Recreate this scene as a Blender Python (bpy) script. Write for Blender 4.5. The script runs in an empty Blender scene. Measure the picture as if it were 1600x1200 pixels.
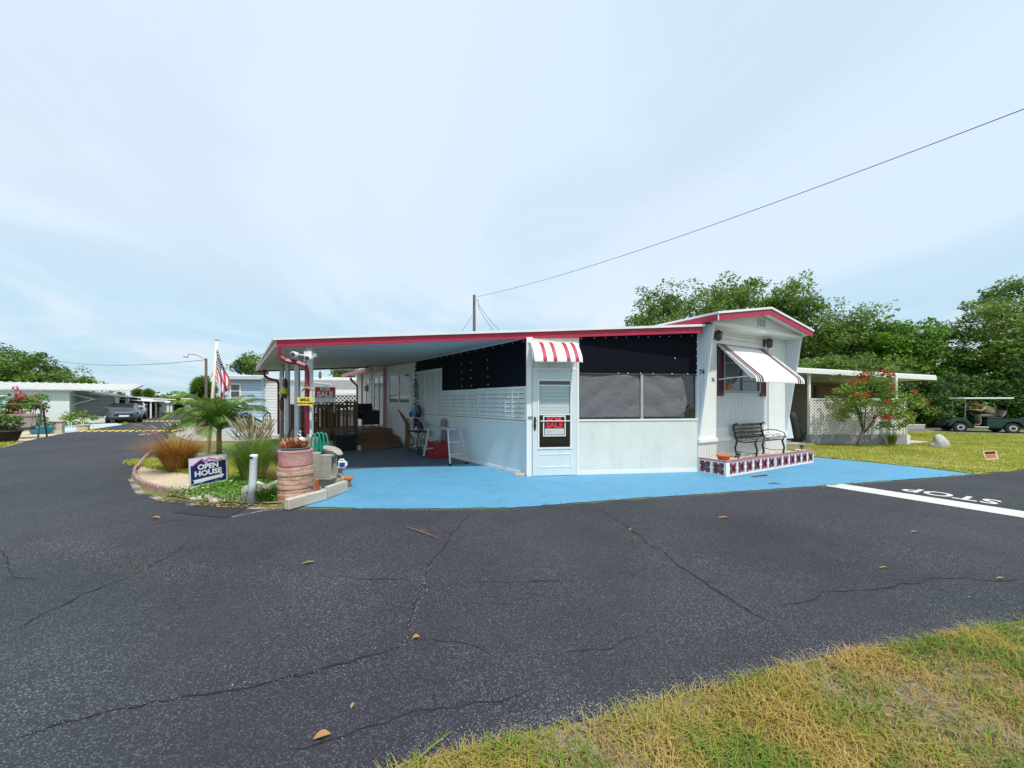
import bpy, bmesh, math, random
import numpy as np
from mathutils import Vector, Matrix
R = math.radians
PI = math.pi
random.seed(7)
rng = np.random.default_rng(7)
sc = bpy.context.scene
col = sc.collection

# ------------------------------------------------------------------ camera, sky, sun
CAMH = 1.5
cam_d = bpy.data.cameras.new('camera')
cam_d.sensor_width = 36; cam_d.lens = 13.0
cam_d.shift_y = 27.0 / 1600
cam_d.clip_start = 0.05; cam_d.clip_end = 3000
cam = bpy.data.objects.new('camera', cam_d); col.objects.link(cam)
cam.location = (0, 0, CAMH); cam.rotation_euler = (R(90), 0, 0)
sc.camera = cam

SUN_TRAVEL = Vector((-.26, .43, -1.0)).normalized()
sun_d = bpy.data.lights.new('sun', 'SUN'); sun_d.energy = 3.8; sun_d.angle = R(1.6)
sun_d.color = (1, .955, .89)
sun = bpy.data.objects.new('sun', sun_d); col.objects.link(sun)
sun.rotation_euler = SUN_TRAVEL.to_track_quat('-Z', 'Y').to_euler()

world = bpy.data.worlds.new('World'); sc.world = world; world.use_nodes = True
wn = world.node_tree.nodes; wl = world.node_tree.links
for n in list(wn): wn.remove(n)
wo = wn.new('ShaderNodeOutputWorld'); bg = wn.new('ShaderNodeBackground'); bg.inputs[1].default_value = .1
sky = wn.new('ShaderNodeTexSky'); sky.sky_type = 'NISHITA'; sky.sun_disc = False
sd = -SUN_TRAVEL
sky.sun_elevation = math.asin(sd.z); sky.sun_rotation = math.atan2(sd.x, sd.y)
sky.air_density = 1.0; sky.dust_density = 1.2; sky.ozone_density = 1.5
tc = wn.new('ShaderNodeTexCoord'); sx = wn.new('ShaderNodeSeparateXYZ'); wl.new(tc.outputs['Generated'], sx.inputs[0])
def wmath(op, a, b=None, c=None, clamp=False):
    n = wn.new('ShaderNodeMath'); n.operation = op; n.use_clamp = clamp
    for i, q in enumerate((a, b, c)):
        if q is None: continue
        if isinstance(q, (int, float)): n.inputs[i].default_value = q
        else: wl.new(q, n.inputs[i])
    return n.outputs[0]
zc = wmath('MAXIMUM', sx.outputs[2], 0.0); den = wmath('ADD', zc, .16)
px_ = wmath('DIVIDE', sx.outputs[0], den); py_ = wmath('DIVIDE', sx.outputs[1], den)
cb = wn.new('ShaderNodeCombineXYZ'); wl.new(px_, cb.inputs[0]); wl.new(py_, cb.inputs[1])
def wnoise(scale, det, rough, dist, loc):
    mp = wn.new('ShaderNodeMapping'); mp.inputs['Location'].default_value = loc; wl.new(cb.outputs[0], mp.inputs[0])
    mp.inputs['Scale'].default_value = (1.0, .55, 1); mp.inputs['Rotation'].default_value = (0, 0, .5)
    n = wn.new('ShaderNodeTexNoise'); n.inputs['Scale'].default_value = scale; n.inputs['Detail'].default_value = det
    n.inputs['Roughness'].default_value = rough; n.inputs['Distortion'].default_value = dist
    wl.new(mp.outputs[0], n.inputs['Vector']); return n.outputs[0]
n1 = wnoise(.9, 7, .55, .7, (3.1, 1.2, 0)); n2 = wnoise(.5, 5, .5, .4, (7.3, 4.9, 0))
def wramp(x, a, b, lo, hi):
    n = wn.new('ShaderNodeMapRange'); n.interpolation_type = 'SMOOTHSTEP'
    wl.new(x, n.inputs[0])
    for i, q in enumerate((a, b, lo, hi)): n.inputs[i + 1].default_value = q
    return n.outputs[0]
veil = wramp(sx.outputs[2], .0, .35, .78, .97)           # thicker veil overhead, clearer at the horizon
cl = wramp(n1, .34, .66, -.07, .14)
fac = wmath('ADD', veil, cl, clamp=True)
tone = wramp(n2, .3, .7, 0, 1)
cmix = wn.new('ShaderNodeMix'); cmix.data_type = 'RGBA'; wl.new(tone, cmix.inputs[0])
cmix.inputs[6].default_value = (6.5, 8.05, 9.6, 1); cmix.inputs[7].default_value = (7.3, 8.4, 9.6, 1)
lowc = wn.new('ShaderNodeMix'); lowc.data_type = 'RGBA'; wl.new(wramp(sx.outputs[2], .02, .42, 0, 1), lowc.inputs[0])
lowb = wn.new('ShaderNodeMix'); lowb.data_type = 'RGBA'; wl.new(wramp(n1, .42, .6, 0, 1), lowb.inputs[0])
lowb.inputs[6].default_value = (5.5, 8.0, 9.6, 1); lowb.inputs[7].default_value = (7.4, 8.5, 9.4, 1)
wl.new(lowb.outputs[2], lowc.inputs[6]); wl.new(cmix.outputs[2], lowc.inputs[7])
hz_ = wn.new('ShaderNodeMix'); hz_.data_type = 'RGBA'          # clear-sky part: sky texture
skm = wn.new('ShaderNodeMix'); skm.data_type = 'RGBA'; wl.new(fac, skm.inputs[0])
wl.new(sky.outputs[0], skm.inputs[6]); wl.new(lowc.outputs[2], skm.inputs[7])
wl.new(skm.outputs[2], bg.inputs[0]); wl.new(bg.outputs[0], wo.inputs[0])
wn.remove(hz_)
sc.view_settings.view_transform = 'Standard'; sc.view_settings.look = 'None'
sc.view_settings.exposure = .08; sc.view_settings.gamma = 1
sc.cycles.max_bounces = 6; sc.cycles.transparent_max_bounces = 12

# ------------------------------------------------------------------ pixel -> world
FP = 1600 * 13 / 36.0
HZ = 627.0
def G(px, py, z=0.0):
    Y = (CAMH - z) * FP / (py - HZ); return ((px - 800) / FP * Y, Y, z)
def P(px, py, Y):
    return ((px - 800) / FP * Y, Y, CAMH - (py - HZ) / FP * Y)
U = Vector((.789, .614)); V = Vector((-.614, .789)); AU = math.atan2(.614, .789)
def RC(z): return z

# ------------------------------------------------------------------ helpers
class MB:
    def __init__(s): s.v = []; s.f = []
    def add(s, vs, fs):
        o = len(s.v); s.v += [tuple(p) for p in vs]; s.f += [tuple(i + o for i in f) for f in fs]; return s
    def box(s, x0, y0, z0, x1, y1, z1):
        return s.add([(x0,y0,z0),(x1,y0,z0),(x1,y1,z0),(x0,y1,z0),(x0,y0,z1),(x1,y0,z1),(x1,y1,z1),(x0,y1,z1)],
                     [(0,3,2,1),(4,5,6,7),(0,1,5,4),(1,2,6,5),(2,3,7,6),(3,0,4,7)])
    def hexa(s, b, t):     # bottom 4 pts, top 4 pts
        return s.add(list(b) + list(t), [(0,3,2,1),(4,5,6,7),(0,1,5,4),(1,2,6,5),(2,3,7,6),(3,0,4,7)])
    def bar(s, p, q, w, h=None, up=(0,0,1)):
        h = w if h is None else h
        p = Vector(p); q = Vector(q); d = (q - p).normalized(); up = Vector(up)
        if abs(d.dot(up)) > .98: up = Vector((0,1,0)) if abs(d.y) < .9 else Vector((1,0,0))
        a = d.cross(up).normalized() * (w / 2); b = a.cross(d).normalized() * (h / 2)
        return s.hexa([p-a-b, p+a-b, p+a+b, p-a+b], [q-a-b, q+a-b, q+a+b, q-a+b])
    def tube(s, pts, r, seg=8, cap=True):
        pts = [Vector(p) for p in pts]; n = len(pts)
        rs = r if isinstance(r, (list, tuple)) else [r] * n
        o = len(s.v); prev = None
        for i, p in enumerate(pts):
            d = (pts[min(i+1, n-1)] - pts[max(i-1, 0)]).normalized()
            if prev is None:
                ref = Vector((0,0,1)) if abs(d.z) < .9 else Vector((1,0,0)); a = d.cross(ref).normalized()
            else:
                a = (prev - d * prev.dot(d)).normalized()
            prev = a; b = d.cross(a)
            for k in range(seg):
                t = 2 * PI * k / seg; s.v.append(tuple(p + (a * math.cos(t) + b * math.sin(t)) * rs[i]))
        for i in range(n - 1):
            for k in range(seg):
                k2 = (k + 1) % seg
                s.f.append((o+i*seg+k, o+i*seg+k2, o+(i+1)*seg+k2, o+(i+1)*seg+k))
        if cap:
            s.f.append(tuple(o + k for k in reversed(range(seg)))); s.f.append(tuple(o+(n-1)*seg+k for k in range(seg)))
        return s
    def lathe(s, prof, c=(0,0,0), seg=24, wob=0, sx=1, sy=1):
        o = len(s.v); n = len(prof)
        for i, (r, z) in enumerate(prof):
            for k in range(seg):
                t = 2*PI*k/seg; rr = r * (1 + wob * math.sin(3*t + i*.9) * .5 + wob * math.sin(7*t+i*2.1) * .3)
                s.v.append((c[0] + rr*sx*math.cos(t), c[1] + rr*sy*math.sin(t), c[2] + z))
        for i in range(n-1):
            for k in range(seg):
                k2 = (k+1) % seg; s.f.append((o+i*seg+k, o+i*seg+k2, o+(i+1)*seg+k2, o+(i+1)*seg+k))
        s.f.append(tuple(o+k for k in reversed(range(seg)))); s.f.append(tuple(o+(n-1)*seg+k for k in range(seg)))
        return s
    def ell(s, c, r, seg=14, rings=9, wob=0):
        prof = []; o = len(s.v)
        for i in range(rings+1):
            a = -PI/2 + PI*i/rings
            for k in range(seg):
                t = 2*PI*k/seg; w = 1 + wob*math.sin(2.3*t + 3*a + c[0]*9)*math.cos(4*a+t)
                s.v.append((c[0]+r[0]*w*math.cos(a)*math.cos(t), c[1]+r[1]*w*math.cos(a)*math.sin(t), c[2]+r[2]*w*math.sin(a)))
        for i in range(rings):
            for k in range(seg):
                k2 = (k+1) % seg; s.f.append((o+i*seg+k, o+i*seg+k2, o+(i+1)*seg+k2, o+(i+1)*seg+k))
        return s
    def prism(s, poly, d):      # polygon of 3d points extruded by vector d
        n = len(poly); d = Vector(d); a = [Vector(p) for p in poly]
        return s.add(a + [p + d for p in a], [tuple(reversed(range(n))), tuple(range(n, 2*n))] + [(i, (i+1)%n, n+(i+1)%n, n+i) for i in range(n)])
    def quad(s, a, b, c, d): return s.add([a,b,c,d], [(0,1,2,3)])
    def build(s, name, m, parent=None, smooth=False, bevel=0, loc=None, rotz=None):
        me = bpy.data.meshes.new(name); me.from_pydata([tuple(p) for p in s.v], [], s.f); me.materials.append(m)
        if bevel or smooth or True:
            bm = bmesh.new(); bm.from_mesh(me); bmesh.ops.recalc_face_normals(bm, faces=bm.faces); bm.to_mesh(me); bm.free()
        if smooth:
            me.polygons.foreach_set('use_smooth', [True]*len(me.polygons))
        o = bpy.data.objects.new(name, me); col.objects.link(o)
        if parent: o.parent = parent
        if loc: o.location = loc
        if rotz: o.rotation_euler = (0,0,rotz)
        if bevel:
            b = o.modifiers.new('bevel','BEVEL'); b.width = bevel; b.segments = 2; b.limit_method = 'ANGLE'; b.angle_limit = R(40)
        return o
def nmesh(name, v, f, m, parent=None):      # fast numpy mesh
    me = bpy.data.meshes.new(name)
    me.from_pydata(v.tolist() if hasattr(v,'tolist') else v, [], f.tolist() if hasattr(f,'tolist') else f)
    me.materials.append(m); o = bpy.data.objects.new(name, me); col.objects.link(o)
    if parent: o.parent = parent
    return o
def thing(name, label, cat, loc=(0,0,0), rz=0, group=None):
    o = bpy.data.objects.new(name, None); col.objects.link(o); o.empty_display_size = .1
    o.location = loc; o.rotation_euler = (0,0,rz); tag(o, label, cat, group); return o
def tag(o, label, cat, group=None):
    o['label'] = label; o['category'] = cat
    if group: o['group'] = group
    return o
def struct(o, kind='structure'): o['kind'] = kind; return o
def dup(root, loc=None, rz=None, label=None, scale=None):
    r = root.copy(); col.objects.link(r)
    if loc is not None: r.location = loc
    if rz is not None: r.rotation_euler = (0,0,rz)
    if label: r['label'] = label
    if scale: r.scale = (scale,)*3
    for ch in list(root.children):
        c = ch.copy(); col.objects.link(c); c.parent = r
        for g in list(ch.children):
            d = g.copy(); col.objects.link(d); d.parent = c
    return r
def text_mesh(name, s, size, m, parent=None, mat4=None, ext=.001, bold=.0, sx=1.0, align='CENTER', shear=0, space=1.0):
    cu = bpy.data.curves.new(name, 'FONT'); cu.body = s; cu.size = size; cu.extrude = ext; cu.offset = bold
    cu.align_x = align; cu.align_y = 'BOTTOM_BASELINE'; cu.shear = shear; cu.space_character = space; cu.resolution_u = 3
    t = bpy.data.objects.new('tmp', cu); col.objects.link(t)
    dg = bpy.context.evaluated_depsgraph_get(); me = bpy.data.meshes.new_from_object(t.evaluated_get(dg))
    bpy.data.objects.remove(t); me.name = name
    me.transform(Matrix.Diagonal((sx,1,1,1)))
    if mat4 is not None: me.transform(mat4)
    me.materials.clear(); me.materials.append(m)
    o = bpy.data.objects.new(name, me); col.objects.link(o)
    if parent: o.parent = parent
    return o
def upright(x, y, z):       # text standing in the xz plane facing -y
    return Matrix.Translation((x,y,z)) @ Matrix.Rotation(R(90), 4, 'X')

# ------------------------------------------------------------------ materials
def srgb(r, g, b):
    f = lambda c: ((c/255+.055)/1.055)**2.4 if c/255 > .04045 else c/255/12.92
    return (f(r), f(g), f(b))
def base_mat(name):
    m = bpy.data.materials.new(name); m.use_nodes = True; nt = m.node_tree
    return m, nt, nt.nodes, nt.links, nt.nodes['Principled BSDF']
def mat(name, c, rough=.6, var=.12, scale=4, bump=0, bscale=40, metal=0, dirt=0, dcol=(.18,.16,.13), spec=.5, grooves=None, c2=None, c2s=3, coat=0):
    m, nt, N, L, B = base_mat(name)
    tcn = N.new('ShaderNodeTexCoord'); vec = tcn.outputs['Object']
    no = N.new('ShaderNodeTexNoise'); no.inputs['Scale'].default_value = scale; no.inputs['Detail'].default_value = 6; L.new(vec, no.inputs['Vector'])
    no.inputs['Roughness'].default_value = .65
    mr = N.new('ShaderNodeMapRange'); L.new(no.outputs[0], mr.inputs[0]); mr.inputs[1].default_value = .3; mr.inputs[2].default_value = .7
    mr.inputs[3].default_value = 1 - var; mr.inputs[4].default_value = 1 + var
    mx = N.new('ShaderNodeMix'); mx.data_type = 'RGBA'; mx.blend_type = 'MULTIPLY'; mx.inputs[0].default_value = 1
    mx.inputs[6].default_value = (*c, 1); L.new(mr.outputs[0], mx.inputs[7]); out = mx.outputs[2]
    def over(out, colr, src, a, b, amt=1):
        r = N.new('ShaderNodeMapRange'); L.new(src, r.inputs[0]); r.inputs[1].default_value = a; r.inputs[2].default_value = b; r.inputs[4].default_value = amt
        x = N.new('ShaderNodeMix'); x.data_type = 'RGBA'; L.new(r.outputs[0], x.inputs[0]); L.new(out, x.inputs[6]); x.inputs[7].default_value = (*colr, 1)
        return x.outputs[2]
    if c2 is not None:
        n3 = N.new('ShaderNodeTexNoise'); n3.inputs['Scale'].default_value = c2s; n3.inputs['Detail'].default_value = 5; L.new(vec, n3.inputs['Vector'])
        out = over(out, c2, n3.outputs[0], .42, .62)
    if dirt:
        mp = N.new('ShaderNodeMapping'); mp.inputs['Scale'].default_value = (3, 3, .8); L.new(vec, mp.inputs[0])
        n2 = N.new('ShaderNodeTexNoise'); n2.inputs['Scale'].default_value = 1.6; n2.inputs['Detail'].default_value = 8; n2.inputs['Roughness'].default_value = .7; L.new(mp.outputs[0], n2.inputs['Vector'])
        out = over(out, dcol, n2.outputs[0], .5, .85, dirt)
    L.new(out, B.inputs['Base Color'])
    B.inputs['Roughness'].default_value = rough; B.inputs['Metallic'].default_value = metal; B.inputs['Specular IOR Level'].default_value = spec
    B.inputs['Coat Weight'].default_value = coat
    h = None
    if bump:
        nb = N.new('ShaderNodeTexNoise'); nb.inputs['Scale'].default_value = bscale; nb.inputs['Detail'].default_value = 4; L.new(vec, nb.inputs['Vector'])
        bp = N.new('ShaderNodeBump'); bp.inputs['Strength'].default_value = bump; bp.inputs['Distance'].default_value = .02; L.new(nb.outputs[0], bp.inputs['Height'])
        L.new(bp.outputs[0], B.inputs['Normal']); h = bp
    if grooves:     # (axis, spacing, strength)
        ax, sp, st = grooves
        sp_ = N.new('ShaderNodeSeparateXYZ'); L.new(vec, sp_.inputs[0])
        mu = N.new('ShaderNodeMath'); mu.operation = 'MULTIPLY'; L.new(sp_.outputs['XYZ'.index(ax)], mu.inputs[0]); mu.inputs[1].default_value = 1/sp
        fr = N.new('ShaderNodeMath'); fr.operation = 'PINGPONG'; L.new(mu.outputs[0], fr.inputs[0]); fr.inputs[1].default_value = .5
        gr = N.new('ShaderNodeMapRange'); L.new(fr.outputs[0], gr.inputs[0]); gr.inputs[1].default_value = .0; gr.inputs[2].default_value = .18; gr.interpolation_type = 'SMOOTHSTEP'
        bp = N.new('ShaderNodeBump'); bp.inputs['Strength'].default_value = st; bp.inputs['Distance'].default_value = .02; L.new(gr.outputs[0], bp.inputs['Height'])
        if h: L.new(h.outputs[0], bp.inputs['Normal'])
        L.new(bp.outputs[0], B.inputs['Normal'])
    return m
def leaf_mat(name, cols, trans=.25, rough=.55, scale=.6, rw=.55):
    m, nt, N, L, B = base_mat(name)
    g = N.new('ShaderNodeNewGeometry'); tcn = N.new('ShaderNodeTexCoord')
    no = N.new('ShaderNodeTexNoise'); no.inputs['Scale'].default_value = scale; no.inputs['Detail'].default_value = 3; L.new(tcn.outputs['Object'], no.inputs['Vector'])
    ad = N.new('ShaderNodeMath'); ad.operation = 'MULTIPLY_ADD'; L.new(g.outputs['Random Per Island'], ad.inputs[0]); ad.inputs[1].default_value = rw
    sb = N.new('ShaderNodeMapRange'); L.new(no.outputs[0], sb.inputs[0]); sb.inputs[1].default_value = .3; sb.inputs[2].default_value = .7; sb.inputs[4].default_value = 1-rw; sb.inputs[1].default_value = .35; sb.inputs[2].default_value = .65
    L.new(sb.outputs[0], ad.inputs[2])
    cr = N.new('ShaderNodeValToRGB'); L.new(ad.outputs[0], cr.inputs[0]); e = cr.color_ramp.elements
    while len(e) < len(cols): e.new(.5)
    for i, c in enumerate(cols): e[i].position = i/(len(cols)-1); e[i].color = (*c, 1)
    L.new(cr.outputs[0], B.inputs['Base Color']); B.inputs['Roughness'].default_value = rough; B.inputs['Specular IOR Level'].default_value = .3
    tr = N.new('ShaderNodeBsdfTranslucent'); L.new(cr.outputs[0], tr.inputs[0]); mx = N.new('ShaderNodeMixShader'); mx.inputs[0].default_value = trans
    L.new(B.outputs[0], mx.inputs[1]); L.new(tr.outputs[0], mx.inputs[2]); L.new(mx.outputs[0], N['Material Output'].inputs[0])
    return m
def glass_mat(name, c, rough=.05):
    m, nt, N, L, B = base_mat(name); B.inputs['Base Color'].default_value = (*c, 1); B.inputs['Roughness'].default_value = rough
    B.inputs['Specular IOR Level'].default_value = .8; B.inputs['Coat Weight'].default_value = .3; return m

M = {}
M['white'] = mat('white_paint', (.80,.795,.75), .5, .04, 3, dirt=.35, dcol=(.52,.51,.47))
M['white_trim'] = mat('white_trim', (.80,.80,.77), .45, .03)
M['cool_white'] = mat('pale_painted_panel', (.64,.70,.69), .5, .04, 2, dirt=.2, dcol=(.42,.45,.44))
M['warm_panel'] = mat('off_white_painted_panel', (.70,.72,.65), .5, .06, 2, dirt=.5, dcol=(.46,.46,.40))
M['side_panel'] = mat('blue_white_side_panel', (.61,.70,.71), .4, .05, 1.5, dirt=.15, dcol=(.38,.46,.5))
M['red'] = mat('crimson_fascia', (.43,.016,.06), .5, .16, 12, dirt=.35, dcol=(.34,.02,.04), bump=.25, bscale=60)
M['maroon'] = mat('maroon_paint', (.10,.006,.02), .45, .12, 10)
M['downspout'] = mat('downspout_red', (.21,.006,.03), .4, .12, 8)
M['faded_pink'] = mat('faded_pink_fascia', (.60,.43,.47), .6, .12, 8)
M['pink_fascia'] = mat('pink_fascia', (.62,.25,.31), .6, .12, 8)
M['ceiling'] = mat('carport_ceiling', (.64,.64,.64), .6, .05, 2)
M['roof_white'] = mat('white_roof_coating', (.80,.80,.79), .6, .05, 3, dirt=.3, dcol=(.45,.44,.42))
M['black_screen'] = mat('black_shade_cloth', (.003,.004,.009), .7, .3, 2, spec=.12)
M['grommet'] = mat('grommet_metal', (.8,.8,.8), .3)
M['tarp'] = mat('grey_tarp', (.15,.148,.152), .7, .05, 30, bump=.6, bscale=14, spec=.25)
M['tarp_edge'] = mat('dark_tarp_edge', (.05,.05,.055), .5)
M['mullion'] = mat('grey_metal_mullion', (.38,.37,.37), .45)
M['wall_panel'] = mat('textured_wall_panel', (.72,.74,.75), .6, .06, 3, dirt=.35, dcol=(.48,.48,.47), bump=.15, bscale=15)
M['ribbed_v'] = mat('vertical_ribbed_siding', (.78,.79,.76), .45, .04, 2, grooves=('X', .055, 1.0), dirt=.15, dcol=(.5,.5,.48))
M['ribbed_y'] = mat('side_ribbed_siding', (.68,.73,.75), .45, .04, 2, grooves=('Y', .06, .35), dirt=.12, dcol=(.5,.5,.48))
M['lap'] = mat('lap_siding_white', (.76,.78,.78), .5, .04, 2, grooves=('Z', .10, .8), dirt=.15, dcol=(.5,.5,.48))
M['awn_white'] = mat('white_awning', (.80,.80,.77), .5, .04, 3, dirt=.22, dcol=(.55,.53,.48))
M['awn_ribbed'] = mat('white_ribbed_awning', (.80,.80,.77), .5, .04, 3, dirt=.22, dcol=(.55,.53,.48), grooves=('X', .1, .35))
M['glass'] = glass_mat('window_glass', (.045,.055,.06))
M['glass_light'] = glass_mat('reflective_glass', (.10,.12,.14), .06)
M['dark_glass'] = glass_mat('dark_glass', (.012,.013,.014), .04)
M['blind'] = mat('window_blind', (.58,.66,.62), .5, .05, 3, grooves=('Z', .028, .9))
M['black'] = mat('black_iron', (.018,.018,.02), .5, .2, 12)
M['rubber'] = mat('black_rubber', (.02,.02,.021), .7, .2, 20)
M['pave_blue'] = mat('blue_deck_paint', (.085,.27,.43), .65, .12, 1.6, dirt=.5, dcol=(.22,.37,.46), bump=.35, bscale=55, c2=(.08,.28,.46), c2s=.9)
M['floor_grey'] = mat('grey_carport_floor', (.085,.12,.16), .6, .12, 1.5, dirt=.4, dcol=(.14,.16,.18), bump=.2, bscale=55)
M['mark'] = mat('road_paint', (.56,.57,.54), .7, .08, 6, dirt=.5, dcol=(.28,.28,.28))
M['yellow'] = mat('yellow_paint', (.75,.55,.05), .6, .15, 5)
M['wood'] = mat('stained_deck_wood', (.16,.085,.042), .65, .28, 7, grooves=('Z', .14, .6), bump=.3, bscale=25)
M['wood_light'] = mat('brown_handrail_wood', (.20,.115,.055), .6, .25, 12)
M['concrete'] = mat('grey_concrete', (.36,.34,.29), .85, .18, 6, bump=.5, bscale=60, dirt=.45, dcol=(.2,.19,.16))
M['concrete_light'] = mat('pale_concrete', (.50,.46,.37), .85, .16, 6, bump=.5, bscale=50, dirt=.4, dcol=(.28,.25,.2))
M['terracotta'] = mat('weathered_terracotta', (.48,.27,.195), .9, .22, 6, bump=1, bscale=14, dirt=.75, dcol=(.24,.155,.11), c2=(.56,.37,.27), c2s=5)
M['pinkclay'] = mat('pink_painted_clay', (.52,.20,.20), .85, .16, 5, bump=.7, bscale=22, dirt=.75, dcol=(.36,.26,.21), c2=(.46,.27,.23), c2s=5)
M['orange_clay'] = mat('orange_clay_pot', (.50,.15,.05), .75, .12, 8)
M['brick'] = mat('red_scallop_brick', (.34,.21,.18), .9, .25, 14, bump=.6, bscale=40, dirt=.7, dcol=(.20,.15,.12))
M['sand'] = mat('pale_sand', (.50,.42,.30), .95, .14, 2.5, bump=.7, bscale=22, dirt=.3, dcol=(.24,.2,.12))
M['bark'] = mat('tree_bark', (.13,.10,.075), .9, .25, 6, bump=.8, bscale=18)
M['palm_bark'] = mat('palm_bark', (.19,.15,.10), .9, .25, 8, bump=.8, bscale=25)
M['alu'] = mat('aluminium', (.52,.54,.56), .35, .08, 10, metal=.35)
M['grey_shingle'] = mat('grey_shingle_roof', (.20,.195,.19), .85, .18, 4, grooves=('Y', .22, .8), bump=.4, bscale=30)
M['metal_roof'] = mat('pale_metal_roof', (.52,.53,.53), .5, .10, 2, dirt=.3, dcol=(.3,.28,.26))
M['grey_roof'] = mat('grey_metal_roof', (.33,.33,.33), .6, .12, 2, dirt=.3, dcol=(.2,.18,.16))
M['grey_post'] = mat('grey_white_post', (.55,.58,.60), .5, .08, 5)
M['blue_siding'] = mat('pale_blue_lap_siding', (.42,.55,.68), .5, .04, 2, grooves=('Z', .12, .8))
M['tan'] = mat('tan_stucco', (.20,.185,.165), .8, .08, 2)
M['hose'] = mat('green_hose', (.01,.26,.17), .4, .1, 10)
M['steel'] = mat('painted_steel', (.3,.3,.31), .4, .1, 5, metal=.5)
M['pole_wood'] = mat('grey_pole_wood', (.17,.13,.11), .9, .25, 3, bump=.5, bscale=10)
M['wire'] = mat('cable', (.03,.03,.03), .6)
M['leaf_oak'] = leaf_mat('oak_leaves', [(.04,.08,.02),(.10,.185,.032),(.18,.29,.05),(.29,.40,.085)],.4)
M['leaf_bright'] = leaf_mat('bright_vine_leaves', [(.035,.095,.012),(.085,.20,.02),(.15,.31,.03),(.27,.42,.05)], .4)
M['leaf_dark'] = leaf_mat('dark_hedge_leaves', [(.022,.06,.016),(.055,.125,.026),(.11,.21,.04),(.20,.32,.06)],.35)
M['leaf_yellow'] = leaf_mat('yellow_green_leaves', [(.06,.12,.02),(.14,.24,.03),(.24,.34,.05),(.36,.38,.08)], .3)
M['palm_leaf'] = leaf_mat('palm_leaflets', [(.03,.09,.012),(.07,.17,.02),(.15,.27,.035),(.40,.40,.14)], .3, .35, 1.5)
M['flower_red'] = leaf_mat('red_petals', [(.45,.02,.015),(.6,.05,.04),(.62,.08,.1)], .3)
M['flower_pink'] = leaf_mat('pink_petals', [(.5,.04,.06),(.62,.08,.12),(.66,.16,.16)], .3)
M['flower_pale'] = leaf_mat('pale_yellow_petals', [(.7,.65,.3),(.75,.72,.5)], .3)
M['grass'] = leaf_mat('lawn_blades', [(.13,.20,.02),(.25,.33,.03),(.44,.44,.05),(.62,.50,.15)], .3, .6, .9, .45)
M['grass_fg'] = leaf_mat('verge_blades', [(.07,.15,.015),(.17,.27,.03),(.42,.33,.07),(.54,.36,.12)], .3, .6, 2.6, .42)
M['straw'] = leaf_mat('dry_straw', [(.26,.16,.06),(.40,.27,.11),(.52,.40,.21)], .2, .7, 2)
M['red_grass'] = leaf_mat('rust_grass_blades', [(.18,.06,.015),(.34,.15,.03),(.50,.26,.06),(.36,.28,.06)], .25, .6, 2)
M['tall_grass'] = leaf_mat('green_fountain_blades', [(.07,.17,.02),(.16,.30,.04),(.28,.38,.07),(.50,.45,.18)], .3, .6, 2)
M['plume'] = leaf_mat('beige_plumes', [(.34,.26,.14),(.5,.40,.24),(.6,.5,.33)], .3, .8, 2)
M['plume_pink'] = leaf_mat('dusky_plumes', [(.3,.16,.13),(.42,.27,.21),(.5,.36,.28)], .3, .8, 2)
M['succulent'] = leaf_mat('orange_succulent', [(.38,.12,.04),(.5,.2,.08),(.55,.3,.14)], .2, .5, 3)
M['dry_leaf'] = leaf_mat('dry_leaf', [(.28,.13,.05),(.42,.24,.09),(.5,.36,.18)], .2, .7, 5)
def ground_mat():
    m, nt, N, L, B = base_mat('yard_soil_and_turf')
    t = N.new('ShaderNodeTexCoord').outputs['Object']
    def noi(s, d=6, r=.6):
        n = N.new('ShaderNodeTexNoise'); n.inputs['Scale'].default_value = s; n.inputs['Detail'].default_value = d; n.inputs['Roughness'].default_value = r; L.new(t, n.inputs['Vector']); return n.outputs[0]
    cr = N.new('ShaderNodeValToRGB'); L.new(noi(.8), cr.inputs[0]); e = cr.color_ramp.elements
    e[0].position = .35; e[0].color = (.085,.12,.02,1); e[1].position = .7; e[1].color = (.24,.19,.09,1)
    x = e.new(.52); x.color = (.13,.155,.03,1)
    c2 = N.new('ShaderNodeMix'); c2.data_type = 'RGBA'; c2.blend_type = 'MULTIPLY'; c2.inputs[0].default_value = .7
    r = N.new('ShaderNodeMapRange'); L.new(noi(30), r.inputs[0]); r.inputs[3].default_value = .5; r.inputs[4].default_value = 1.5
    L.new(cr.outputs[0], c2.inputs[6]); L.new(r.outputs[0], c2.inputs[7]); L.new(c2.outputs[2], B.inputs['Base Color'])
    B.inputs['Roughness'].default_value = .95
    bp = N.new('ShaderNodeBump'); bp.inputs['Strength'].default_value = .8; bp.inputs['Distance'].default_value = .03; L.new(noi(25), bp.inputs['Height']); L.new(bp.outputs[0], B.inputs['Normal'])
    return m
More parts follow.
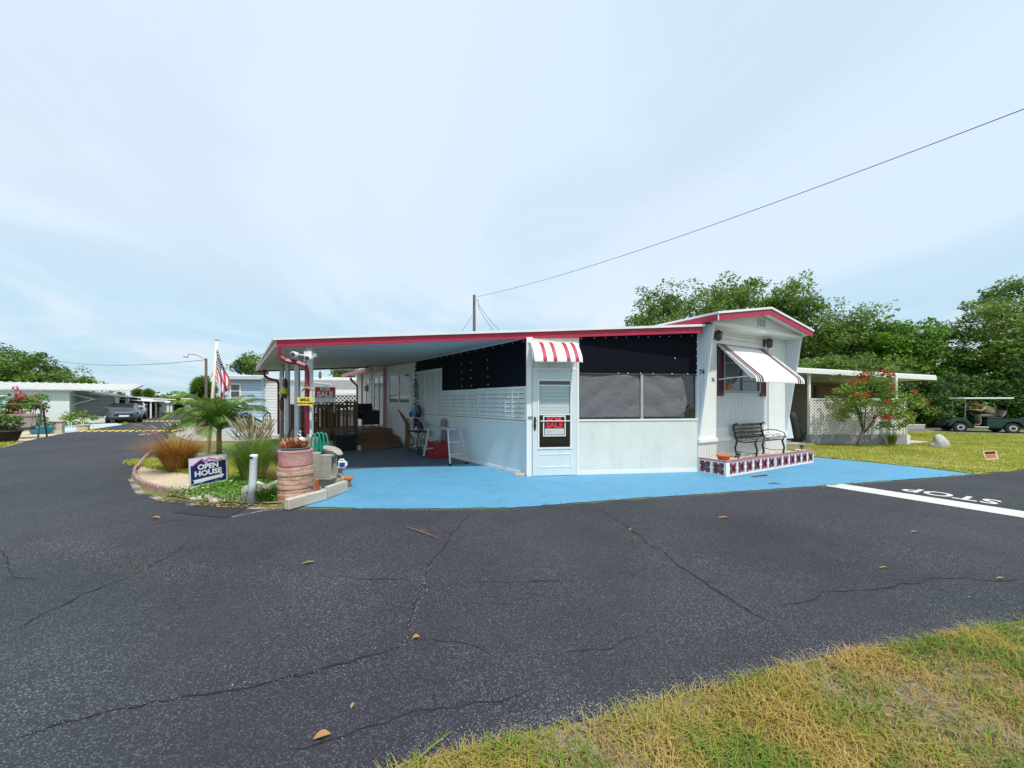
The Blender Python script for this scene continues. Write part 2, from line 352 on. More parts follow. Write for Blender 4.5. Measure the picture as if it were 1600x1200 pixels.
def asphalt_mat():
    m, nt, N, L, B = base_mat('worn_asphalt')
    t = N.new('ShaderNodeTexCoord').outputs['Object']
    def noi(s, d=5, r=.6):
        n = N.new('ShaderNodeTexNoise'); n.inputs['Scale'].default_value = s; n.inputs['Detail'].default_value = d; n.inputs['Roughness'].default_value = r; L.new(t, n.inputs['Vector']); return n.outputs[0]
    def rng_(x, a, b, lo, hi):
        r = N.new('ShaderNodeMapRange'); L.new(x, r.inputs[0])
        for i, q in enumerate((a,b,lo,hi)): r.inputs[i+1].default_value = q
        return r.outputs[0]
    def mth(op, a, b):
        n = N.new('ShaderNodeMath'); n.operation = op
        for i, q in enumerate((a,b)):
            if isinstance(q, float): n.inputs[i].default_value = q
            else: L.new(q, n.inputs[i])
        return n.outputs[0]
    vo = N.new('ShaderNodeTexVoronoi'); vo.inputs['Scale'].default_value = 125; vo.inputs['Randomness'].default_value = 1; L.new(t, vo.inputs['Vector'])
    sv = N.new('ShaderNodeSeparateColor'); L.new(vo.outputs['Color'], sv.inputs[0])
    stone = mth('MULTIPLY', rng_(sv.outputs[0], .55, .95, 0., 1.), rng_(vo.outputs['Distance'], .35, .6, 1., 0.))
    patch = rng_(noi(.9, 4), .38, .68, .35, 1.0)
    stone = mth('MULTIPLY', stone, patch)
    val = mth('MULTIPLY', rng_(noi(.38, 5, .65), .32, .68, .72, 1.34), rng_(noi(130., 2), .3, .7, .62, 1.38))
    c1 = N.new('ShaderNodeMix'); c1.data_type = 'RGBA'; c1.blend_type = 'MULTIPLY'; c1.inputs[0].default_value = 1
    cc = N.new('ShaderNodeMix'); cc.data_type = 'RGBA'; L.new(rng_(noi(.28, 2), .4, .6, 0., 1.), cc.inputs[0])
    cc.inputs[6].default_value = (.030,.029,.040,1); cc.inputs[7].default_value = (.026,.032,.036,1)
    L.new(cc.outputs[2], c1.inputs[6]); L.new(val, c1.inputs[7])
    c2 = N.new('ShaderNodeMix'); c2.data_type = 'RGBA'; L.new(mth('MULTIPLY', stone, .62), c2.inputs[0]); L.new(c1.outputs[2], c2.inputs[6]); c2.inputs[7].default_value = (.30,.31,.34,1)
    L.new(c2.outputs[2], B.inputs['Base Color']); B.inputs['Roughness'].default_value = .82; B.inputs['Specular IOR Level'].default_value = .35
    bp = N.new('ShaderNodeBump'); bp.inputs['Strength'].default_value = .75; bp.inputs['Distance'].default_value = .006
    L.new(mth('ADD', noi(150., 3), vo.outputs['Distance']), bp.inputs['Height']); L.new(bp.outputs[0], B.inputs['Normal'])
    return m
M['ground'] = ground_mat(); M['asphalt'] = asphalt_mat()
M['crack'] = mat('crack_gap', (.012,.012,.012), .95, .2, 30)
M['crack_fill'] = mat('crack_chips', (.16,.16,.15), .95, .3, 50)
M['patch'] = mat('fresh_black_asphalt', (.022,.023,.026), .9, .2, 30, bump=.6, bscale=120)
def speckle_mat(name, c, s=60, lo=.5, hi=.62):
    m, nt, N, L, B = base_mat(name); B.inputs['Base Color'].default_value = (*c,1); B.inputs['Roughness'].default_value = .95
    t = N.new('ShaderNodeTexCoord').outputs['Object']; n = N.new('ShaderNodeTexNoise'); n.inputs['Scale'].default_value = s; n.inputs['Detail'].default_value = 6; n.inputs['Roughness'].default_value = .75; L.new(t, n.inputs['Vector'])
    n2 = N.new('ShaderNodeTexNoise'); n2.inputs['Scale'].default_value = 3; n2.inputs['Detail'].default_value = 4; L.new(t, n2.inputs['Vector'])
    mu = N.new('ShaderNodeMath'); mu.operation = 'ADD'; L.new(n.outputs[0], mu.inputs[0]); L.new(n2.outputs[0], mu.inputs[1])
    r = N.new('ShaderNodeMapRange'); L.new(mu.outputs[0], r.inputs[0]); r.inputs[1].default_value = lo*2; r.inputs[2].default_value = hi*2
    L.new(r.outputs[0], B.inputs['Alpha']); return m
M['grit'] = speckle_mat('pale_grit_scatter', (.30,.28,.26), 150, .50, .62)
M['sandspill'] = speckle_mat('sand_spill', (.36,.32,.26), 40, .46, .58)
# ------------------------------------------------------------------ generators for vegetation
def unit(n):
    d = rng.normal(size=(n,3)); return d/np.linalg.norm(d, axis=1)[:,None]
def leaf_quads(c, s, up=.35, width=.5):
    n = len(c); nrm = unit(n); nrm[:,2] = np.abs(nrm[:,2]) + up; nrm /= np.linalg.norm(nrm,axis=1)[:,None]
    a = np.cross(nrm, unit(n)); a /= np.linalg.norm(a,axis=1)[:,None]; b = np.cross(nrm, a)
    s = np.asarray(s)[:,None]*rng.uniform(.6,1.3,(n,1))
    v = np.empty((n,4,3)); v[:,0] = c-a*s; v[:,1] = c+b*s*width-nrm*s*.12; v[:,2] = c+a*s; v[:,3] = c-b*s*width-nrm*s*.12
    return v.reshape(-1,3), np.arange(n*4).reshape(n,4)
def in_ell(n, c, r, shell=.45):
    d = unit(n); t = rng.uniform(shell**3,1,(n,1))**(1/3); return np.array(c) + d*t*np.array(r)
def crown(blobs, nclump, per, rc, ls, wob=.12, shell=.5):
    vols = np.array([b[3]*b[4]*b[5] for b in blobs])**.67; vols /= vols.sum(); cs = []
    for b, w in zip(blobs, vols):
        k = max(3, int(nclump*w)); c = in_ell(k, b[:3], b[3:], shell); cs.append(c)
    cs = np.concatenate(cs); cs += rng.normal(size=cs.shape)*rc*wob*4
    rr = rc*rng.uniform(.55,1.35,len(cs)); k = rng.integers(int(per*.5), int(per*1.4), len(cs))
    idx = np.repeat(np.arange(len(cs)), k); d = unit(len(idx))*(rng.uniform(.15,1,(len(idx),1))**.5)
    pts = cs[idx] + d*rr[idx][:,None]*np.array([1.15,1.15,.7])
    return pts, cs
def tree(name, label, cat, base, blobs, m, nclump=90, per=110, rc=.6, ls=.1, tr=.18, nl=10, group=None, fork=.45, bark='bark'):
    base = Vector(base); t = thing(name, label, cat, base, 0, group)
    bl = [(b[0]-base.x, b[1]-base.y, b[2]-base.z, *b[3:]) for b in blobs]
    pts, cs = crown(bl, nclump, per, rc, ls)
    pts = pts[pts[:,2] > .08]
    v, f = leaf_quads(pts, np.full(len(pts), ls)); nmesh('crown', v, f, m, t)
    zmin = min(b[2]-b[5] for b in bl); top = max(b[2] for b in bl); cxy = np.mean([b[:2] for b in bl], axis=0)
    mb = MB(); hz = max(.3, fork*top)
    p1 = Vector((cxy[0]*.3, cxy[1]*.3, hz))
    mb.tube([(0,0,-.1),(0,0,.1),(p1.x*.4+tr*.3,p1.y*.4,hz*.5),p1],[tr*1.5,tr*1.15,tr,tr*.85],9)
    for i in rng.choice(len(cs), min(nl,len(cs)), replace=False):
        q = Vector(cs[i]); mid = p1.lerp(q,.5)+Vector((0,0,(q-p1).length*.08))
        mb.tube([p1-Vector((0,0,.15)),mid,q],[tr*.6,tr*.32,tr*.1],6)
    mb.build('trunk', M[bark], t, smooth=True); return t
def E(x0, x1, y0, y1, Y, ry=None):      # ellipsoid filling a pixel rectangle at depth Y
    a = P(x0,y0,Y); b = P(x1,y1,Y); rx = abs(b[0]-a[0])/2
    return ((a[0]+b[0])/2, Y, (a[2]+b[2])/2, rx, ry or rx*.8, abs(a[2]-b[2])/2)
def blades_v(p, h, w, az, lean, curl=1.0):
    n = len(p); dx = np.cos(az); dy = np.sin(az); d = np.stack([dx,dy,np.zeros(n)],1); s = np.stack([-dy,dx,np.zeros(n)],1)
    h = h[:,None]; w = w[:,None]; lean = lean[:,None]; up = np.array([0,0,1.])
    m = p + up*h*.55 + d*lean*h*.30; t = p + up*h*(1-.25*lean*curl) + d*lean*h
    v = np.empty((n,6,3)); v[:,0]=p-s*w; v[:,1]=p+s*w; v[:,2]=m-s*w*.8; v[:,3]=m+s*w*.8; v[:,4]=t-s*w*.12; v[:,5]=t+s*w*.12
    i = np.arange(n)[:,None]*6
    f = np.concatenate([i+np.array([[0,1,3,2]]), i+np.array([[2,3,5,4]])],0)
    return v.reshape(-1,3), f
def in_poly(pts, poly):
    x, y = pts[:,0], pts[:,1]; ins = np.zeros(len(pts), bool); n = len(poly); j = n-1
    for i in range(n):
        xi, yi = poly[i][:2]; xj, yj = poly[j][:2]
        c = ((yi>y)!=(yj>y)) & (x < (xj-xi)*(y-yi)/(yj-yi+1e-12)+xi); ins ^= c; j = i
    return ins
def scatter(poly, n, dens=None):
    a = np.array([q[:2] for q in poly]); lo = a.min(0); hi = a.max(0); out = []; tot = 0
    for _ in range(60):
        p = rng.uniform(lo,hi,(n*2,2)); p = p[in_poly(p,poly)]
        if dens is not None: p = p[rng.uniform(size=len(p)) < dens(p)]
        out.append(p); tot += len(p)
        if tot >= n: break
    p = np.concatenate(out)[:n]; return np.concatenate([p, np.zeros((len(p),1))],1)
def grass_obj(name, label, poly, n, h, m, w=.0025, lean=(.2,1.1), dens=None, cat='grass', z=0):
    p = scatter(poly,n,dens); p[:,2] = z; k = len(p)
    v,f = blades_v(p, rng.uniform(h*.45,h*1.25,k), rng.uniform(w*.6,w*1.4,k), rng.uniform(0,2*PI,k), rng.uniform(*lean,k))
    o = nmesh(name,v,f,m); tag(o,label,cat); struct(o,'stuff'); return o
def rough_edge(pts, step, amp, seed=1, closed=True):
    r = random.Random(seed); out = []; n = len(pts)
    for i in range(n if closed else n-1):
        a = Vector(pts[i][:2]); b = Vector(pts[(i+1)%n][:2]); L = (b-a).length; k = max(1, min(60, int(L/step)))
        nrm = Vector((-(b-a).y,(b-a).x)).normalized() if L > 0 else Vector((0,0))
        for j in range(k):
            q = a.lerp(b,j/k); 
            if L < 40: q = q + nrm*r.uniform(-amp,amp)
            out.append((q.x,q.y))
    return out
def sheet(name, pts, z, m, parent=None):
    from mathutils.geometry import tessellate_polygon
    v = [(p[0],p[1],z) for p in pts]; tr = tessellate_polygon([[Vector(p) for p in v]])
    me = bpy.data.meshes.new(name)
    fs = []
    for t in tr:
        a,b,c = (Vector(v[i]) for i in t); fs.append(t if (b-a).cross(c-a).z > 0 else (t[0],t[2],t[1]))
    me.from_pydata(v,[],fs); me.materials.append(m); o = bpy.data.objects.new(name,me); col.objects.link(o)
    if parent: o.parent = parent
    return o
def plane2(p): return p[0], p[1]

# ------------------------------------------------------------------ ground, roads, slab
struct(sheet('ground', [(-400,-60),(400,-60),(400,900),(-400,900)], 0, M['ground']))
def g2(x,y): a = G(x,y); return (a[0],a[1])
left_edge = [g2(5,699.5),g2(60,685),g2(100,677),g2(130,673),g2(150,670.5),g2(190,664),g2(215,659),g2(224,654.5),g2(250,650)]
right_edge = [g2(288,650),g2(287,657),g2(283,665),g2(268,678),g2(243,700),g2(222,716),g2(203,745),g2(212,768),g2(260,780),g2(330,789),g2(455,795),g2(600,797),g2(800,795),g2(1000,780),g2(1290,760),g2(1520,742.5)]
far = [(left_edge[-1][0]-20, left_edge[-1][1]+27),(-28-44,42+72),( -20-46,48+66)]
asph = [(-40,-14),(-34,6),(-26,9.6)] + left_edge + far + right_edge + [g2(1600,735),(20,10.9),(60,23),(62,16),(30,10.6),(14,5.75),g2(1600,972),g2(1465,997),g2(1275,1032),g2(1150,1068),g2(1025,1092),g2(925,1127),g2(800,1152),g2(620,1202),(-1.4,1.15),(-3,.2),(-6,-1.5),(-12,-8),(-20,-30)]
road = struct(sheet('road', rough_edge(asph,.35,.025,3), .004, M['asphalt']))
pad = [g2(478,793),g2(600,796),g2(800,794),g2(1000,779),g2(1290,759),g2(1523,741.8),g2(1442,731.5),g2(1360,723),g2(1276,715.5),(7.9,10.2),(4.9,11.0),(3.9,9.0),(.4,7.42)]+[g2(745,724.5),g2(700,727),g2(600,731),g2(540,735)]+[(-4.25,7.3),(-3.65,6.6),(-3.3,5.6)]
pad_o = struct(sheet('driveway', rough_edge(pad,.12,.018,5), .010, M['pave_blue'])); M['seam_dark'] = mat('slab_seam',(.04,.12,.19),.9)
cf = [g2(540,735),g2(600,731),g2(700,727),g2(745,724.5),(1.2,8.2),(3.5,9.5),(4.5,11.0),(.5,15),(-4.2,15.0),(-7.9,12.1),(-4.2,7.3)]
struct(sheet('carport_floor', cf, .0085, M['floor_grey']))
# stop bar and lettering on the road
a = Vector((5.53,6.52)); dr = Vector((.50,-.866)); hd = Vector((.866,.50))
bar = [a, a+dr*4.4, a+dr*4.4+hd*.47, a+hd*.47+dr*-.06]
struct(sheet('stop_bar', rough_edge([tuple(p) for p in bar],.15,.006,2), .009, M['mark']))
rot = Matrix(((-dr.x, -hd.x, 0, 0),(-dr.y, -hd.y, 0, 0),(0,0,1,0),(0,0,0,1)))
struct(text_mesh('stop_lettering','STOP',.54,M['mark'],None, Matrix.Translation((7.08,5.95,.009)) @ rot, ext=.0006, bold=.012, sx=.75, space=1.04))
# cracks
def crack(pix, w, seed, jit=.018, m='crack', z=.008):
    r = random.Random(seed); pts = [Vector(G(*p)) for p in pix]; out = []
    for i in range(len(pts)-1):
        L = (pts[i+1]-pts[i]).length; k = max(2,int(L/.05))
        for j in range(k): out.append(pts[i].lerp(pts[i+1],j/k))
    out.append(pts[-1]); q = []; off = 0
    for i,p in enumerate(out):
        d = (out[min(i+1,len(out)-1)]-out[max(i-1,0)]).normalized(); n = Vector((-d.y,d.x,0))
        off = off*.8 + r.uniform(-jit,jit); ww = w*r.uniform(.25,1.3)*min(1,i/3+.1,(len(out)-1-i)/3+.1)
        c = p+n*off; q.append((c-n*ww/2,c+n*ww/2))
    vs = []; 
    for a_,b_ in q: vs += [(a_.x,a_.y,z),(b_.x,b_.y,z)]
    me = MB().add(vs,[(2*i,2*i+1,2*i+3,2*i+2) for i in range(len(q)-1)])
    return me.build('crack', M[m], road)
crack([(0,1166),(100,1130),(240,1100),(380,1072),(470,1057),(545,1040),(610,1018),(638,1006)],.016,1)
crack([(638,1006),(642,975),(652,945),(664,930),(664,895),(690,865),(710,835),(735,803)],.014,2)
crack([(648,998),(700,1000),(745,1015),(770,1030)],.007,3)
crack([(0,994),(60,965),(130,930),(200,905),(255,878),(300,843)],.012,4)
crack([(935,795),(975,820),(1030,860),(1080,895),(1150,940),(1215,980)],.012,5)
crack([(430,1185),(500,1160),(560,1140),(640,1118),(690,1110),(800,1095),(840,1080)],.006,6)
crack([(1215,950),(1290,925),(1380,920),(1470,905),(1600,905)],.010,7)
crack([(500,899),(570,903),(650,902)],.009,8); crack([(735,907),(800,910),(900,907)],.008,9)
crack([(0,860),(10,890),(25,902),(60,910)],.010,10); crack([(870,1025),(960,1010),(1030,980)],.005,11)
crack([(680,1050),(683,1090),(682,1112)],.005,12); crack([(160,838),(260,815),(300,815)],.008,13)
for i_,(pp_,w__) in enumerate((([(845,751),(870,756),(900,761),(930,770)],.005),([(640,750),(720,757),(800,762)],.004),([(1180,735),(1240,731),(1330,733)],.005))):
    o = crack(pp_,w__,40+i_,.006,'seam_dark',.0125); o.parent = pad_o
def ribbon(pix, w, m, z, name, parent):
    pts = [Vector(G(*p)) for p in pix]; vs = []
    for i,p in enumerate(pts):
        d = (pts[min(i+1,len(pts)-1)]-pts[max(i-1,0)]).normalized(); n = Vector((-d.y,d.x,0)); ww = w[i] if isinstance(w,list) else w
        vs += [(p.x-n.x*ww/2,p.y-n.y*ww/2,z),(p.x+n.x*ww/2,p.y+n.y*ww/2,z)]
    return MB().add(vs,[(2*i,2*i+1,2*i+3,2*i+2) for i in range(len(pts)-1)]).build(name,m,parent)
ribbon([(205,748),(218,770),(262,784),(330,792),(440,796)],.10,M['sandspill'],.0085,'sand_edge',road)
o = sheet('asphalt_patch', [g2(272,802),g2(310,788),g2(400,789),g2(352,810)], .0105, M['patch'], road)
ribbon([(362,809),(410,799),(455,796)],.035,M['sandspill'],.0095,'sand_edge',road)
def chips(name,label,pix,w,n,s0,s1,colr,cat='gravel',side=1.0,z=.009):
    pts = [Vector(G(*p)) for p in pix]; cum = [0]
    for i in range(len(pts)-1): cum.append(cum[-1]+(pts[i+1]-pts[i]).length)
    cs = []
    for _ in range(n):
        s = random.uniform(0,cum[-1]); i = max(j for j in range(len(pts)-1) if cum[j] <= s); q = pts[i].lerp(pts[i+1],(s-cum[i])/(cum[i+1]-cum[i])); d = (pts[i+1]-pts[i]).normalized()
        o_ = random.gauss(0,w)*side if side else random.gauss(0,w)
        if random.random() > .35+.65*abs(math.sin(s*2.1+.7*math.sin(s*5))): continue
        cs.append((q.x-d.y*o_,q.y+d.x*o_,z+random.uniform(0,.002)))
    cs = np.array(cs); v,f = leaf_quads(cs,rng.uniform(s0,s1,len(cs)),up=2.0,width=.85)
    return struct(tag(nmesh(name,v,f,colr),label,cat),'stuff')
chip_m = leaf_mat('pale_grit_chips',[(.12,.12,.12),(.24,.235,.22),(.42,.40,.36)],0,.9,3)
chips('edge_gravel','pale grit and sand scattered where the asphalt meets the foreground verge',[(600,1200),(800,1150),(925,1122),(1025,1089),(1150,1064),(1275,1029),(1465,994),(1600,970),(1900,905)],.045,16000,.0008,.0036,chip_m)
chips('slab_edge_grit','pale grit along the road edge of the blue slab',[(455,797),(600,799),(800,797),(1000,782),(1290,762),(1520,744)],.03,2600,.002,.006,chip_m)
chips('worn_arc_grit','curved band of pale worn grit on the asphalt at left',[(70,842),(130,862),(220,885),(320,899),(430,905),(540,908),(650,906)],.11,6500,.0012,.0038,chip_m)
chips('crack_chips','pale chips lying in the branching crack of the asphalt',[(610,1018),(638,1006),(642,975),(652,945),(664,930),(664,895),(690,865)],.012,240,.002,.005,chip_m)
chips('crack_chips','pale chips along the long crack at lower left',[(0,1166),(100,1130),(240,1100),(380,1072),(470,1057),(545,1040),(610,1018)],.010,200,.0015,.004,chip_m)
chips('loose_grit','loose pale stones scattered over the asphalt near the right verge',[(1100,1040),(1200,960),(1300,900),(1450,850)],.6,500,.0015,.004,chip_m)
chips('loose_grit','loose pale stones scattered over the asphalt in the centre',[(300,1100),(600,950),(900,870)],.7,600,.0015,.004,chip_m)
# side path where the cart drives
cd = Vector((.88,-.47)); c0 = Vector((23.5,17.9)); cn = Vector((.47,.88))
struct(sheet('cart_path', [tuple(c0-cd*14-cn*1.1),tuple(c0+cd*16-cn*1.3),tuple(c0+cd*16+cn*1.2),tuple(c0-cd*14+cn*1.1)], .006, mat('pale_path_asphalt',(.17,.17,.18),.85,.15,3,bump=.3)))
# sand bed, far driveways, sand shoulders
bed = [g2(224,722),g2(209,743),g2(217,759),g2(262,772),g2(300,781),g2(360,787),g2(432,788),(-3.75,6.3),(-4.3,7.15),(-6.6,9.9),(-9.0,10.6),(-9.4,9.0)]
struct(sheet('garden_bed_sand', rough_edge(bed,.3,.03,8), .02, M['sand']))
struct(sheet('sandy_shoulder', [g2(5,699),g2(60,684.5),g2(130,672.7),g2(190,664),g2(190,662),g2(120,668),g2(60,672),g2(-60,684),g2(-90,692)], .003, M['sand']))
struct(sheet('neighbour_driveway', [g2(272,681),g2(284,668),g2(345,664),g2(440,669),g2(447,678),g2(430,686),g2(380,690),g2(300,690)], .012, mat('white_worn_slab',(.34,.32,.28),.8,.15,1.5,dirt=.6,dcol=(.3,.27,.2))))
struct(sheet('neighbour_patio', [g2(350,662),g2(440,662),g2(520,664),g2(520,680),g2(440,679),g2(350,667)], .018, mat('light_blue_patio',(.42,.55,.66),.7,.1,1.5,dirt=.3)))
struct(sheet('far_driveway', [g2(93,676),g2(135,670.5),g2(190,664),g2(182,661),g2(120,664.5),g2(92,667)], .012, mat('pale_blue_slab',(.42,.55,.60),.7,.12,1,dirt=.5,dcol=(.4,.38,.3))))
struct(sheet('far_lawn', [g2(200,660),g2(224,653.5),g2(262,648.5),g2(235,646),g2(190,656)], .016, mat('far_turf',(.12,.17,.03),.95,.3,1,bump=.5)))

# ------------------------------------------------------------------ grass (stuff)
verge = [g2(632,1206),g2(812,1158),g2(925,1133),g2(1025,1096),g2(1150,1072),g2(1275,1036),g2(1465,1000),g2(1600,976),(6.2,3.3),(9,4.2),(9,.2),(4,-1.2),(-.3,-.5),(-1.3,.95)]
def vd(p):
    q = np.sin(p[:,0]*5.1+1.2*np.sin(p[:,1]*4))*np.sin(p[:,1]*6.3+p[:,0]*1.7); q2 = np.sin(p[:,0]*2.3+p[:,1]*3.1+.6)*np.sin(p[:,1]*2.9-p[:,0]*1.9); base = .52+.42*q+.38*q2
    near = np.where((p[:,0]<4.6)&(p[:,1]>.7),1,.28); return np.clip(base,.20,1)*near
struct(sheet('verge_soil', rough_edge(verge,.12,.03,4), .0045+.004, mat('verge_thatch',(.19,.145,.07),.95,.35,9,bump=1,bscale=70,c2=(.26,.23,.17),c2s=3.5)))
grass_obj('verge_grass','green and straw coloured grass of the verge in the lower right foreground',verge,85000,.062,M['grass_fg'],.0024,(.3,1.7),vd,z=.008)
grass_obj('verge_dead_grass','flattened dry straw among the foreground verge grass',verge,95000,.036,M['straw'],.0019,(1.2,2.8),vd,cat='dry grass',z=.008)
lawn = [g2(1276,714),g2(1360,722),g2(1442,730.5),g2(1523,741),g2(1600,734),(16,9.4),(24,12.2),(26,15.2),(23.2,16.4),(15.5,20.4),(12,19),(14.2,12.5),(10.3,12.9),(8.6,11.2)]
struct(sheet('lawn_turf', rough_edge(lawn,.3,.06,9), .012, mat('sunlit_turf',(.24,.25,.04),.95,.28,3,bump=.9,bscale=40,c2=(.33,.28,.10),c2s=.7)))
grass_obj('lawn_grass','short yellow green lawn beside the blue driveway',lawn,90000,.055,M['grass'],.0045,(.2,1.2),z=.01)
grass_obj('clover_flowers','tiny white weeds dotted over the yellow green lawn',lawn,700,.05,M['flower_pale'],.012,(.2,.6),cat='weeds',z=.02)
# tufts along the slab edge
edge = [G(x,y) for x,y in ((478,795),(600,797),(700,797),(800,795),(1000,780),(1150,770),(1290,760),(1520,743))]
pp = []
for i in range(len(edge)-1):
    a_,b_ = Vector(edge[i]),Vector(edge[i+1])
    for _ in range(int((b_-a_).length*5)):
        if random.random()<.45: continue
        c = a_.lerp(b_,random.random())
        for __ in range(random.randint(4,14)): pp.append((c.x+random.gauss(0,.03),c.y+random.gauss(0,.015),.008))
pp = np.array(pp); k = len(pp); v,f = blades_v(pp,rng.uniform(.015,.075,k),rng.uniform(.0015,.0035,k),rng.uniform(0,2*PI,k),rng.uniform(.3,1.4,k))
struct(tag(nmesh('edge_weeds',v,f,M['grass_fg']),'sparse weeds growing along the road edge of the blue slab','weeds'),'stuff')
wb = [g2(258,777),g2(300,772),g2(345,752),g2(440,742),g2(434,788),g2(360,789),g2(300,783)]
p = scatter(wb,6500); p[:,2] = rng.uniform(.0,.16,len(p)); v,f = leaf_quads(p,np.full(len(p),.022))
struct(tag(nmesh('ground_cover',v,f,leaf_mat('creeping_leaves',[(.05,.14,.015),(.12,.28,.03),(.22,.38,.06)],.3)),'leafy green ground cover with small flowers at the front of the sand bed','ground cover'),'stuff')
p = scatter(wb,46); p[:,2] = rng.uniform(.12,.24,len(p)); v,f = leaf_quads(p,np.full(len(p),.020),up=1.2,width=.9)
struct(tag(nmesh('bed_flowers',v,f,M['flower_pale']),'small pale yellow flowers above the leafy ground cover','flowers'),'stuff')
p = scatter([g2(250,772),g2(440,780),g2(434,796),g2(330,794),g2(245,784)],380); p[:,2] = .022; v,f = leaf_quads(p,np.full(len(p),.024),up=3)
struct(tag(nmesh('leaf_litter',v,f,M['dry_leaf']),'orange brown leaf litter along the front edge of the bed','leaf litter'),'stuff')
back = [(-9.4,9.2),(-6.2,9.4),(-4.6,7.6),(-3.9,6.5),(-4.6,6.1),(-6.4,7.4),(-9.2,8.7)]
grass_obj('bed_grass','short green weeds at the back of the sand bed',back,14000,.10,M['grass'],.004,(.2,1.1),z=.02)
left_g = [g2(-60,694),g2(4,699),g2(30,692),g2(18,684),g2(-60,684)]
grass_obj('shoulder_grass','small green grass patch beside the sandy shoulder at far left',left_g,5000,.09,M['grass'],.008,(.2,1.0))
grass_obj('roadside_grass','strip of green grass beside the parked grey car',[g2(196,662),g2(226,653),g2(264,648.5),g2(236,646.5),g2(180,659)],6000,.12,M['grass'],.016,(.2,1.0))
p = scatter(verge,240,vd); p[:,2] = rng.uniform(.02,.05,len(p)); v,f = leaf_quads(p,np.full(len(p),.016),up=1)
struct(tag(nmesh('verge_litter',v,f,M['dry_leaf']),'small dry orange leaves caught in the foreground verge grass','leaf litter'),'stuff')
# dry leaves and twig on the asphalt
def dry_leaf(px,py,L,rz,label,c='dry_leaf',w=.3):
    x,y,_ = G(px,py); mb = MB(); n = 7
    for i in range(n+1):
        t = i/n; ww = math.sin(PI*t)**.8*w*L/2+.0008; zz = .012+.018*math.sin(PI*t)*L*4
        mb.v += [(-L/2+L*t,-ww,zz+ww*.5),(-L/2+L*t,0,zz),(-L/2+L*t,ww,zz+ww*.6)]
    for i in range(n):
        o_ = i*3; mb.f += [(o_,o_+3,o_+4,o_+1),(o_+1,o_+4,o_+5,o_+2)]
    return tag(mb.build('fallen_leaf',M[c],None,True,loc=(x,y,0),rotz=rz),label,'leaf','fallen leaves on the asphalt')
dry_leaf(482,882,.12,.5,'green and yellow long leaf lying on the asphalt in front of the planter','leaf_yellow',.25)
dry_leaf(503,1155,.07,.4,'dry orange leaf on the asphalt near the bottom centre','dry_leaf',.5)
dry_leaf(1131,811,.16,.05,'thin brown leaf on the asphalt below the screen room','dry_leaf',.2)
dry_leaf(985,829,.06,1.1,'small orange leaf caught in the long diagonal crack','dry_leaf',.5)
dry_leaf(650,999,.045,.3,'tiny tan leaf at the fork of the crack','dry_leaf',.7)
dry_leaf(243,811,.10,.2,'curled brown leaf on the asphalt left of the black patch','dry_leaf',.5)
dry_leaf(551,1106,.035,1.5,'tiny pale leaf above the orange leaf in the foreground','straw',.4)
dry_leaf(1381,889,.09,.1,'pale straw bit on the asphalt left of centre right','straw',.15)
dry_leaf(1429,833,.11,.05,'pale thin leaf below the stop bar','straw',.15)
dry_leaf(1564,906,.07,-.05,'pale leaf on the asphalt near the right edge','straw',.25)
dry_leaf(775,1168,.055,1.3,'upright brown leaf at the left tip of the verge','dry_leaf',.4)
tw = MB().tube([G(634,823,.015),G(655,829,.03),G(686,841,.012)],[.004,.006,.003],5); tw.tube([G(655,829,.03),G(664,829,.03)],[.004,.002],4)
tag(tw.build('fallen_twig',mat('red_brown_twig',(.30,.12,.07),.8)),'thin reddish brown twig lying on the asphalt','twig')
tw = MB().tube([(x,y,z) for x,y,z in (G(650,1190,.03),G(672,1168,.05),G(706,1142,.03))],[.003,.004,.002],5)
for q in range(9):
    a_ = Vector(G(650+q*6,1190-q*5.2,.04)); tw.bar(a_,a_+Vector((random.uniform(-.02,.02),random.uniform(0,.02),.03)),.0035,.001)
tag(tw.build('grass_runner',M['grass_fg']),'long yellow grass runner reaching over the asphalt at the bottom','grass runner')
# ------------------------------------------------------------------ trailer (mobile home with gable end)
O = Vector((3.92,7.80,0)); AT = R(29.0); TG = Vector((math.cos(AT),math.sin(AT),0)); TB = Vector((-math.sin(AT),math.cos(AT),0))
T = thing('mobile_home','white mobile home with crimson gable fascia and striped window awning, number 74','mobile home',O,AT)
W = 3.6; LEN = 13
b = MB()     # end wall with the side strips and skirting
b.box(0,0,.70,.66,.10,3.10).build('end_wall',M['white'],T); MB().box(2.78,0,.70,W,.10,3.10).build('end_wall',M['white'],T)
MB().box(.66,.03,.92,2.78,.10,1.62).build('ribbed_panel',M['ribbed_v'],T)
MB().box(.66,.028,.70,2.78,.10,.918).build('lower_trim_panel',M['white'],T)
MB().box(.66,.03,2.74,2.78,.10,3.10).build('lap_panel',M['lap'],T)
MB().box(.66,.028,1.62,.94,.10,2.74).box(2.42,.028,1.62,2.78,.10,2.74).box(.94,.06,1.62,2.42,.10,1.70).build('window_surround',M['white'],T)
MB().box(-.005,-.012,0,W,.10,.62).build('skirting',M['ribbed_v'],T)
MB().box(-.01,-.045,.62,W+.01,.10,.70).build('skirting_ledge',M['white_trim'],T,bevel=.006)
b = MB(); b.box(0,.10,0,.08,LEN,3.10); b.build('side_wall',M['ribbed_y'],T)
b = MB(); b.box(W-.08,.10,.0,W,LEN,3.10); b.box(.08,LEN-.08,0,W-.08,LEN,3.1); b.build('side_wall',M['ribbed_y'],T)
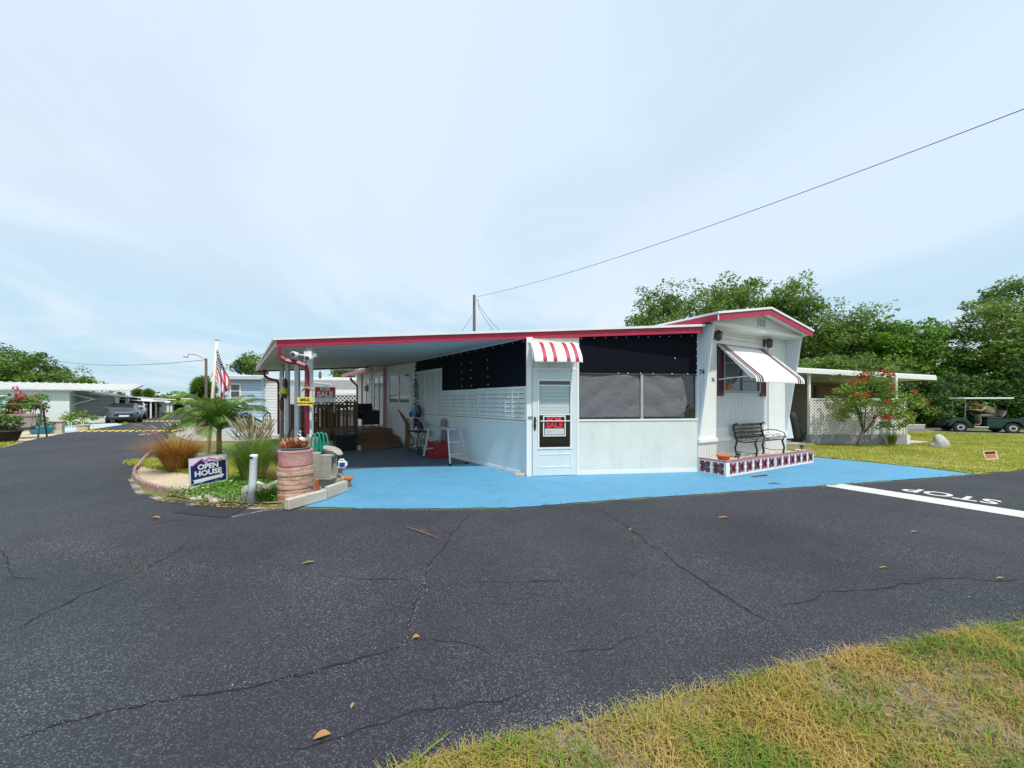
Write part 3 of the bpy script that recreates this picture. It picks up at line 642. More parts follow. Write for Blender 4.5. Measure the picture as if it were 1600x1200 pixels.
for x in (0.,W-.03):    # tapering fins carrying the overhang
    b = MB(); b.hexa([(x,-.002,.75),(x+.03,-.002,.75),(x+.03,0,.75),(x,0,.75)],[(x,-.33,3.10),(x+.03,-.33,3.10),(x+.03,0,3.10),(x,0,3.10)])
    b.build('corner_fin',M['ribbed_y'],T)
    xx = x-.006 if x==0 else x+.03-.03
    b = MB(); b.bar((x+.015,-.006,.75),(x+.015,-.345,3.10),.05,.02,up=(1,0,0)); b.build('fin_trim',M['white_trim'],T)
b = MB(); b.hexa([(W+.01,.14,.52),(W+.72,.14,.50),(W+.72,.17,.50),(W+.01,.17,.52)],[(W+.01,.14,2.05),(W+.14,.14,2.05),(W+.14,.17,2.05),(W+.01,.17,2.05)]); b.build('side_wing',M['ribbed_y'],T)
# gable, soffit, roof
b = MB(); b.prism([(-.02,-.33,3.10),(W+.02,-.33,3.10),(W+.02,-.33,3.20),(W/2,-.33,3.44),(-.02,-.33,3.20)],(0,.03,0)); b.build('gable_panel',M['ribbed_v'],T)
b = MB(); b.box(0,-.335,3.07,W,.12,3.10).box(-.02,-.36,3.06,W+.02,-.335,3.13); b.build('soffit',M['white'],T)
v_ = MB()
for i in range(3):
    for j in range(7): v_.box(W/2-.17+i*.12,-.345,3.20+j*.022,W/2-.075+i*.12,-.331,3.212+j*.022)
v_.build('gable_vent',mat('vent_metal',(.45,.45,.43),.5),T)
ex = .14; zE = 3.23; zR = 3.56; fy = -.52
def roofprof(dz): return [(-ex,zE+dz),(W/2,zR+dz),(W+ex,zE+dz)]
b = MB(); b.prism([(-ex-.02,fy-.03,zE-.01),(W/2,fy-.03,zR-.01),(W+ex+.02,fy-.03,zE-.01),(W+ex+.02,fy-.03,zE+.035),(W/2,fy-.03,zR+.035),(-ex-.02,fy-.03,zE+.035)],(0,LEN+.9,0)); b.build('roof',M['roof_white'],T)
b = MB(); b.prism([(-ex+.02,fy+.02,zE-.10),(W/2,fy+.02,zR-.10),(W+ex-.02,fy+.02,zE-.10),(W+ex-.02,fy+.02,zE-.012),(W/2,fy+.02,zR-.012),(-ex+.02,fy+.02,zE-.012)],(0,LEN+.8,0)); b.build('roof_deck',M['white'],T)
for s in (0,1):
    xa,xb = (-ex,W/2) if s==0 else (W/2,W+ex); za,zb = (zE,zR) if s==0 else (zR,zE)
    MB().prism([(xa,fy-.01,za-.135),(xb,fy-.01,zb-.135),(xb,fy-.01,zb-.014),(xa,fy-.01,za-.014)],(0,.028,0)).build('gable_fascia',M['red'],T)
MB().box(-ex-.012,fy-.012,zE-.135,-ex+.018,fy+.008+5.2,zE-.014).build('eave_fascia',M['red'],T)
MB().box(-ex-.018,fy-.016,zE-.14,-ex+.012,fy-.0125,zE-.01).build('fascia_joint',M['white_trim'],T)
# window
w = MB(); w.box(.94,.0,1.70,2.42,.05,1.75).box(.94,.0,2.69,2.42,.05,2.74).box(.94,.0,1.75,.98,.05,2.69).box(2.38,.0,1.75,2.42,.05,2.69).box(1.66,.0,1.75,1.70,.05,2.69)
win = w.build('window',M['mullion'],T)
for x0,x1 in ((.98,1.66),(1.70,2.38)):
    MB().box(x0,.03,1.75,x1,.04,2.69).build('pane',M['glass'],win)
for xa_,za_ in ((.99,2.04),(1.71,2.04),(.99,2.36),(1.71,2.36)): MB().box(xa_,.012,za_,xa_+.66,.03,za_+.02).build('glazing_bar',M['mullion'],win)
MB().lathe([(.06,0),(.085,.05),(.07,.10),(.03,.12)],(1.09,.0,1.76),12).build('orange_jar',M['orange_clay'],win)
for x0 in (.665,2.425):
    s_ = MB(); s_.box(x0,-.0,1.62,x0+.045,.028,2.74).box(x0+.21,-.0,1.62,x0+.255,.028,2.74).box(x0+.045,0,1.62,x0+.21,.028,1.68).box(x0+.045,0,2.68,x0+.21,.028,2.74)
    z = 1.69
    while z < 2.67: s_.hexa([(x0+.045,-.002,z),(x0+.21,-.002,z),(x0+.21,.02,z+.012),(x0+.045,.02,z+.012)],[(x0+.045,.0,z+.012),(x0+.21,.0,z+.012),(x0+.21,.024,z+.03),(x0+.045,.024,z+.03)]); z += .036
    s_.build('shutter',M['maroon'],T)
# awning of the window: sloping sheet with curved lip and drop sides, striped
def awning(parent, x0, x1, za, zb, proj, y0, stripes, lip=.06, side=True, curve=0.0, nx=40, rib=.006, pitch=.1, skew=0):
    prof = []
    for i in range(9):
        t = i/8; prof.append((y0-proj*t, za-(za-zb)*(t**(1+curve))))
    for i in range(1,6):
        a_ = i/5*PI*.5; prof.append((y0-proj-lip*math.sin(a_)*.6, zb-lip*(1-math.cos(a_))*1.1-.012*i))
    def strip(xa, xb, off, nm, m_):
        mb = MB(); n = max(2,int((xb-xa)/(x1-x0)*nx)); th = .008; rows = []
        for side_ in (0,1):
            for j,(y,z) in enumerate(prof):
                for i in range(n+1):
                    x = xa+(xb-xa)*i/n; r_ = rib*abs(math.sin(PI*x/pitch)) 
                    mb.v.append((x+skew*(y0-y)/proj, y-off*.6, z+off+r_ - side_*th*(1 if off==0 else .3)))
        P_ = len(prof); S = (n+1)*P_
        for j in range(P_-1):
            for i in range(n):
                a_ = j*(n+1)+i; mb.f.append((a_,a_+1,a_+n+2,a_+n+1)); mb.f.append((S+a_,S+a_+n+1,S+a_+n+2,S+a_+1))
        for i in range(n):
            mb.f.append((i,S+i,S+i+1,i+1)); q = (P_-1)*(n+1)+i; mb.f.append((q,q+1,S+q+1,S+q))
        return mb.build(nm, m_, parent, smooth=True)
    aw = strip(x0,x1,0,'awning',M['awn_white'])
    for sx0,sx1 in stripes:
        q = strip(sx0,sx1,.0065,'stripe',M['maroon'] if curve==0 else M['red']); q.parent = aw
    if side:
        for xs in (x0+.004,x1-.004):
            MB().prism([(xs,y0,za-.01)]+[(xs,y,z-.012) for y,z in prof[1:11]]+[(xs,y0-proj*.93,zb-.06)],(.004,0,0)).build('side_flap',M['awn_white'],aw)
    return aw
aw = awning(T,.66,2.64,2.78,2.02,.80,.02,[(.79,.83),(.87,.93),(2.34,2.38),(2.42,2.48),(.72,.74),(2.54,2.56)])
for x in (.70,2.60): MB().tube([(x,0,1.98),(x,-.76,2.03)],.009,6).build('support_arm',M['white_trim'],aw)
MB().box(.62,.005,2.78,2.70,.028,2.81).build('mounting_rail',M['white_trim'],aw)
def lantern(parent,x,y,z,ydir=-1):
    l = MB().box(x-.05,y-.02,z-.06,x+.05,y,z+.12).bar((x,y-.01,z+.10),(x,y-.12,z+.12),.02).build('wall_lantern',M['maroon'],parent)
    MB().lathe([(.035,0),(.055,.02),(.075,.15),(.085,.155),(.05,.20),(.012,.23)],(x,y-.13,z-.10),6).build('lantern_head',M['maroon'],l)
    MB().lathe([(.057,0),(.078,.12)],(x,y-.13,z-.075),6).build('lantern_glass',M['glass'],l)
lantern(T,.52,0,2.90); lantern(T,2.62,0.03,2.90)
text_mesh('house_number','74',.15,M['black'],T,Matrix.Translation((-.004,-.095,2.06))@Matrix.Rotation(R(-90),4,'Z')@Matrix.Rotation(R(90),4,'X'),bold=.004,sx=.8)
text_mesh('house_number','74',.13,M['black'],T,Matrix.Translation((.52,-.004,1.92))@Matrix.Rotation(R(90),4,'X'),bold=.004,sx=.8)
# ------------------------------------------------------------------ block planter in front of the gable end
PLT = thing('planter_box','low white and maroon breeze block planter along the gable end, filled with pale gravel','planter',O,AT)
fh = .285; M['motif'] = mat('rose_red_paint',(.24,.025,.06),.6,.15,12)
def bblock(x0,y0,vert):     # vert False: front face along x ; True: along y
    f = MB(); s = .288; t = .10; e = .028
    def bx(mb,u0,z0,u1,z1,d0,d1):
        if not vert: mb.box(x0+u0,y0+d0,z0,x0+u1,y0+d1,z1)
        else: mb.box(x0+d0,y0+u0,z0,x0+d1,y0+u1,z1)
    bx(f,0,.01,e,.295,0,t); bx(f,s-e,.01,s,.295,0,t); bx(f,e,.01,s-e,.035,0,t); bx(f,e,.27,s-e,.295,0,t)
    for u0,z0,u1,z1 in ((s/2-.014,.035,s/2+.014,.069),(s/2-.014,.237,s/2+.014,.27),(e,.14,.055,.168),(s-.055,.14,s-e,.168)): bx(f,u0,z0,u1,z1,.004,t-.004)
    o = f.build('breeze_block',M['white'],PLT)
    k_ = MB(); bx(k_,e+.001,.036,s-e-.001,.269,t-.03,t-.02); k_.build('block_core',M['concrete'],o)
    g = MB(); a,b2,c,d = .056,s-.056,.070,.236; k=.028
    bx(g,a,c,b2,c+k,.002,.035); bx(g,a,d-k,b2,d,.002,.035); bx(g,a,c+k,a+k,d-k,.002,.035); bx(g,b2-k,c+k,b2,d-k,.002,.035)
    g.build('square_motif',M['motif'],o)
PX0 = .0; PY = -.60; nbx = 12
for i in range(12): bblock(PX0+.10+i*.289+(.02 if i>=6 else 0),PY,False)
for j in range(2): bblock(PX0,PY+.015+j*.289,True)
for j in range(2): bblock(PX0+3.50,PY+.10+j*.25-.03,True) if j==0 else None
b = MB(); b.box(PX0-.004,PY-.006,.01,PX0+.099,PY+.012,.296); b.build('corner_block',M['white_trim'],PLT)
b = MB(); b.box(PX0-.01,PY-.012,.297,PX0+3.62,PY+.06,.318).box(PX0-.01,PY+.06,.297,PX0+.07,-.02,.318); b.build('red_capping',mat('faded_red_cap',(.42,.10,.12),.7,.2,8,dirt=.5,dcol=(.5,.35,.33)),PLT)
MB().box(PX0+.103,PY+.103,.0,PX0+3.55,-.014,.235).build('gravel_fill',mat('white_gravel',(.52,.48,.40),.9,.25,30,bump=1,bscale=70),PLT)
p = np.stack([rng.uniform(.12,3.5,2600),rng.uniform(PY+.11,-.03,2600),rng.uniform(.235,.25,2600)],1); v,f = leaf_quads(p,np.full(2600,.013),up=.4,width=.8)
o = nmesh('loose_gravel',v,f,leaf_mat('gravel_chips',[(.4,.36,.28),(.6,.56,.48),(.7,.66,.6)],0,.9),PLT); struct(o,'stuff')
# bench
B = thing('garden_bench','black wrought iron bench with weathered wooden back slats standing in the gravel planter','bench',O+TG*1.18+TB*(-.10)+Vector((0,0,.235)),AT)
for s in (0,1.12):
    e_ = MB(); x = s
    e_.tube([(x,0,0),(x,-.03,.06),(x,.00,.22),(x,-.04,.38),(x,.0,.52),(x,.04,.66),(x,.02,.74),(x,-.03,.77),(x,-.05,.73)],[.024,.02,.02,.02,.021,.02,.02,.016,.012],7)
    e_.tube([(x,-.47,0),(x,-.44,.06),(x,-.46,.22),(x,-.42,.36),(x,-.44,.40)],[.024,.02,.02,.02,.018],7)
    e_.tube([(x,-.04,.38),(x,-.2,.36),(x,-.44,.40)],.012,7); e_.tube([(x,.01,.56),(x,-.12,.60),(x,-.30,.60),(x,-.46,.55),(x,-.48,.48),(x,-.44,.41)],.011,7)
    e_.tube([(x,0,.16),(x,-.2,.13),(x,-.45,.16)],.008,6)
    for k in range(3):
        cy = -.12-.11*k; e_.tube([(x,cy+.045*math.cos(q*.9)*(1-q*.07),.49+.045*math.sin(q*.9)*(1-q*.07)) for q in range(8)],.006,5)
    e_.build('side_frame',M['black'],B,smooth=True)
sl = mat('weathered_bench_wood',(.075,.045,.035),.85,.3,10,c2=(.22,.18,.15),c2s=12)
for k in range(4): MB().bar((0,.045-.012*k+.0,.72-.085*k),(1.12,.045-.012*k,.72-.085*k),.018,.06,up=(0,0,1)).build('back_slat',sl,B,bevel=.004)
for k in range(2): MB().box(.0,-.10-.22*k-.05,.385,1.12,-.05-.22*k-.05,.402).build('seat_slat',sl,B)
sc_ = MB(); sc_.tube([(0,-.01,.43),(1.12,-.01,.43)],.008,6); sc_.tube([(0,-.45,.40),(1.12,-.45,.40)],.008,6)
for k in range(7):
    cx = .1+.153*k; sc_.tube([(cx+.05*math.cos(q*.8)*(1-q*.06),-.01,.41+.0+.05*math.sin(q*.8)*(1-q*.06)) for q in range(9)],.006,5)
sc_.build('scrollwork',M['black'],B,smooth=True)
x = O+TG*.38+TB*(-.32)
pt = thing('clay_bowl_pot','orange clay bowl pot on a pale saucer at the planter corner','pot',(x.x,x.y,.235))
MB().lathe([(.14,0),(.17,.02),(.165,.03)],(0,0,0),20).build('saucer',M['sand'],pt,True); MB().lathe([(.09,.03),(.125,.12),(.14,.12),(.14,.15),(.12,.15),(.11,.11)],(0,0,0),20).build('bowl',M['orange_clay'],pt,True)
def solar(pos,label):
    t = thing('solar_garden_light',label,'garden light',pos,0,'solar lights on the planter')
    MB().lathe([(.012,0),(.012,.03),(.03,.035),(.034,.09)],(0,0,0),12).build('lens',M['glass_light'],t,True); MB().lathe([(.05,.09),(.055,.10),(.03,.125),(.01,.13)],(0,0,0),12).build('cap',M['black'],t,True)
x = O+TG*.56+TB*(-.52); solar((x.x,x.y,.317),'small black solar light by the orange clay pot')
x = O+TG*3.25+TB*(-.5); solar((x.x,x.y,.317),'small black solar light at the far right end of the planter')
x = O+TG*.45+TB*(-.85)
tag(MB().bar((x.x,x.y,.014),(x.x+.38,x.y+.14,.022),.05,.008).build('bark_strip',M['maroon']),'flat reddish bark strip lying on the blue slab beside the planter','bark')
x = Vector(G(1200,757)); tag(MB().tube([x+Vector((0,0,.02)),x+Vector((.1,-.01,.03)),x+Vector((.2,-.06,.02))],[.004,.012,.003],6).build('fallen_frond',M['bark']),'small dark dry frond lying on the blue slab','frond')
x = Vector(G(1293,717)); tag(MB().tube([x+Vector((0,0,.02)),x+Vector((.13,-.01,.03)),x+Vector((.26,0,.02))],[.004,.016,.003],6).build('fallen_frond',M['bark']),'dark curled leaf lying on the slab past the planter end','frond')

# ------------------------------------------------------------------ carport roof, posts, downspouts
def uu(p): return p[0]*U.x+p[1]*U.y
def ztop(p): return 2.716+.052*(uu(p)-.81)
FL = (-4.5,7.1); FRr = (3.90,7.60); BL = (-8.95,13.0); BR = (-4.4,13.3)
CP = thing('carport','carport with white sloping roof, crimson front fascia and grey posts over the blue slab','carport')
plan = [FL,FRr,(.5,14.2),(-2,14.6),BR,BL]
b = MB(); n = len(plan)
b.add([(x,y,ztop((x,y))-.145) for x,y in plan]+[(x,y,ztop((x,y))-.05) for x,y in plan],[tuple(reversed(range(n))),tuple(range(n,2*n))]+[(i,(i+1)%n,n+(i+1)%n,n+i) for i in range(n)])
b.build('ceiling',M['ceiling'],CP)
b = MB(); pl2 = [(-4.55,7.04),(3.95,7.54),(.5,14.3),(-2,14.7),(-4.4,13.4),(-9.05,13.08)]
b.add([(x,y,ztop((x,y))-.046) for x,y in pl2]+[(x,y,ztop((x,y))) for x,y in pl2],[tuple(reversed(range(n))),tuple(range(n,2*n))]+[(i,(i+1)%n,n+(i+1)%n,n+i) for i in range(n)])
b.build('roof_sheet',M['roof_white'],CP)
rb = MB()
for k in range(1,15):    # seams of the ceiling panels, running with the slope
    p0 = Vector((-4.5,7.1))+V*(k*.5); 
    L = min(6.9,6.9-.12*k) if k<9 else 5.0-.25*(k-9)
    p0 = p0+U*.15; q0 = p0+U*(4.2 if k<14 else 3.5)
    rb.bar((p0.x,p0.y,ztop(p0)-.150),(q0.x,q0.y,ztop(q0)-.150),.012,.008)
rb.build('ceiling_seams',mat('seam_grey',(.40,.41,.43),.6),CP)
def board(p,q,z0,z1,th,m,name,off=(0,0)):
    d = (Vector(q)-Vector(p)).normalized(); nn = Vector((d.y,-d.x))*th
    a,b_ = Vector(p),Vector(q); zs = (ztop(p),ztop(q))
    return MB().hexa([(a.x,a.y,zs[0]+z0),(b_.x,b_.y,zs[1]+z0),(b_.x+nn.x,b_.y+nn.y,zs[1]+z0),(a.x+nn.x,a.y+nn.y,zs[0]+z0)],[(a.x,a.y,zs[0]+z1),(b_.x,b_.y,zs[1]+z1),(b_.x+nn.x,b_.y+nn.y,zs[1]+z1),(a.x+nn.x,a.y+nn.y,zs[0]+z1)]).build(name,m,CP)
board(FL,FRr,-.175,-.05,.03,M['red'],'front_fascia')
board(FL,FRr,-.112,-.104,.036,mat('fascia_groove',(.33,.012,.035),.5),'fascia_bead')
board((-8.95,13.0),FL,-.165,-.05,.03,M['faded_pink'],'side_fascia')
board(BR,BL,-.19,-.05,.03,M['tarp_edge'],'rear_beam')
def dspout(pts,name='downspout'):
    mb = MB(); mb.tube(pts,.048,4); return mb.build(name,M['downspout'],CP,bevel=.006)
dspout([(-4.42,7.02,2.55),(-4.42,7.02,2.44),(-4.40,7.04,2.35),(-4.32,7.07,2.28),(-4.12,7.15,2.24),(-4.02,7.19,2.19),(-3.99,7.2,2.08),(-3.99,7.2,.86)])
dspout([(-8.05,12.0,2.53),(-8.05,12.0,2.42),(-8.0,11.98,2.31),(-7.85,11.95,2.22),(-7.55,11.9,2.16),(-7.48,11.85,2.04),(-7.45,11.8,.45)])
for t_,nm in ((0,'white'),(1.62,'grey_post'),(3.32,'grey_post'),(4.55,'grey_post')):
    x = Vector((-4.02,7.36))+V*t_; zt = ztop(x)-.146
    MB().box(-.047,-.047,0,.047,.047,zt).build('post',M[nm],CP,bevel=.005,loc=(x.x,x.y,0.0),rotz=R(6))
# security light with two lamps on the front post
SL = thing('security_floodlight','white twin head security light with camera under the front corner of the carport roof','security light',(-3.98,7.2,2.36))
MB().box(-.05,-.05,.0,.10,.05,.12).box(.1,.0,.0,.16,.06,.08).build('bracket',M['white_trim'],SL,bevel=.01)
for s,(dx,dz) in enumerate(((-.17,.04),(.10,-.03))):
    p0 = Vector((dx,-.10,dz)); mb = MB().tube([p0+Vector((0,.09,0)),p0+Vector((0,.05,0)),p0+Vector((-.01,-.03,-.01)),p0+Vector((-.015,-.07,-.015))],[.02,.045,.06,.062],14); mb.tube([(0.02,-.02,.03),p0+Vector((0,.06,0))],.014,6); mb.build('lamp_head',M['white_trim'],SL,True)
    MB().tube([p0+Vector((-.015,-.066,-.015)),p0+Vector((-.016,-.074,-.017))],.05,14).build('lamp_lens',M['glass_light'],SL)
MB().box(-.0,-.14,-.15,.08,-.04,-.06).build('camera_body',M['white_trim'],SL,bevel=.01); MB().tube([(.04,-.14,-.105),(.04,-.148,-.105)],.028,12).build('camera_lens',M['dark_glass'],SL)
# signs on the post
S1 = thing('camera_warning_sign','small yellow warning sign reading Smile on the white front post','sign',(-3.98,7.115,1.50),R(2))
MB().box(-.145,-.006,-.08,.145,.0,.08).build('plate',mat('sign_yellow',(.78,.66,.06),.5,.05),S1)
text_mesh('lettering','SMILE,',.07,M['black'],S1,upright(0,-.0075,.005),bold=.003); text_mesh('lettering',"YOU'RE ON CAMERA",.033,M['black'],S1,upright(0,-.0075,-.05),bold=.002)
w_ = MB()
w_.tube([(-.10,-.02,0),(-.04,-.03,.05),(.02,-.03,.06),(.10,-.02,.02),(.16,-.02,.03)],[.01,.022,.03,.02,.008],6); w_.tube([(.0,-.03,.04),(.0,-.05,.14)],[.008,.004],5); w_.tube([(-.1,-.02,0),(-.16,-.03,-.03),(-.2,-.03,-.02)],[.008,.006,.004],5)
tag(w_.build('lizard_ornament',mat('tan_ornament',(.35,.22,.12),.7,.2,20),None,True,loc=(-3.96,7.17,1.70)),'tan metal lizard ornament fixed to the front post above the yellow sign','ornament')
tag(MB().ell((0,0,0),(.03,.03,.075),8,6).tube([(0,0,.075),(0,0,.12)],.004,5).build('bird_feeder',mat('brown_gourd',(.22,.13,.08),.7),None,True,loc=(-3.82,7.36,2.02)),'small brown hanging gourd on the right side of the front post','feeder')
# hanging toucan toy between the posts
H = thing('hanging_bird_toy','yellow and black hanging bird toy between the rear carport posts','ornament',(-6.1,9.9,1.75))
MB().tube([(0,0,.75),(0,0,.28)],.004,5).build('cord',M['black'],H)
MB().ell((.03,0,.20),(.055,.05,.16),10,8).build('bird_body',M['maroon'],H,True); MB().lathe([(.12,-.22),(.13,-.19),(.05,-.02),(.02,.0)],(0,0,.16),8).build('skirt',mat('lime_cloth',(.55,.60,.06),.6),H,True); MB().box(-.05,-.03,-.17,.05,.03,-.06).build('foot',M['black'],H); MB().ell((-.02,-.01,.36),(.035,.035,.035),8,6).build('head',M['white_trim'],H,True)
for i,(t_,off) in enumerate(((4.1,-.05),(2.6,.12))):
    x = Vector((-4.02,7.36))+V*t_+U*off
    t = thing('garden_torch',('brown bamboo torch leaning among the rear carport posts','thicker brown bamboo torch between the middle carport posts')[i],'torch',(x.x,x.y,0.01),0,'torches among the carport posts')
    h = 1.35; MB().tube([(0,0,0),(0,0,h)],.014,8).build('pole',M['bark'],t,True); MB().lathe([(.02,0),(.045,.06),(.055,.28),(.06,.30)],(0,0,h-.12),10).build('basket',mat('torch_bamboo%d'%i,(.20,.09,.05),.7,.2,20),t,True); MB().lathe([(.03,.30),(.03,.36),(.012,.40)],(0,0,h-.12),8).build('canister',M['black'],t,True)
for i,(t_,a,b_,c,l) in enumerate(((1.0,(.15,-.1,.6),(-.35,-.25,.02),'grey_post','pale stick leaning beside the front carport post'),(2.2,(.05,0,.95),(-.25,-.1,.02),'bark','dark stick leaning against the second carport post'),(3.0,(.1,0,.8),(-.1,-.2,.02),'black','black rod leaning between the carport posts'),(1.4,(.1,0,.9),(.05,-.1,.02),'downspout','red handled tool leaning on the carport post'))):
    x = Vector((-4.1,7.4))+V*t_
    tag(MB().tube([(x.x+a[0],x.y+a[1],a[2]),(x.x+b_[0],x.y+b_[1],b_[2])],.013,6).build('garden_stick',M[c]),l,'stick','sticks leaning by the carport posts')

# ------------------------------------------------------------------ screen room (front wall with door, louvred side wall)
C1 = Vector((.318,7.35)); C2 = Vector((3.955,7.81)); AF = math.atan2(C2.y-C1.y,C2.x-C1.x); FW = (C2-C1).length
SR = thing('screen_room','screened porch room of pale panels and black shade cloth between the carport and the mobile home','porch room',(C1.x,C1.y,0),AF)
def zc_at(x):    # ceiling height along the front wall
    p = C1+Vector((math.cos(AF),math.sin(AF)))*x; return ztop(p)-.148
def slab(x0,x1,z0,z1,y0=0,y1=.05,zfun=False):
    m_ = MB(); za,zb = (zc_at(x0),zc_at(x1)) if zfun else (z1,z1)
    return m_.hexa([(x0,y0,z0),(x1,y0,z0),(x1,y1,z0),(x0,y1,z0)],[(x0,y0,za),(x1,y0,zb),(x1,y1,zb),(x0,y1,za)])
slab(1.05,FW-.045,.09,1.10).build('lower_panel',M['warm_panel'],SR)
slab(1.045,FW,.012,.09,-.008,.05).build('base_trim',M['white_trim'],SR)
slab(1.045,FW-.045,1.10,1.135,-.014,.05).build('sill_trim',M['white_trim'],SR)
slab(1.0,1.045,.012,0,-.01,.05,True).build('jamb_trim',M['white_trim'],SR); slab(-.03,.075,.012,0,-.012,.05,True).build('jamb_trim',M['white_trim'],SR)
slab(FW-.045,FW-.002,.012,0,-.01,.05,True).build('corner_trim',M['white_trim'],SR)
slab(.075,1.0,2.16,0,0,.05,True).build('transom_panel',M['warm_panel'],SR)
sc1 = slab(1.048,FW-.048,2.06,0,.004,.03,True).build('shade_cloth',M['black_screen'],SR)
slab(1.048,FW-.048,2.045,2.075,-.004,.02).build('shade_hem',M['tarp_edge'],SR)
slab(1.045,FW-.045,1.135,2.045,.046,.05).build('dark_backing',M['dark_glass'],SR)
slab(2.36,2.42,1.135,2.045,-.006,.03).build('mullion',M['mullion'],SR)
def tarp(x0,x1,z0,z1,seed,fold=None):
    r = random.Random(seed); nx_,nz_ = 44,28; mb = MB(); th = .004
    ph = [(r.uniform(3,14),r.uniform(-14,14),r.uniform(0,6),r.uniform(.0022,.0062)) for _ in range(8)]
    def yy(x,z): return .022+sum(a*(1-2*abs(math.sin(.5*(kx*(x-x0)+kz*(z-z0)+p+.5*math.sin(3*(x-z)))))) for kx,kz,p,a in ph)
    for i in range(nx_+1):
        for j in range(nz_+1):
            x = x0+(x1-x0)*i/nx_; z = z0+(z1-z0)*j/nz_
            if fold and i>nx_*.7: x -= fold*(i/nx_-.7)/.3*abs((z1-z)/(z1-z0)-.62)*1.2
            if i==0 or i==nx_: x += r.uniform(-.006,.006)
            if j==0: z += r.uniform(0,.02)
            mb.v.append((x,yy(x,z),z))
    for i in range(nx_):
        for j in range(nz_):
            a = i*(nz_+1)+j; mb.f.append((a,a+nz_+1,a+nz_+2,a+1))
    o = mb.build('tarp_sheet',M['tarp'],SR,True); s = o.modifiers.new('thick','SOLIDIFY'); s.thickness = .003; return o
tarp(1.05,2.35,1.155,2.045,1); tarp(2.43,3.40,1.16,2.045,2,.18)
o = MB().bar((3.34,.012,2.02),(3.22,.010,1.17),.012,.004,up=(0,1,0)).bar((3.22,.01,1.17),(3.50,.008,1.42),.025,.004,up=(0,1,0)).build('tarp_fold',M['tarp_edge'],SR)
gm = MB()
for k in range(11): gm.ell((1.12+k*.235+random.uniform(-.03,.03),-.002,zc_at(1.12+k*.235)-.05),(.011,.006,.011),8,5)
for k in range(5): gm.ell((FW-.065,-.002,2.15+k*.15),(.011,.006,.011),8,5)
for xx in (1.88,2.08,2.36,2.63,3.05,3.40,3.60): gm.ell((xx,-.006,2.075),(.012,.006,.012),8,5)
gm.ell((3.12,.002,2.40),(.012,.006,.012),8,5)
gm.build('grommets',M['grommet'],sc1)
# door
D0,D1_ = .085,.990
dr_ = MB(); gx0,gx1,gz0,gz1 = .22,.855,.58,1.905
dr_.box(D0,-.03,.02,gx0,.02,2.12).box(gx1,-.03,.02,D1_,.02,2.12).box(gx0,-.03,gz1,gx1,.02,2.12).box(gx0,-.03,.02,gx1,.02,gz0)
door = dr_.build('door',M['cool_white'],SR,bevel=.004)
f_ = MB(); 
for (a0,b0,a1,b1) in ((gx0-.03,gz0-.03,gx1+.03,gz0),(gx0-.03,gz1,gx1+.03,gz1+.03),(gx0-.03,gz0,gx0,gz1),(gx1,gz0,gx1+.03,gz1)): f_.box(a0,-.042,b0,a1,-.03,b1)
f_.build('glass_frame',M['white_trim'],door)
f_ = MB()
for (a0,b0,a1,b1) in ((.20,.18,.88,.195),(.20,.435,.88,.45),(.20,.195,.215,.435),(.865,.195,.88,.435)): f_.box(a0,-.036,b0,a1,-.03,b1)
f_.build('kick_panel_moulding',M['white_trim'],door)
MB().box(gx0,-.006,gz0,gx1,0,gz1).build('glass',M['dark_glass'],door)
MB().box(gx0+.01,-.014,1.26,gx1-.01,-.0065,1.80).build('blind',M['blind'],door)
MB().box(gx0,-.024,1.225,gx1,-.0145,1.255).box(gx0,-.024,1.80,gx1,-.0145,1.83).build('sash_rail',M['white_trim'],door)
MB().box(gx0+.02,-.05,1.10,gx1+.0,-.043,1.118).build('push_bar',M['white_trim'],door)
h_ = MB().box(.115,-.045,.93,.15,-.03,1.17); h_.ell((.132,-.07,1.12),(.028,.025,.028),12,8); h_.tube([(.132,-.045,1.17),(.132,-.055,1.17)],.022,12); h_.tube([(.132,-.05,1.06),(.145,-.085,1.03),(.132,-.05,.96)],.009,6); h_.build('handle',M['black'],door,True)
MB().box(.0,-.03,1.165,.10,-.013,1.20).build('latch_bolt',M['steel'],SR)
MB().box(.075,-.034,2.122,1.0,-.0,2.158).box(.075,-.016,.012,1.0,.0,.0195).build('door_head_trim',M['white_trim'],SR)
daw = awning(SR,.03,.97,2.66,2.35,.34,-.015,[(.20,.27),(.40,.47),(.66,.73),(.83,.90)],lip=.04,side=True,curve=.8,nx=96,rib=.013,pitch=.06,skew=.03)
for x in (.09,.88): MB().tube([(x,-.01,2.14),(x,-.30,2.30)],.008,6).box(x-.012,-.03,2.11,x+.012,-.01,2.17).build('support_arm',M['steel'],daw)
MB().box(.0,-.035,2.655,1.0,-.012,2.685).build('mounting_rail',M['white_trim'],daw)
# for-sale sign in the door
FS = thing('door_for_sale_sign','black and red FOR SALE sign in a white frame inside the porch door glass','sign',(C1.x,C1.y,0),AF)
MB().box(.30,-.030,.80,.76,-.0265,1.215).build('frame_plate',M['white_trim'],FS); MB().box(.322,-.0325,.825,.738,-.0302,1.19).build('sign_face',mat('sign_black',(.01,.01,.012),.4),FS)
text_mesh('lettering','FOR',.13,mat('sign_red',(.8,.03,.04),.5,0),FS,upright(.53,-.034,1.09),bold=.006,sx=1.25); text_mesh('lettering','SALE',.155,bpy.data.materials['sign_red'],FS,upright(.53,-.034,.975),bold=.007,sx=1.05)
MB().box(.335,-.0345,.835,.725,-.0326,.955).build('write_in_panel',M['mark'],FS); text_mesh('lettering','( )41',.05,M['steel'],FS,upright(.42,-.0355,.88))
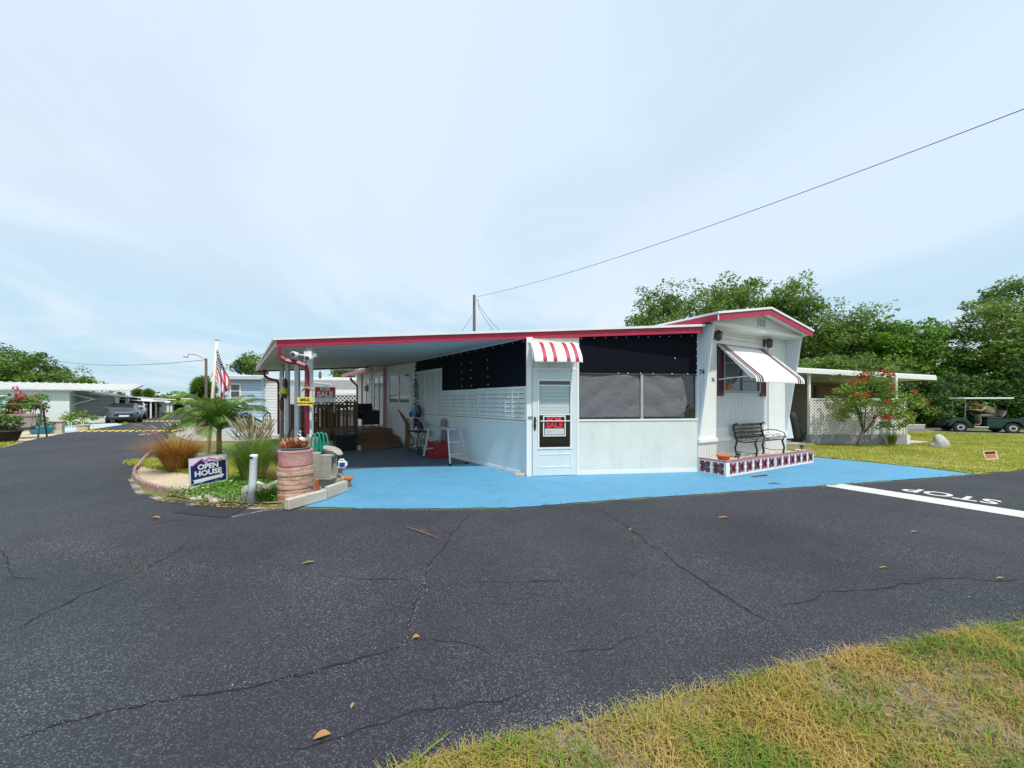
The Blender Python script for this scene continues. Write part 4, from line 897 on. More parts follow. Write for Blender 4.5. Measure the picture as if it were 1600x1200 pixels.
# side wall with louvred shutters
WL = 4.97 + .6
SW = V; AW = math.atan2(-V.y,-V.x)      # local x runs from the far end to the near corner so that -y faces the carport
far_c = C1+V*5.56
def slope_z(t): return ztop(C1+V*t)-.148
SWT = bpy.data.objects.new('side_wall', None)
wmat = M['side_panel']
def wbox(t0,t1,z0,z1,o0,o1):     # t along V from the near corner, o outward (towards the carport)
    nrm = Vector((-U.x,-U.y)); out = []
    for z in (z0,z1):
        for t_,o_ in ((t0,o0),(t1,o0),(t1,o1),(t0,o1)):
            q = C1+V*t_+nrm*o_; out.append(((q.x,q.y,z)))
    return out
Minv = Matrix.Rotation(-AF,4,'Z') @ Matrix.Translation((-C1.x,-C1.y,0))
def wadd(mb,*a):
    pts = [Minv@Vector(p) for p in wbox(*a)]; mb.hexa(pts[:4],pts[4:]); return mb
TL = 5.56; zt = slope_z(2)
for t0,t1 in ((.01,1.3),(1.303,2.6),(2.603,3.9),(3.903,TL)): wadd(MB(),t0,t1,.075,1.07,-.04,.0).build('side_panel',wmat,SR)
wadd(MB(),.0,TL,.012,.075,-.04,.012).build('side_base_trim',M['white_trim'],SR); wadd(MB(),.0,TL,1.07,1.10,-.04,.014).build('side_sill',M['white_trim'],SR)
sc2 = wadd(MB(),.02,TL-.1,1.10,zt,-.035,-.012).build('shade_cloth',M['black_screen'],SR)
wadd(MB(),TL-.10,TL,1.10,zt,-.04,.004).build('side_end_trim',M['white_trim'],SR); wadd(MB(),.02,TL,zt-.022,zt,-.011,.004).build('side_top_trim',M['white_trim'],SR)
gm = MB()
def gr(t_,z): q = C1+V*t_; q = Minv@Vector((q.x-U.x*-.012,q.y-U.y*-.012,z)); gm.ell(tuple(q),(.012,.012,.012),8,5)
for k in range(13): gr(.15+k*.36,zt-.06)
for k in range(5): gr(.06,1.92+k*.17)
for t_ in (1.42,2.15,2.6): 
    for k in range(4): gr(t_+.01*k,1.88+k*.19)
gm.build('grommets',M['grommet'],sc2)
lm = mat('louvre_paint',(.62,.67,.65),.5,.05,3,dirt=.2,dcol=(.4,.42,.4))
def louvre(t0,t1,z0,z1,cols,slats,mid=True):
    mb = MB(); wadd(mb,t0,t1,z0,z0+.05,.0,.03); wadd(mb,t0,t1,z1-.05,z1,.0,.03); n = cols
    wcol = (t1-t0)/n
    for i in range(n+1):
        tt = min(max(t0+wcol*i-.02,t0),t1-.04); wadd(mb,tt,tt+.04,z0+.05,z1-.05,.0,.03)
    p_ = mb.build('louvre_panel',lm,SR)
    mb = MB(); H_ = z1-z0-.10
    for i in range(n):
        a = t0+wcol*i+.02; c = t0+wcol*(i+1)-.02
        for k in range(slats):
            z = z0+.05+H_*(k+.5)/slats; hh = H_/slats*.42
            nrm = Vector((-U.x,-U.y)); q = [C1+V*a,C1+V*c]
            pts = []
            for zz,oo in ((z-hh,.026),(z+hh,.006)):
                for qq in q: pts.append(Minv@Vector((qq.x+nrm.x*oo,qq.y+nrm.y*oo,zz)))
            pts2 = [p__+Vector((0,0,.006)) for p__ in pts]
            mb.add(pts+pts2,[(0,1,3,2),(4,6,7,5),(0,4,5,1),(2,3,7,6),(0,2,6,4),(1,5,7,3)])
    mb.build('louvre_slats',lm,p_)
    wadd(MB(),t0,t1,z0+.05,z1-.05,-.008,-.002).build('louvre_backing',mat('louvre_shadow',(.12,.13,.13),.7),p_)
    mb = MB()
    for i in range(n): c = t0+wcol*(i+.5); wadd(mb,c-.008,c+.008,z0+.12,z1-.12,.031,.042)
    mb.build('tilt_rods',lm,p_)
louvre(.03,1.83,1.115,1.80,4,6); louvre(1.86,3.64,1.115,1.79,4,6); louvre(3.67,5.44,1.115,2.42,5,18)
tag(MB().box(-.10,-.05,0,.10,.05,.05).build('wood_block',M['concrete_light'],None,bevel=.004,loc=(.16,7.36,.012),rotz=R(-10)),'small pale wood block on the slab at the porch corner by the door','block')

# ------------------------------------------------------------------ room addition behind the steps
RA = thing('room_addition','whitewashed room addition with double windows and sliding door beyond the wooden steps','building')
D1v = far_c; D2v = Vector((-4.47,13.1)); D3v = Vector((-6.75,16.1))
def vwall(p,q,z0,z1,th,m,name,parent,off=0):
    d = (q-p).normalized(); nn = Vector((-d.y,d.x)); a = p-nn*off*-1; 
    A_,B_ = p+nn*off,q+nn*off; C_,D_ = q+nn*(off-th),p+nn*(off-th)
    return MB().hexa([(A_.x,A_.y,z0),(B_.x,B_.y,z0),(C_.x,C_.y,z0),(D_.x,D_.y,z0)],[(A_.x,A_.y,z1),(B_.x,B_.y,z1),(C_.x,C_.y,z1),(D_.x,D_.y,z1)]).build(name,m,parent)
vwall(D1v,D2v,0,2.73,.08,M['wall_panel'],'wall',RA); vwall(D2v,D3v,0,2.62,.08,M['wall_panel'],'wall',RA)
vwall(D3v,D3v+U*3.0,0,2.6,-.08,M['wall_panel'],'wall',RA)
def win2(p,q,t0,t1,z0,z1,parent,gl='glass_light',n=2,deep=0,hb=True):
    d = (q-p).normalized(); nn = Vector((-d.y,d.x)); a = p+d*t0; b_ = p+d*t1
    ang = math.atan2(d.y,d.x); w = t1-t0
    L_ = Matrix.Translation((a.x,a.y,0))@Matrix.Rotation(ang,4,'Z')
    mb = MB()
    def bb(x0,y0,z0_,x1,y1,z1_,mb_): 
        pts = [L_@Vector(c) for c in ((x0,y0,z0_),(x1,y0,z0_),(x1,y1,z0_),(x0,y1,z0_),(x0,y0,z1_),(x1,y0,z1_),(x1,y1,z1_),(x0,y1,z1_))]; mb_.hexa(pts[:4],pts[4:])
    bb(0,.002,z0,w,.03,z0+.04,mb); bb(0,.002,z1-.04,w,.03,z1,mb)
    for i in range(n+1): xx = min(max(0,w*i/n-.02),w-.04); bb(xx,.002,z0+.04,xx+.04,.03,z1-.04,mb)
    fr = mb.build('window',M['white_trim'],parent); mb = MB(); bb(.03,.003,z0+.03,w-.03,.012,z1-.03,mb); mb.build('pane',M[gl],fr)
    if hb: mb = MB(); bb(.03,.012,(z0+z1)/2-.015,w-.03,.02,(z0+z1)/2+.015,mb); mb.build('sash_rail',M['white_trim'],fr)
    return fr
Ld = (D2v-D1v).length
win2(D1v,D2v,Ld*.12,Ld*.86,1.42,2.42,RA); 
win2(D2v,D3v,.10,1.35,.60,2.42,RA,'dark_glass',2,hb=False)
win2(D2v,D3v,1.9,2.35,.60,2.4,RA,'glass_light',1,hb=False)
MB().box(-.035,-.035,0,.035,.035,2.70).build('corner_post',M['pink_fascia'],RA,loc=(D2v.x-.05,D2v.y-.03,0),rotz=AU)
for x_ in (.05,1.6,2.9):
    q = D2v+(D3v-D2v).normalized()*x_ - U*.03
    MB().box(-.03,-.02,.0,.03,.02,2.6).build('wall_trim',M['pink_fascia' if x_!=1.6 else 'white_trim'],RA,loc=(q.x,q.y,0),rotz=AU)
q0 = D2v-U*.45-V*.0; q1 = D3v-U*.55+V*.25; q2 = q1+U*4; q3 = D2v+U*3.5
MB().add([(q0.x,q0.y,2.66),(q1.x,q1.y,2.60),(q2.x,q2.y,2.75),(q3.x,q3.y,2.80),(q0.x,q0.y,2.72),(q1.x,q1.y,2.66),(q2.x,q2.y,2.85),(q3.x,q3.y,2.90)],[(0,1,2,3),(4,7,6,5),(0,4,5,1),(1,5,6,2),(2,6,7,3),(3,7,4,0)]).build('roof',M['roof_white'],RA)
MB().add([(q0.x-.03,q0.y-.02,2.58),(q1.x-.03,q1.y-.02,2.52),(q1.x,q1.y,2.52),(q0.x,q0.y,2.58),(q0.x-.03,q0.y-.02,2.70),(q1.x-.03,q1.y-.02,2.64),(q1.x,q1.y,2.64),(q0.x,q0.y,2.70)],[(0,3,2,1),(4,5,6,7),(0,1,5,4),(1,2,6,5),(2,3,7,6),(3,0,4,7)]).build('fascia',M['pink_fascia'],RA)
MB().tube([(D3v.x-.2,D3v.y-.2,2.5),(D3v.x-.15,D3v.y-.2,2.4),(D3v.x+.06,D3v.y-.1,2.15),(D3v.x+.07,D3v.y-.1,.3)],.05,4).build('downspout',M['downspout'],RA)
MB().box(-.05,-.05,0,.05,.05,.22).build('meter_box',M['mullion'],RA,loc=(D3v.x+.9,D3v.y-1.3,1.9),rotz=AU)
# ------------------------------------------------------------------ wooden deck, steps, railing
DA = Vector((-6.25,10.95)); DK = thing('wooden_deck','dark stained wooden deck with picket railing and three steps under the carport','deck',(DA.x,DA.y,0),AU)
dw = 2.72; dz = .57
MB().box(0,0,dz-.04,dw,2.3,dz).build('deck_floor',mat('deck_boards',(.16,.11,.075),.75,.2,6,grooves=('Y',.14,.7)),DK)
MB().box(0,.0,.28,1.55,.04,dz-.042).box(0,.04,.28,.04,2.3,dz-.042).build('rim_board',M['wood'],DK)
MB().box(0,.01,.012,1.55,.05,.278).build('base_board',M['grey_post'],DK)
for k in range(3):
    zt_ = dz-.19*(k+0)-.0; y1 = -.28*k
    if k==0: MB().box(1.52,-.02,dz-.19,dw,.0,dz-.041).build('step_riser',M['wood'],DK); continue
    MB().box(1.45,-.28*k,zt_-.035,dw+.04,-.28*(k-1)-.0,zt_).build('step_tread',M['wood'],DK)
    MB().box(1.52,-.28*k+.02,max(.012,zt_-.19),dw,-.28*k+.045,zt_-.036).build('step_riser',M['wood'],DK)
MB().box(1.45,-.84,.155,dw+.04,-.56,.19).build('step_tread',M['wood'],DK); MB().box(1.48,-.82,.012,dw,-.795,.154).build('step_riser',M['wood'],DK)
MB().box(1.44,-.83,.012,1.475,-.03,.15).build('stringer',M['grey_post'],DK); MB().box(dw+.0,-.8,.012,dw+.03,-.03,.15).box(dw,-.55,.15,dw+.03,-.03,.34).build('stringer',M['wood'],DK)
rl = MB(); rl.box(-.02,-.03,dz+.86,1.6,.09,dz+.90).box(0,.0,dz+.74,1.56,.035,dz+.82).box(0,0,dz+.08,1.56,.035,dz+.14); rl.build('railing_rails',M['wood'],DK)
for k in range(14): MB().box(.10+.105*k,-.018,dz+.02,.135+.105*k,-.001,dz+.84).build('baluster',M['wood'],DK)
for x in (.0,.80,1.52): MB().box(x,.0,.3,x+.09,.09,dz+.86).build('railing_post',M['wood'],DK)
for x in (.0,): 
    for k in range(9): MB().box(-.001,.2+.24*k,dz,.03,.24+.24*k,dz+.8).build('side_baluster',M['wood'],DK)
MB().box(-.02,.09,dz+.80,.07,2.3,dz+.84).build('side_rail',M['wood'],DK)
for k in range(11): MB().box(.09+.14*k,2.25,dz-.2,.215+.14*k,2.27,dz+.78).build('rear_board',M['wood'],DK)
MB().box(.0,2.22,dz+.78,1.7,2.30,dz+.83).build('rear_rail',M['wood'],DK)
MB().box(.0,2.2,dz,.09,2.29,dz+.84).build('railing_post',M['wood'],DK)
MB().box(1.52,1.1,dz,1.60,1.18,dz+.95).box(1.52,.09,dz+.88,1.60,1.1,dz+.93).build('inner_railing',M['wood_light'],DK)
HR = thing('stair_handrail','brown wooden handrail beside the steps against the louvred wall','handrail',(-3.36,11.85,0))
MB().box(-.05,-.05,.012,.05,.05,.78).build('rail_post',M['wood_light'],HR,rotz=AU)
MB().bar((0,0,.76),(-.66,.95,1.44),.09,.05).bar((-.66,.95,1.44),(-.73,1.04,1.43),.09,.09).build('rail',M['wood_light'],HR)
def dk(x,y,z): 
    q = DA+U*x+V*y; return (q.x,q.y,z)
t = thing('patio_table','grey topped patio table behind the deck railing','table',dk(.85,.75,dz),AU)
MB().box(-.6,-.35,.70,.55,.35,.74).build('table_top',mat('blue_grey_top',(.22,.25,.29),.5),t); 
for x in (-.5,.45):
    for y in (-.28,.28): MB().box(x-.02,y-.02,0,x+.02,y+.02,.70).build('leg',M['black'],t)
t = thing('sling_chair','black sling patio chair on the deck in front of the sliding door','chair',dk(2.15,.75,dz),AU+R(8))
MB().box(-.27,-.25,.32,.27,.25,.35).build('seat',M['rubber'],t); MB().box(-.30,-.28,.13,.30,-.25,.62).build('sling_front',M['rubber'],t); MB().hexa([(-.27,.2,.35),(.27,.2,.35),(.27,.23,.35),(-.27,.23,.35)],[(-.27,.32,.85),(.27,.32,.85),(.27,.35,.85),(-.27,.35,.85)]).build('backrest',M['rubber'],t)
for x in (-.27,.27):
    MB().tube([(x,-.27,0),(x,-.25,.55),(x,.2,.58),(x,.33,.86)],.015,6).tube([(x,.25,0),(x,.2,.58)],.015,6).build('side_frame',M['black'],t)
t = thing('deck_planter_pot','pinkish flower pot standing on the deck behind the pickets','pot',dk(.35,.5,dz)); MB().lathe([(.10,0),(.15,.25),(.16,.30),(.13,.30)],(0,0,0),14).build('pot_body',M['pinkclay'],t,True); v,f = leaf_quads(in_ell(200,(0,0,.45),(.18,.18,.18)),np.full(200,.05)); nmesh('foliage',v,f,M['leaf_bright'],t)
# things under the carport
t = thing('storage_bin','black plastic storage bin with lid in front of the deck','bin',dk(1.12,-.38,.012),AU)
MB().hexa([(-.27,-.2,0),(.27,-.2,0),(.27,.2,0),(-.27,.2,0)],[(-.31,-.24,.42),(.31,-.24,.42),(.31,.24,.42),(-.31,.24,.42)]).build('body',mat('black_plastic',(.012,.014,.02),.35),t,bevel=.02); MB().box(-.33,-.26,.42,.33,.26,.50).build('lid',bpy.data.materials['black_plastic'],t,bevel=.02)
def wallp(t_,o,z=.012): q = C1+V*t_-U*o; return (q.x,q.y,z)
AV = math.atan2(V.y,V.x)
t = thing('sewing_table','black iron sewing machine base used as a table against the louvred wall','table',wallp(4.55,.30),AV)
MB().box(-.36,-.2,.60,.36,.2,.63).build('table_top',M['black'],t,bevel=.005)
for s in (-.30,.30):
    m_ = MB(); m_.tube([(s,-.2,0),(s,-.12,.08),(s,-.05,.3),(s,-.14,.5),(s,-.17,.6)],.014,6).tube([(s,.2,0),(s,.12,.08),(s,.05,.3),(s,.14,.5),(s,.17,.6)],.014,6).tube([(s,-.2,.02),(s,.2,.02)],.012,6)
    for k in range(3): m_.tube([(s,.08*math.cos(q*.8)*(1-q*.05),.15+.16*k+.06*math.sin(q*.8)) for q in range(9)],.008,5)
    m_.build('iron_leg',M['black'],t,True)
MB().tube([(-.3,0,.12),(.3,0,.12)],.012,6).box(-.15,-.1,.13,.15,.1,.145).build('treadle',M['black'],t); MB().tube([(.2+.14*math.cos(q*PI/8),.12,.32+.14*math.sin(q*PI/8)) for q in range(17)],.012,6,cap=False).build('drive_wheel',M['black'],t,True)
# lion statue
def skin_body(name, verts, edges, radii, m, parent, sub=1, root=0):
    me = bpy.data.meshes.new(name); me.from_pydata(verts,edges,[]); o = bpy.data.objects.new(name,me); col.objects.link(o); me.materials.append(m)
    o.modifiers.new('skin','SKIN'); 
    if not me.skin_vertices: me.skin_vertices.new()
    for i,r_ in enumerate(radii):
        rr = r_ if isinstance(r_,tuple) else (r_,r_); me.skin_vertices[0].data[i].radius = rr
        me.skin_vertices[0].data[i].use_root = (i==root)
    s = o.modifiers.new('sub','SUBSURF'); s.levels = sub; s.render_levels = sub
    o.modifiers['skin'].use_smooth_shade = True
    if parent: o.parent = parent
    return o
ln = bpy.data.objects.new('lion_statue',None)
lv = [(0,0,.20),(-.10,0,.21),(-.19,0,.23),(-.25,0,.30),(-.33,0,.29), (-.16,.05,.12),(-.20,.06,.02), (-.17,-.05,.12),(-.24,-.06,.06),(-.26,-.06,.02), (.10,0,.20),(.15,.05,.10),(.11,.05,.02),(.15,-.05,.11),(.20,-.05,.02),(.2,0,.22),(.28,0,.15),(.30,0,.06)]
le = [(0,1),(1,2),(2,3),(3,4),(2,5),(5,6),(2,7),(7,8),(8,9),(0,10),(10,11),(11,12),(10,13),(13,14),(10,15),(15,16),(16,17)]
lr = [.065,.075,.085,.09,.04,.035,.025,.035,.025,.022,.06,.045,.025,.045,.025,.02,.012,.015]
wp = wallp(4.55,.30,.655)
lion = skin_body('lion_statue',lv,le,lr,M['black'],None); lion.location = wp; lion.rotation_euler = (0,0,AV+PI); tag(lion,'black lion statue standing on the sewing table','statue')
t = thing('small_stool','small black stool with a woven seat beside the sewing table','stool',wallp(3.95,.45),AV)
MB().lathe([(.15,.36),(.17,.38),(.16,.42),(.10,.43)],(0,0,0),14).build('seat',mat('woven_seat',(.18,.16,.12),.8),t,True)
for a_ in range(4): MB().tube([(.12*math.cos(a_*PI/2+.7),.12*math.sin(a_*PI/2+.7),.37),(.15*math.cos(a_*PI/2+.7),.15*math.sin(a_*PI/2+.7),0)],.012,6).build('leg',M['black'],t)
t = thing('tool_chest','red tool box standing behind the ladder against the wall','tool box',wallp(3.45,.25),AV); MB().box(-.25,-.17,0,.25,.17,.36).build('body',mat('tool_red',(.32,.015,.02),.4),t,bevel=.01); MB().box(-.26,-.18,.36,.26,.18,.40).build('lid',bpy.data.materials['tool_red'],t,bevel=.01); MB().tube([(-.08,0,.40),(-.08,0,.44),(.08,0,.44),(.08,0,.40)],.01,6).build('handle',M['steel'],t)
t = thing('rolled_mat','rolled striped grey and tan mat leaning on the wall behind the ladder','rolled mat',wallp(3.42,.10,.425),AV)
MB().lathe([(.085,0),(.11,.05),(.115,.5),(.09,.58),(.03,.61)],(0,0,0),16,sy=.55).build('roll',mat('dusky_mat',(.27,.21,.21),.8,.2,6),t,True); MB().box(.02,-.075,.05,.08,-.05,.5).build('stripe',M['wood_light'],t)
# folding work platform
t = thing('folding_ladder','folding aluminium work platform ladder with three rung side frames','ladder',wallp(2.75,.42),AV)
l_ = MB().box(-.50,-.14,.80,.50,.14,.84); l_.build('platform',M['alu'],t,bevel=.005)
for s in (-1,1):
    m_ = MB()
    for y in (-.22,.22): m_.bar((s*.50,y*.75,.82),(s*.72,y,0.03),.03,.055)
    for k in range(2): 
        fr = .36+.34*k; m_.bar((s*(.50+.22*fr),-.22*(.75+.25*fr),.82*(1-fr)),(s*(.50+.22*fr),.22*(.75+.25*fr),.82*(1-fr)),.055,.03)
    m_.build('side_frame',M['alu'],t,bevel=.003)
    for y in (-.22,.22): MB().box(s*.72-.03,y-.035,0,s*.72+.03,y+.035,.05).build('foot',M['rubber'],t)
# shelf with blue pots, hanging vine
t = thing('plant_shelf','small white wall shelf at the far end of the louvred wall','shelf',wallp(5.2,.012,.98),AV)
MB().box(-.25,0,0,.35,.30,.03).build('board',M['white_trim'],t); MB().bar((-.2,.02,-.25),(-.2,.26,0),.02).bar((.3,.02,-.25),(.3,.26,0),.02).build('bracket',M['black'],t)
for i,(dt,h,r_,c,l) in enumerate(((5.05,.30,.09,(.03,.14,.35),'large blue glazed pot on the wall shelf'),(5.45,.17,.06,(.02,.13,.22),'small blue vase on the wall shelf'),(4.88,.36,.07,(.02,.02,.03),'tall black vase on the wall shelf'))):
    q = wallp(dt,.16,1.012); tag(MB().lathe([(r_*.6,0),(r_,h*.3),(r_*.95,h*.7),(r_*.7,h*.85),(r_*.8,h)],(0,0,0),14).build('glazed_pot',mat('glaze%d'%i,c,.2),None,True,loc=q),l,'pot','pots on the wall shelf')
q = wallp(5.2,.12,0); t = thing('hanging_vine','trailing green vine hanging from the carport ceiling above the blue pots','plant',(q[0],q[1],1.0))
MB().tube([(0,0,1.72),(.01,.01,1.0),(0,0,.2)],.006,5).build('cord',M['black'],t)
bd = MB()
for k in range(8): bd.ell((.01*(k%2),0,.65+k*.13),(.035,.035,.03),8,6)
bd.build('beads',M['black'],t,True)
c = np.stack([rng.normal(0,.06,330),rng.normal(0,.06,330),rng.uniform(.05,1.15,330)],1); c[:,:2] *= (1.4-c[:,2:3]*.8); v,f = leaf_quads(c,np.full(330,.035)); nmesh('foliage',v,f,leaf_mat('pale_vine_leaf',[(.10,.16,.08),(.25,.33,.18),(.4,.42,.2)]),t)
# FOR SALE sign at the deck railing
q = dk(.28,-.06,0); q = P(508,616,11.2)
FS2 = thing('for_sale_sign','red and white FOR SALE sign standing above the deck railing','sign',(q[0],q[1],1.50),R(6))
MB().box(-.30,-.006,-.02,.30,.006,.43).build('plate',M['white_trim'],FS2); MB().box(-.285,-.010,.11,.285,-.0065,.425).build('red_field',mat('sale_red',(.62,.01,.04),.45),FS2)
text_mesh('lettering','FOR',.125,M['white_trim'],FS2,upright(0,-.012,.325),bold=.008,sx=1.25); text_mesh('lettering','SALE',.22,M['white_trim'],FS2,upright(0,-.012,.135),bold=.010,sx=1.0)
MB().tube([(-.26,.02,.0),(-.26,.02,-.35)],.012,5).tube([(.26,.02,.0),(.26,.02,-.35)],.012,5).build('stake',M['white_trim'],FS2)

# ------------------------------------------------------------------ pile at the corner of the blue slab
def cinder(label,loc,rz,up=False,m='concrete',grp='loose concrete blocks at the slab corner',s=(.40,.19,.19)):
    b = MB(); L_,D_,H_ = s; t_ = .035
    if up:      # standing on end, holes towards +x
        b.box(0,0,0,D_,H_,t_).box(0,0,L_-t_,D_,H_,L_).box(0,0,t_,D_,t_,L_-t_).box(0,H_-t_,t_,D_,H_,L_-t_)
        b.box(D_*.45,t_,t_,D_*.55,H_-t_,L_-t_)
    else:
        b.box(0,0,0,t_,D_,H_).box(L_-t_,0,0,L_,D_,H_).box(t_,0,0,L_-t_,t_,H_).box(t_,D_-t_,0,L_-t_,D_,H_).box(L_/2-.02,t_,0,L_/2+.02,D_-t_,H_)
    o = b.build('cinder_block',M[m],None,bevel=.006,loc=loc,rotz=rz); return tag(o,label,'concrete block',grp)
for k in range(4): cinder(['lowest cinder block of the stack at the front carport post','second cinder block of the post stack','third cinder block of the post stack','top cinder block of the stack at the front carport post'][k],(-4.18,7.06,.012+.198*k),R(8),m='concrete')
TB_ = thing('terracotta_column_planter','stacked pinkish terracotta ring planter column at the corner of the blue slab','planter',(-3.31,5.66,.0))
prof = []; z = 0
for k in range(8):
    h = .066; o_ = .006*math.sin(k*2.3)-.018; prof += [(.262+o_,z+.002),(.264+o_,z+.03),(.261+o_,z+h-.009),(.249+o_,z+h-.005),(.249+o_,z+h-.001)]; z += h
rs_ = MB().lathe(prof,(0,0,0),48,wob=.012).build('ring_stack',M['terracotta'],TB_,True); e_ = rs_.modifiers.new('es','EDGE_SPLIT'); e_.split_angle = R(35)
MB().lathe([(.236,z),(.238,z+.02),(.228,z+.10),(.232,z+.21),(.238,z+.235),(.22,z+.24),(.20,z+.21),(.19,z+.1)],(0,0,0),36,wob=.02).build('top_pot',M['pinkclay'],TB_,True)
for k in range(14):
    a_ = k*PI*2/14
MB().lathe([(.19,z+.17),(.195,z+.26),(.20,z+.265),(.185,z+.27),(.17,z+.24)],(0,0,0),24).build('inner_pot',mat('blue_grey_pot',(.10,.16,.2),.6),TB_,True)
sv = []; sf = []
for k in range(26):
    a_ = rng.uniform(0,2*PI); rr = rng.uniform(0,.16); cx,cy = rr*math.cos(a_),rr*math.sin(a_)
    for j in range(12):
        b_ = rng.uniform(0,2*PI); L_ = rng.uniform(.09,.17); base = np.array([cx,cy,z+.24+rng.uniform(0,.05)]); d = np.array([math.cos(b_)*.6,math.sin(b_)*.6,rng.uniform(.5,1.1)]); d/=np.linalg.norm(d); s_ = np.array([-math.sin(b_),math.cos(b_),0])*.019
        i = len(sv); sv += [base-s_*.5,base+s_*.5,base+d*L_*.5+s_,base+d*L_*.5-s_,base+d*L_+np.array([0,0,.01])]; sf += [(i,i+1,i+2,i+3),(i+3,i+2,i+4)]
nmesh('succulents',[tuple(q) for q in sv],sf,M['succulent'],TB_)
gz = z+.33
t = thing('goose_figurine','small white goose figurine with a dark scarf sitting in the terracotta planter','figurine',(-3.22,5.62,gz))
skin_body('body',[(0,0,.03),(.02,0,.07),(.0,0,.12),(-.0,0,.15),(-.04,-.01,.15),(-.05,0,.04)],[(0,1),(1,2),(2,3),(3,4),(0,5)],[.045,.035,.018,.022,.008,.02],M['white_trim'],t); MB().lathe([(.022,0),(.027,.015),(.02,.03)],(.005,0,.095),10).build('scarf',M['tarp_edge'],t,True); MB().lathe([(.03,0),(.018,.01),(.016,.03),(.005,.035)],(-.0,0,.168),10).build('hat',mat('mauve',(.3,.2,.35),.6),t,True)
cinder('upright cinder block beside the terracotta planter with its hollow side to the right',(-3.10,5.95,.235),R(-6),True)
cinder('cinder block under the upright block beside the terracotta planter',(-3.12,5.99,.012),R(28),s=(.36,.22,.215))
def blk(label,px,py,sx,sy,sz,rz,m='concrete_light',z=.012,name='paver_block'):
    x,y,_ = G(px,py); b = MB().box(-sx/2,-sy/2,0,sx/2,sy/2,sz).build(name,M[m],None,bevel=.012,loc=(x,y,z),rotz=R(rz)); return tag(b,label,'paver','loose pavers around the terracotta planter')
CO_ = blk('long pale concrete coping lying in front of the terracotta planter',479,780,.62,.09,.15,66); CO_.location = (-2.96,5.34,.012)
blk('small grey block at the right end of the long pale coping',509,778,.12,.12,.13,20,'concrete')
blk('slanted pale concrete coping on the blue slab right of the grey block',526,774,.46,.08,.18,78)
blk('pink brick lying on the blocks beside the slanted coping',520,764,.22,.09,.06,44,'pinkclay',.185)
blk('small orange topped brick on the blue slab at the far end of the coping',543,761,.10,.12,.12,30,'wood_light')
blk('orange flat stone on top of the small end brick',543,761,.17,.14,.05,20,'orange_clay',.134)
blk('stack of pale flat bricks below the blue and white jug',525,756,.22,.16,.30,20,'concrete')
blk('orange brick between the terracotta planter and the upright block',499,768,.12,.10,.2,10,'orange_clay')
blk('grey paver standing behind the terracotta planter',491,765,.2,.12,.62,20,'concrete')
x = G(536,757); t = thing('plastic_jug','blue and white plastic jug lying on the flat bricks','jug',(x[0]-.02,x[1]+.02,.30),R(30))
MB().box(-.07,-.05,0,.05,.05,.12).box(.05,-.03,.03,.08,.03,.10).tube([(-.05,0,.12),(-.04,0,.15),(.02,0,.15),(.03,0,.12)],.012,6).build('jug_body',M['white_trim'],t,bevel=.015); MB().box(-.055,-.056,.02,.035,-.051,.10).build('jug_label',mat('jug_blue',(.02,.05,.25),.4),t,bevel=.005)
def rock(name,label,loc,r,m,seed,rz=0,cat='rock'):
    rd = random.Random(seed); bm = bmesh.new(); bmesh.ops.create_icosphere(bm,subdivisions=3,radius=1)
    ph = [(Vector((rd.uniform(-2,2),rd.uniform(-2,2),rd.uniform(-2,2))),rd.uniform(0,6),rd.uniform(.04,.12)) for _ in range(9)]
    for v_ in bm.verts:
        c = v_.co.copy(); k = 1+sum(a*math.sin(d.dot(c)*1.6+p) for d,p,a in ph); k = min(k,1.12)
        v_.co = Vector((c.x*k*r[0],c.y*k*r[1],max(c.z*k*r[2],-r[2]*.55)))
    me = bpy.data.meshes.new(name); bm.to_mesh(me); bm.free(); me.materials.append(m); o = bpy.data.objects.new(name,me); col.objects.link(o); o.location=(loc[0],loc[1],loc[2]+r[2]*.5); o.rotation_euler=(0,0,rz)
    return tag(o,label,cat)
rock_m = mat('pitted_grey_rock',(.34,.32,.27),.95,.3,8,bump=1,bscale=25,dirt=.6,dcol=(.16,.15,.11))
slab_r = rock('stone_slab','rough grey coral stone leaning on top of the upright cinder block',(-2.98,6.12,.66),(.19,.11,.06),rock_m,5,R(-30)); slab_r.rotation_euler=(R(12),R(22),R(-20))
rock('coral_rock','large pitted grey rock behind the white pipe post',(-3.90,5.62,0),(.25,.17,.19),rock_m,3)
rock('coral_rock','pale flat rock right of the white pipe post',(-3.66,5.86,.06),(.24,.15,.13),M['concrete_light'],11)
rock('white_stone','small white stone left of the white pipe post',(-4.02,5.88,.09),(.10,.08,.09),M['white'],12,cat='stone')
rock('bed_stone','flat pale paving stone at the front left of the ground cover',G(318,781),(.17,.09,.05),M['concrete_light'],14,cat='stone')
rock('bed_stone','flat pinkish paving stone at the front edge right of the sign',G(342,784),(.14,.07,.04),mat('pinkish_stone',(.5,.4,.36),.9,.15,6,bump=.5),15,cat='stone')
hz_m = MB(); 
for k in range(4):
    cx = -3.62+.035*k; pts = []
    for q in range(13):
        a_ = PI*q/12; pts.append((cx+.055*math.cos(PI-a_)+.02*k,7.0-.25+.03*k, .60+.30*math.sin(a_)+.03*math.sin(k)))
    pts = [(pts[0][0]-.01,pts[0][1],.45)]+pts+[(pts[-1][0]+.02,pts[-1][1],.42+.03*k)]
    hz_m.tube(pts,.014,7)
tag(hz_m.build('garden_hose',M['hose'],None,True),'green garden hose looped over the block stack by the front post','hose')
tag(MB().box(-.10,-.14,0,.10,.14,.42).build('hose_block',M['concrete'],None,bevel=.01,loc=(-3.55,6.80,.012),rotz=R(12)),'grey block pillar under the green hose','block')
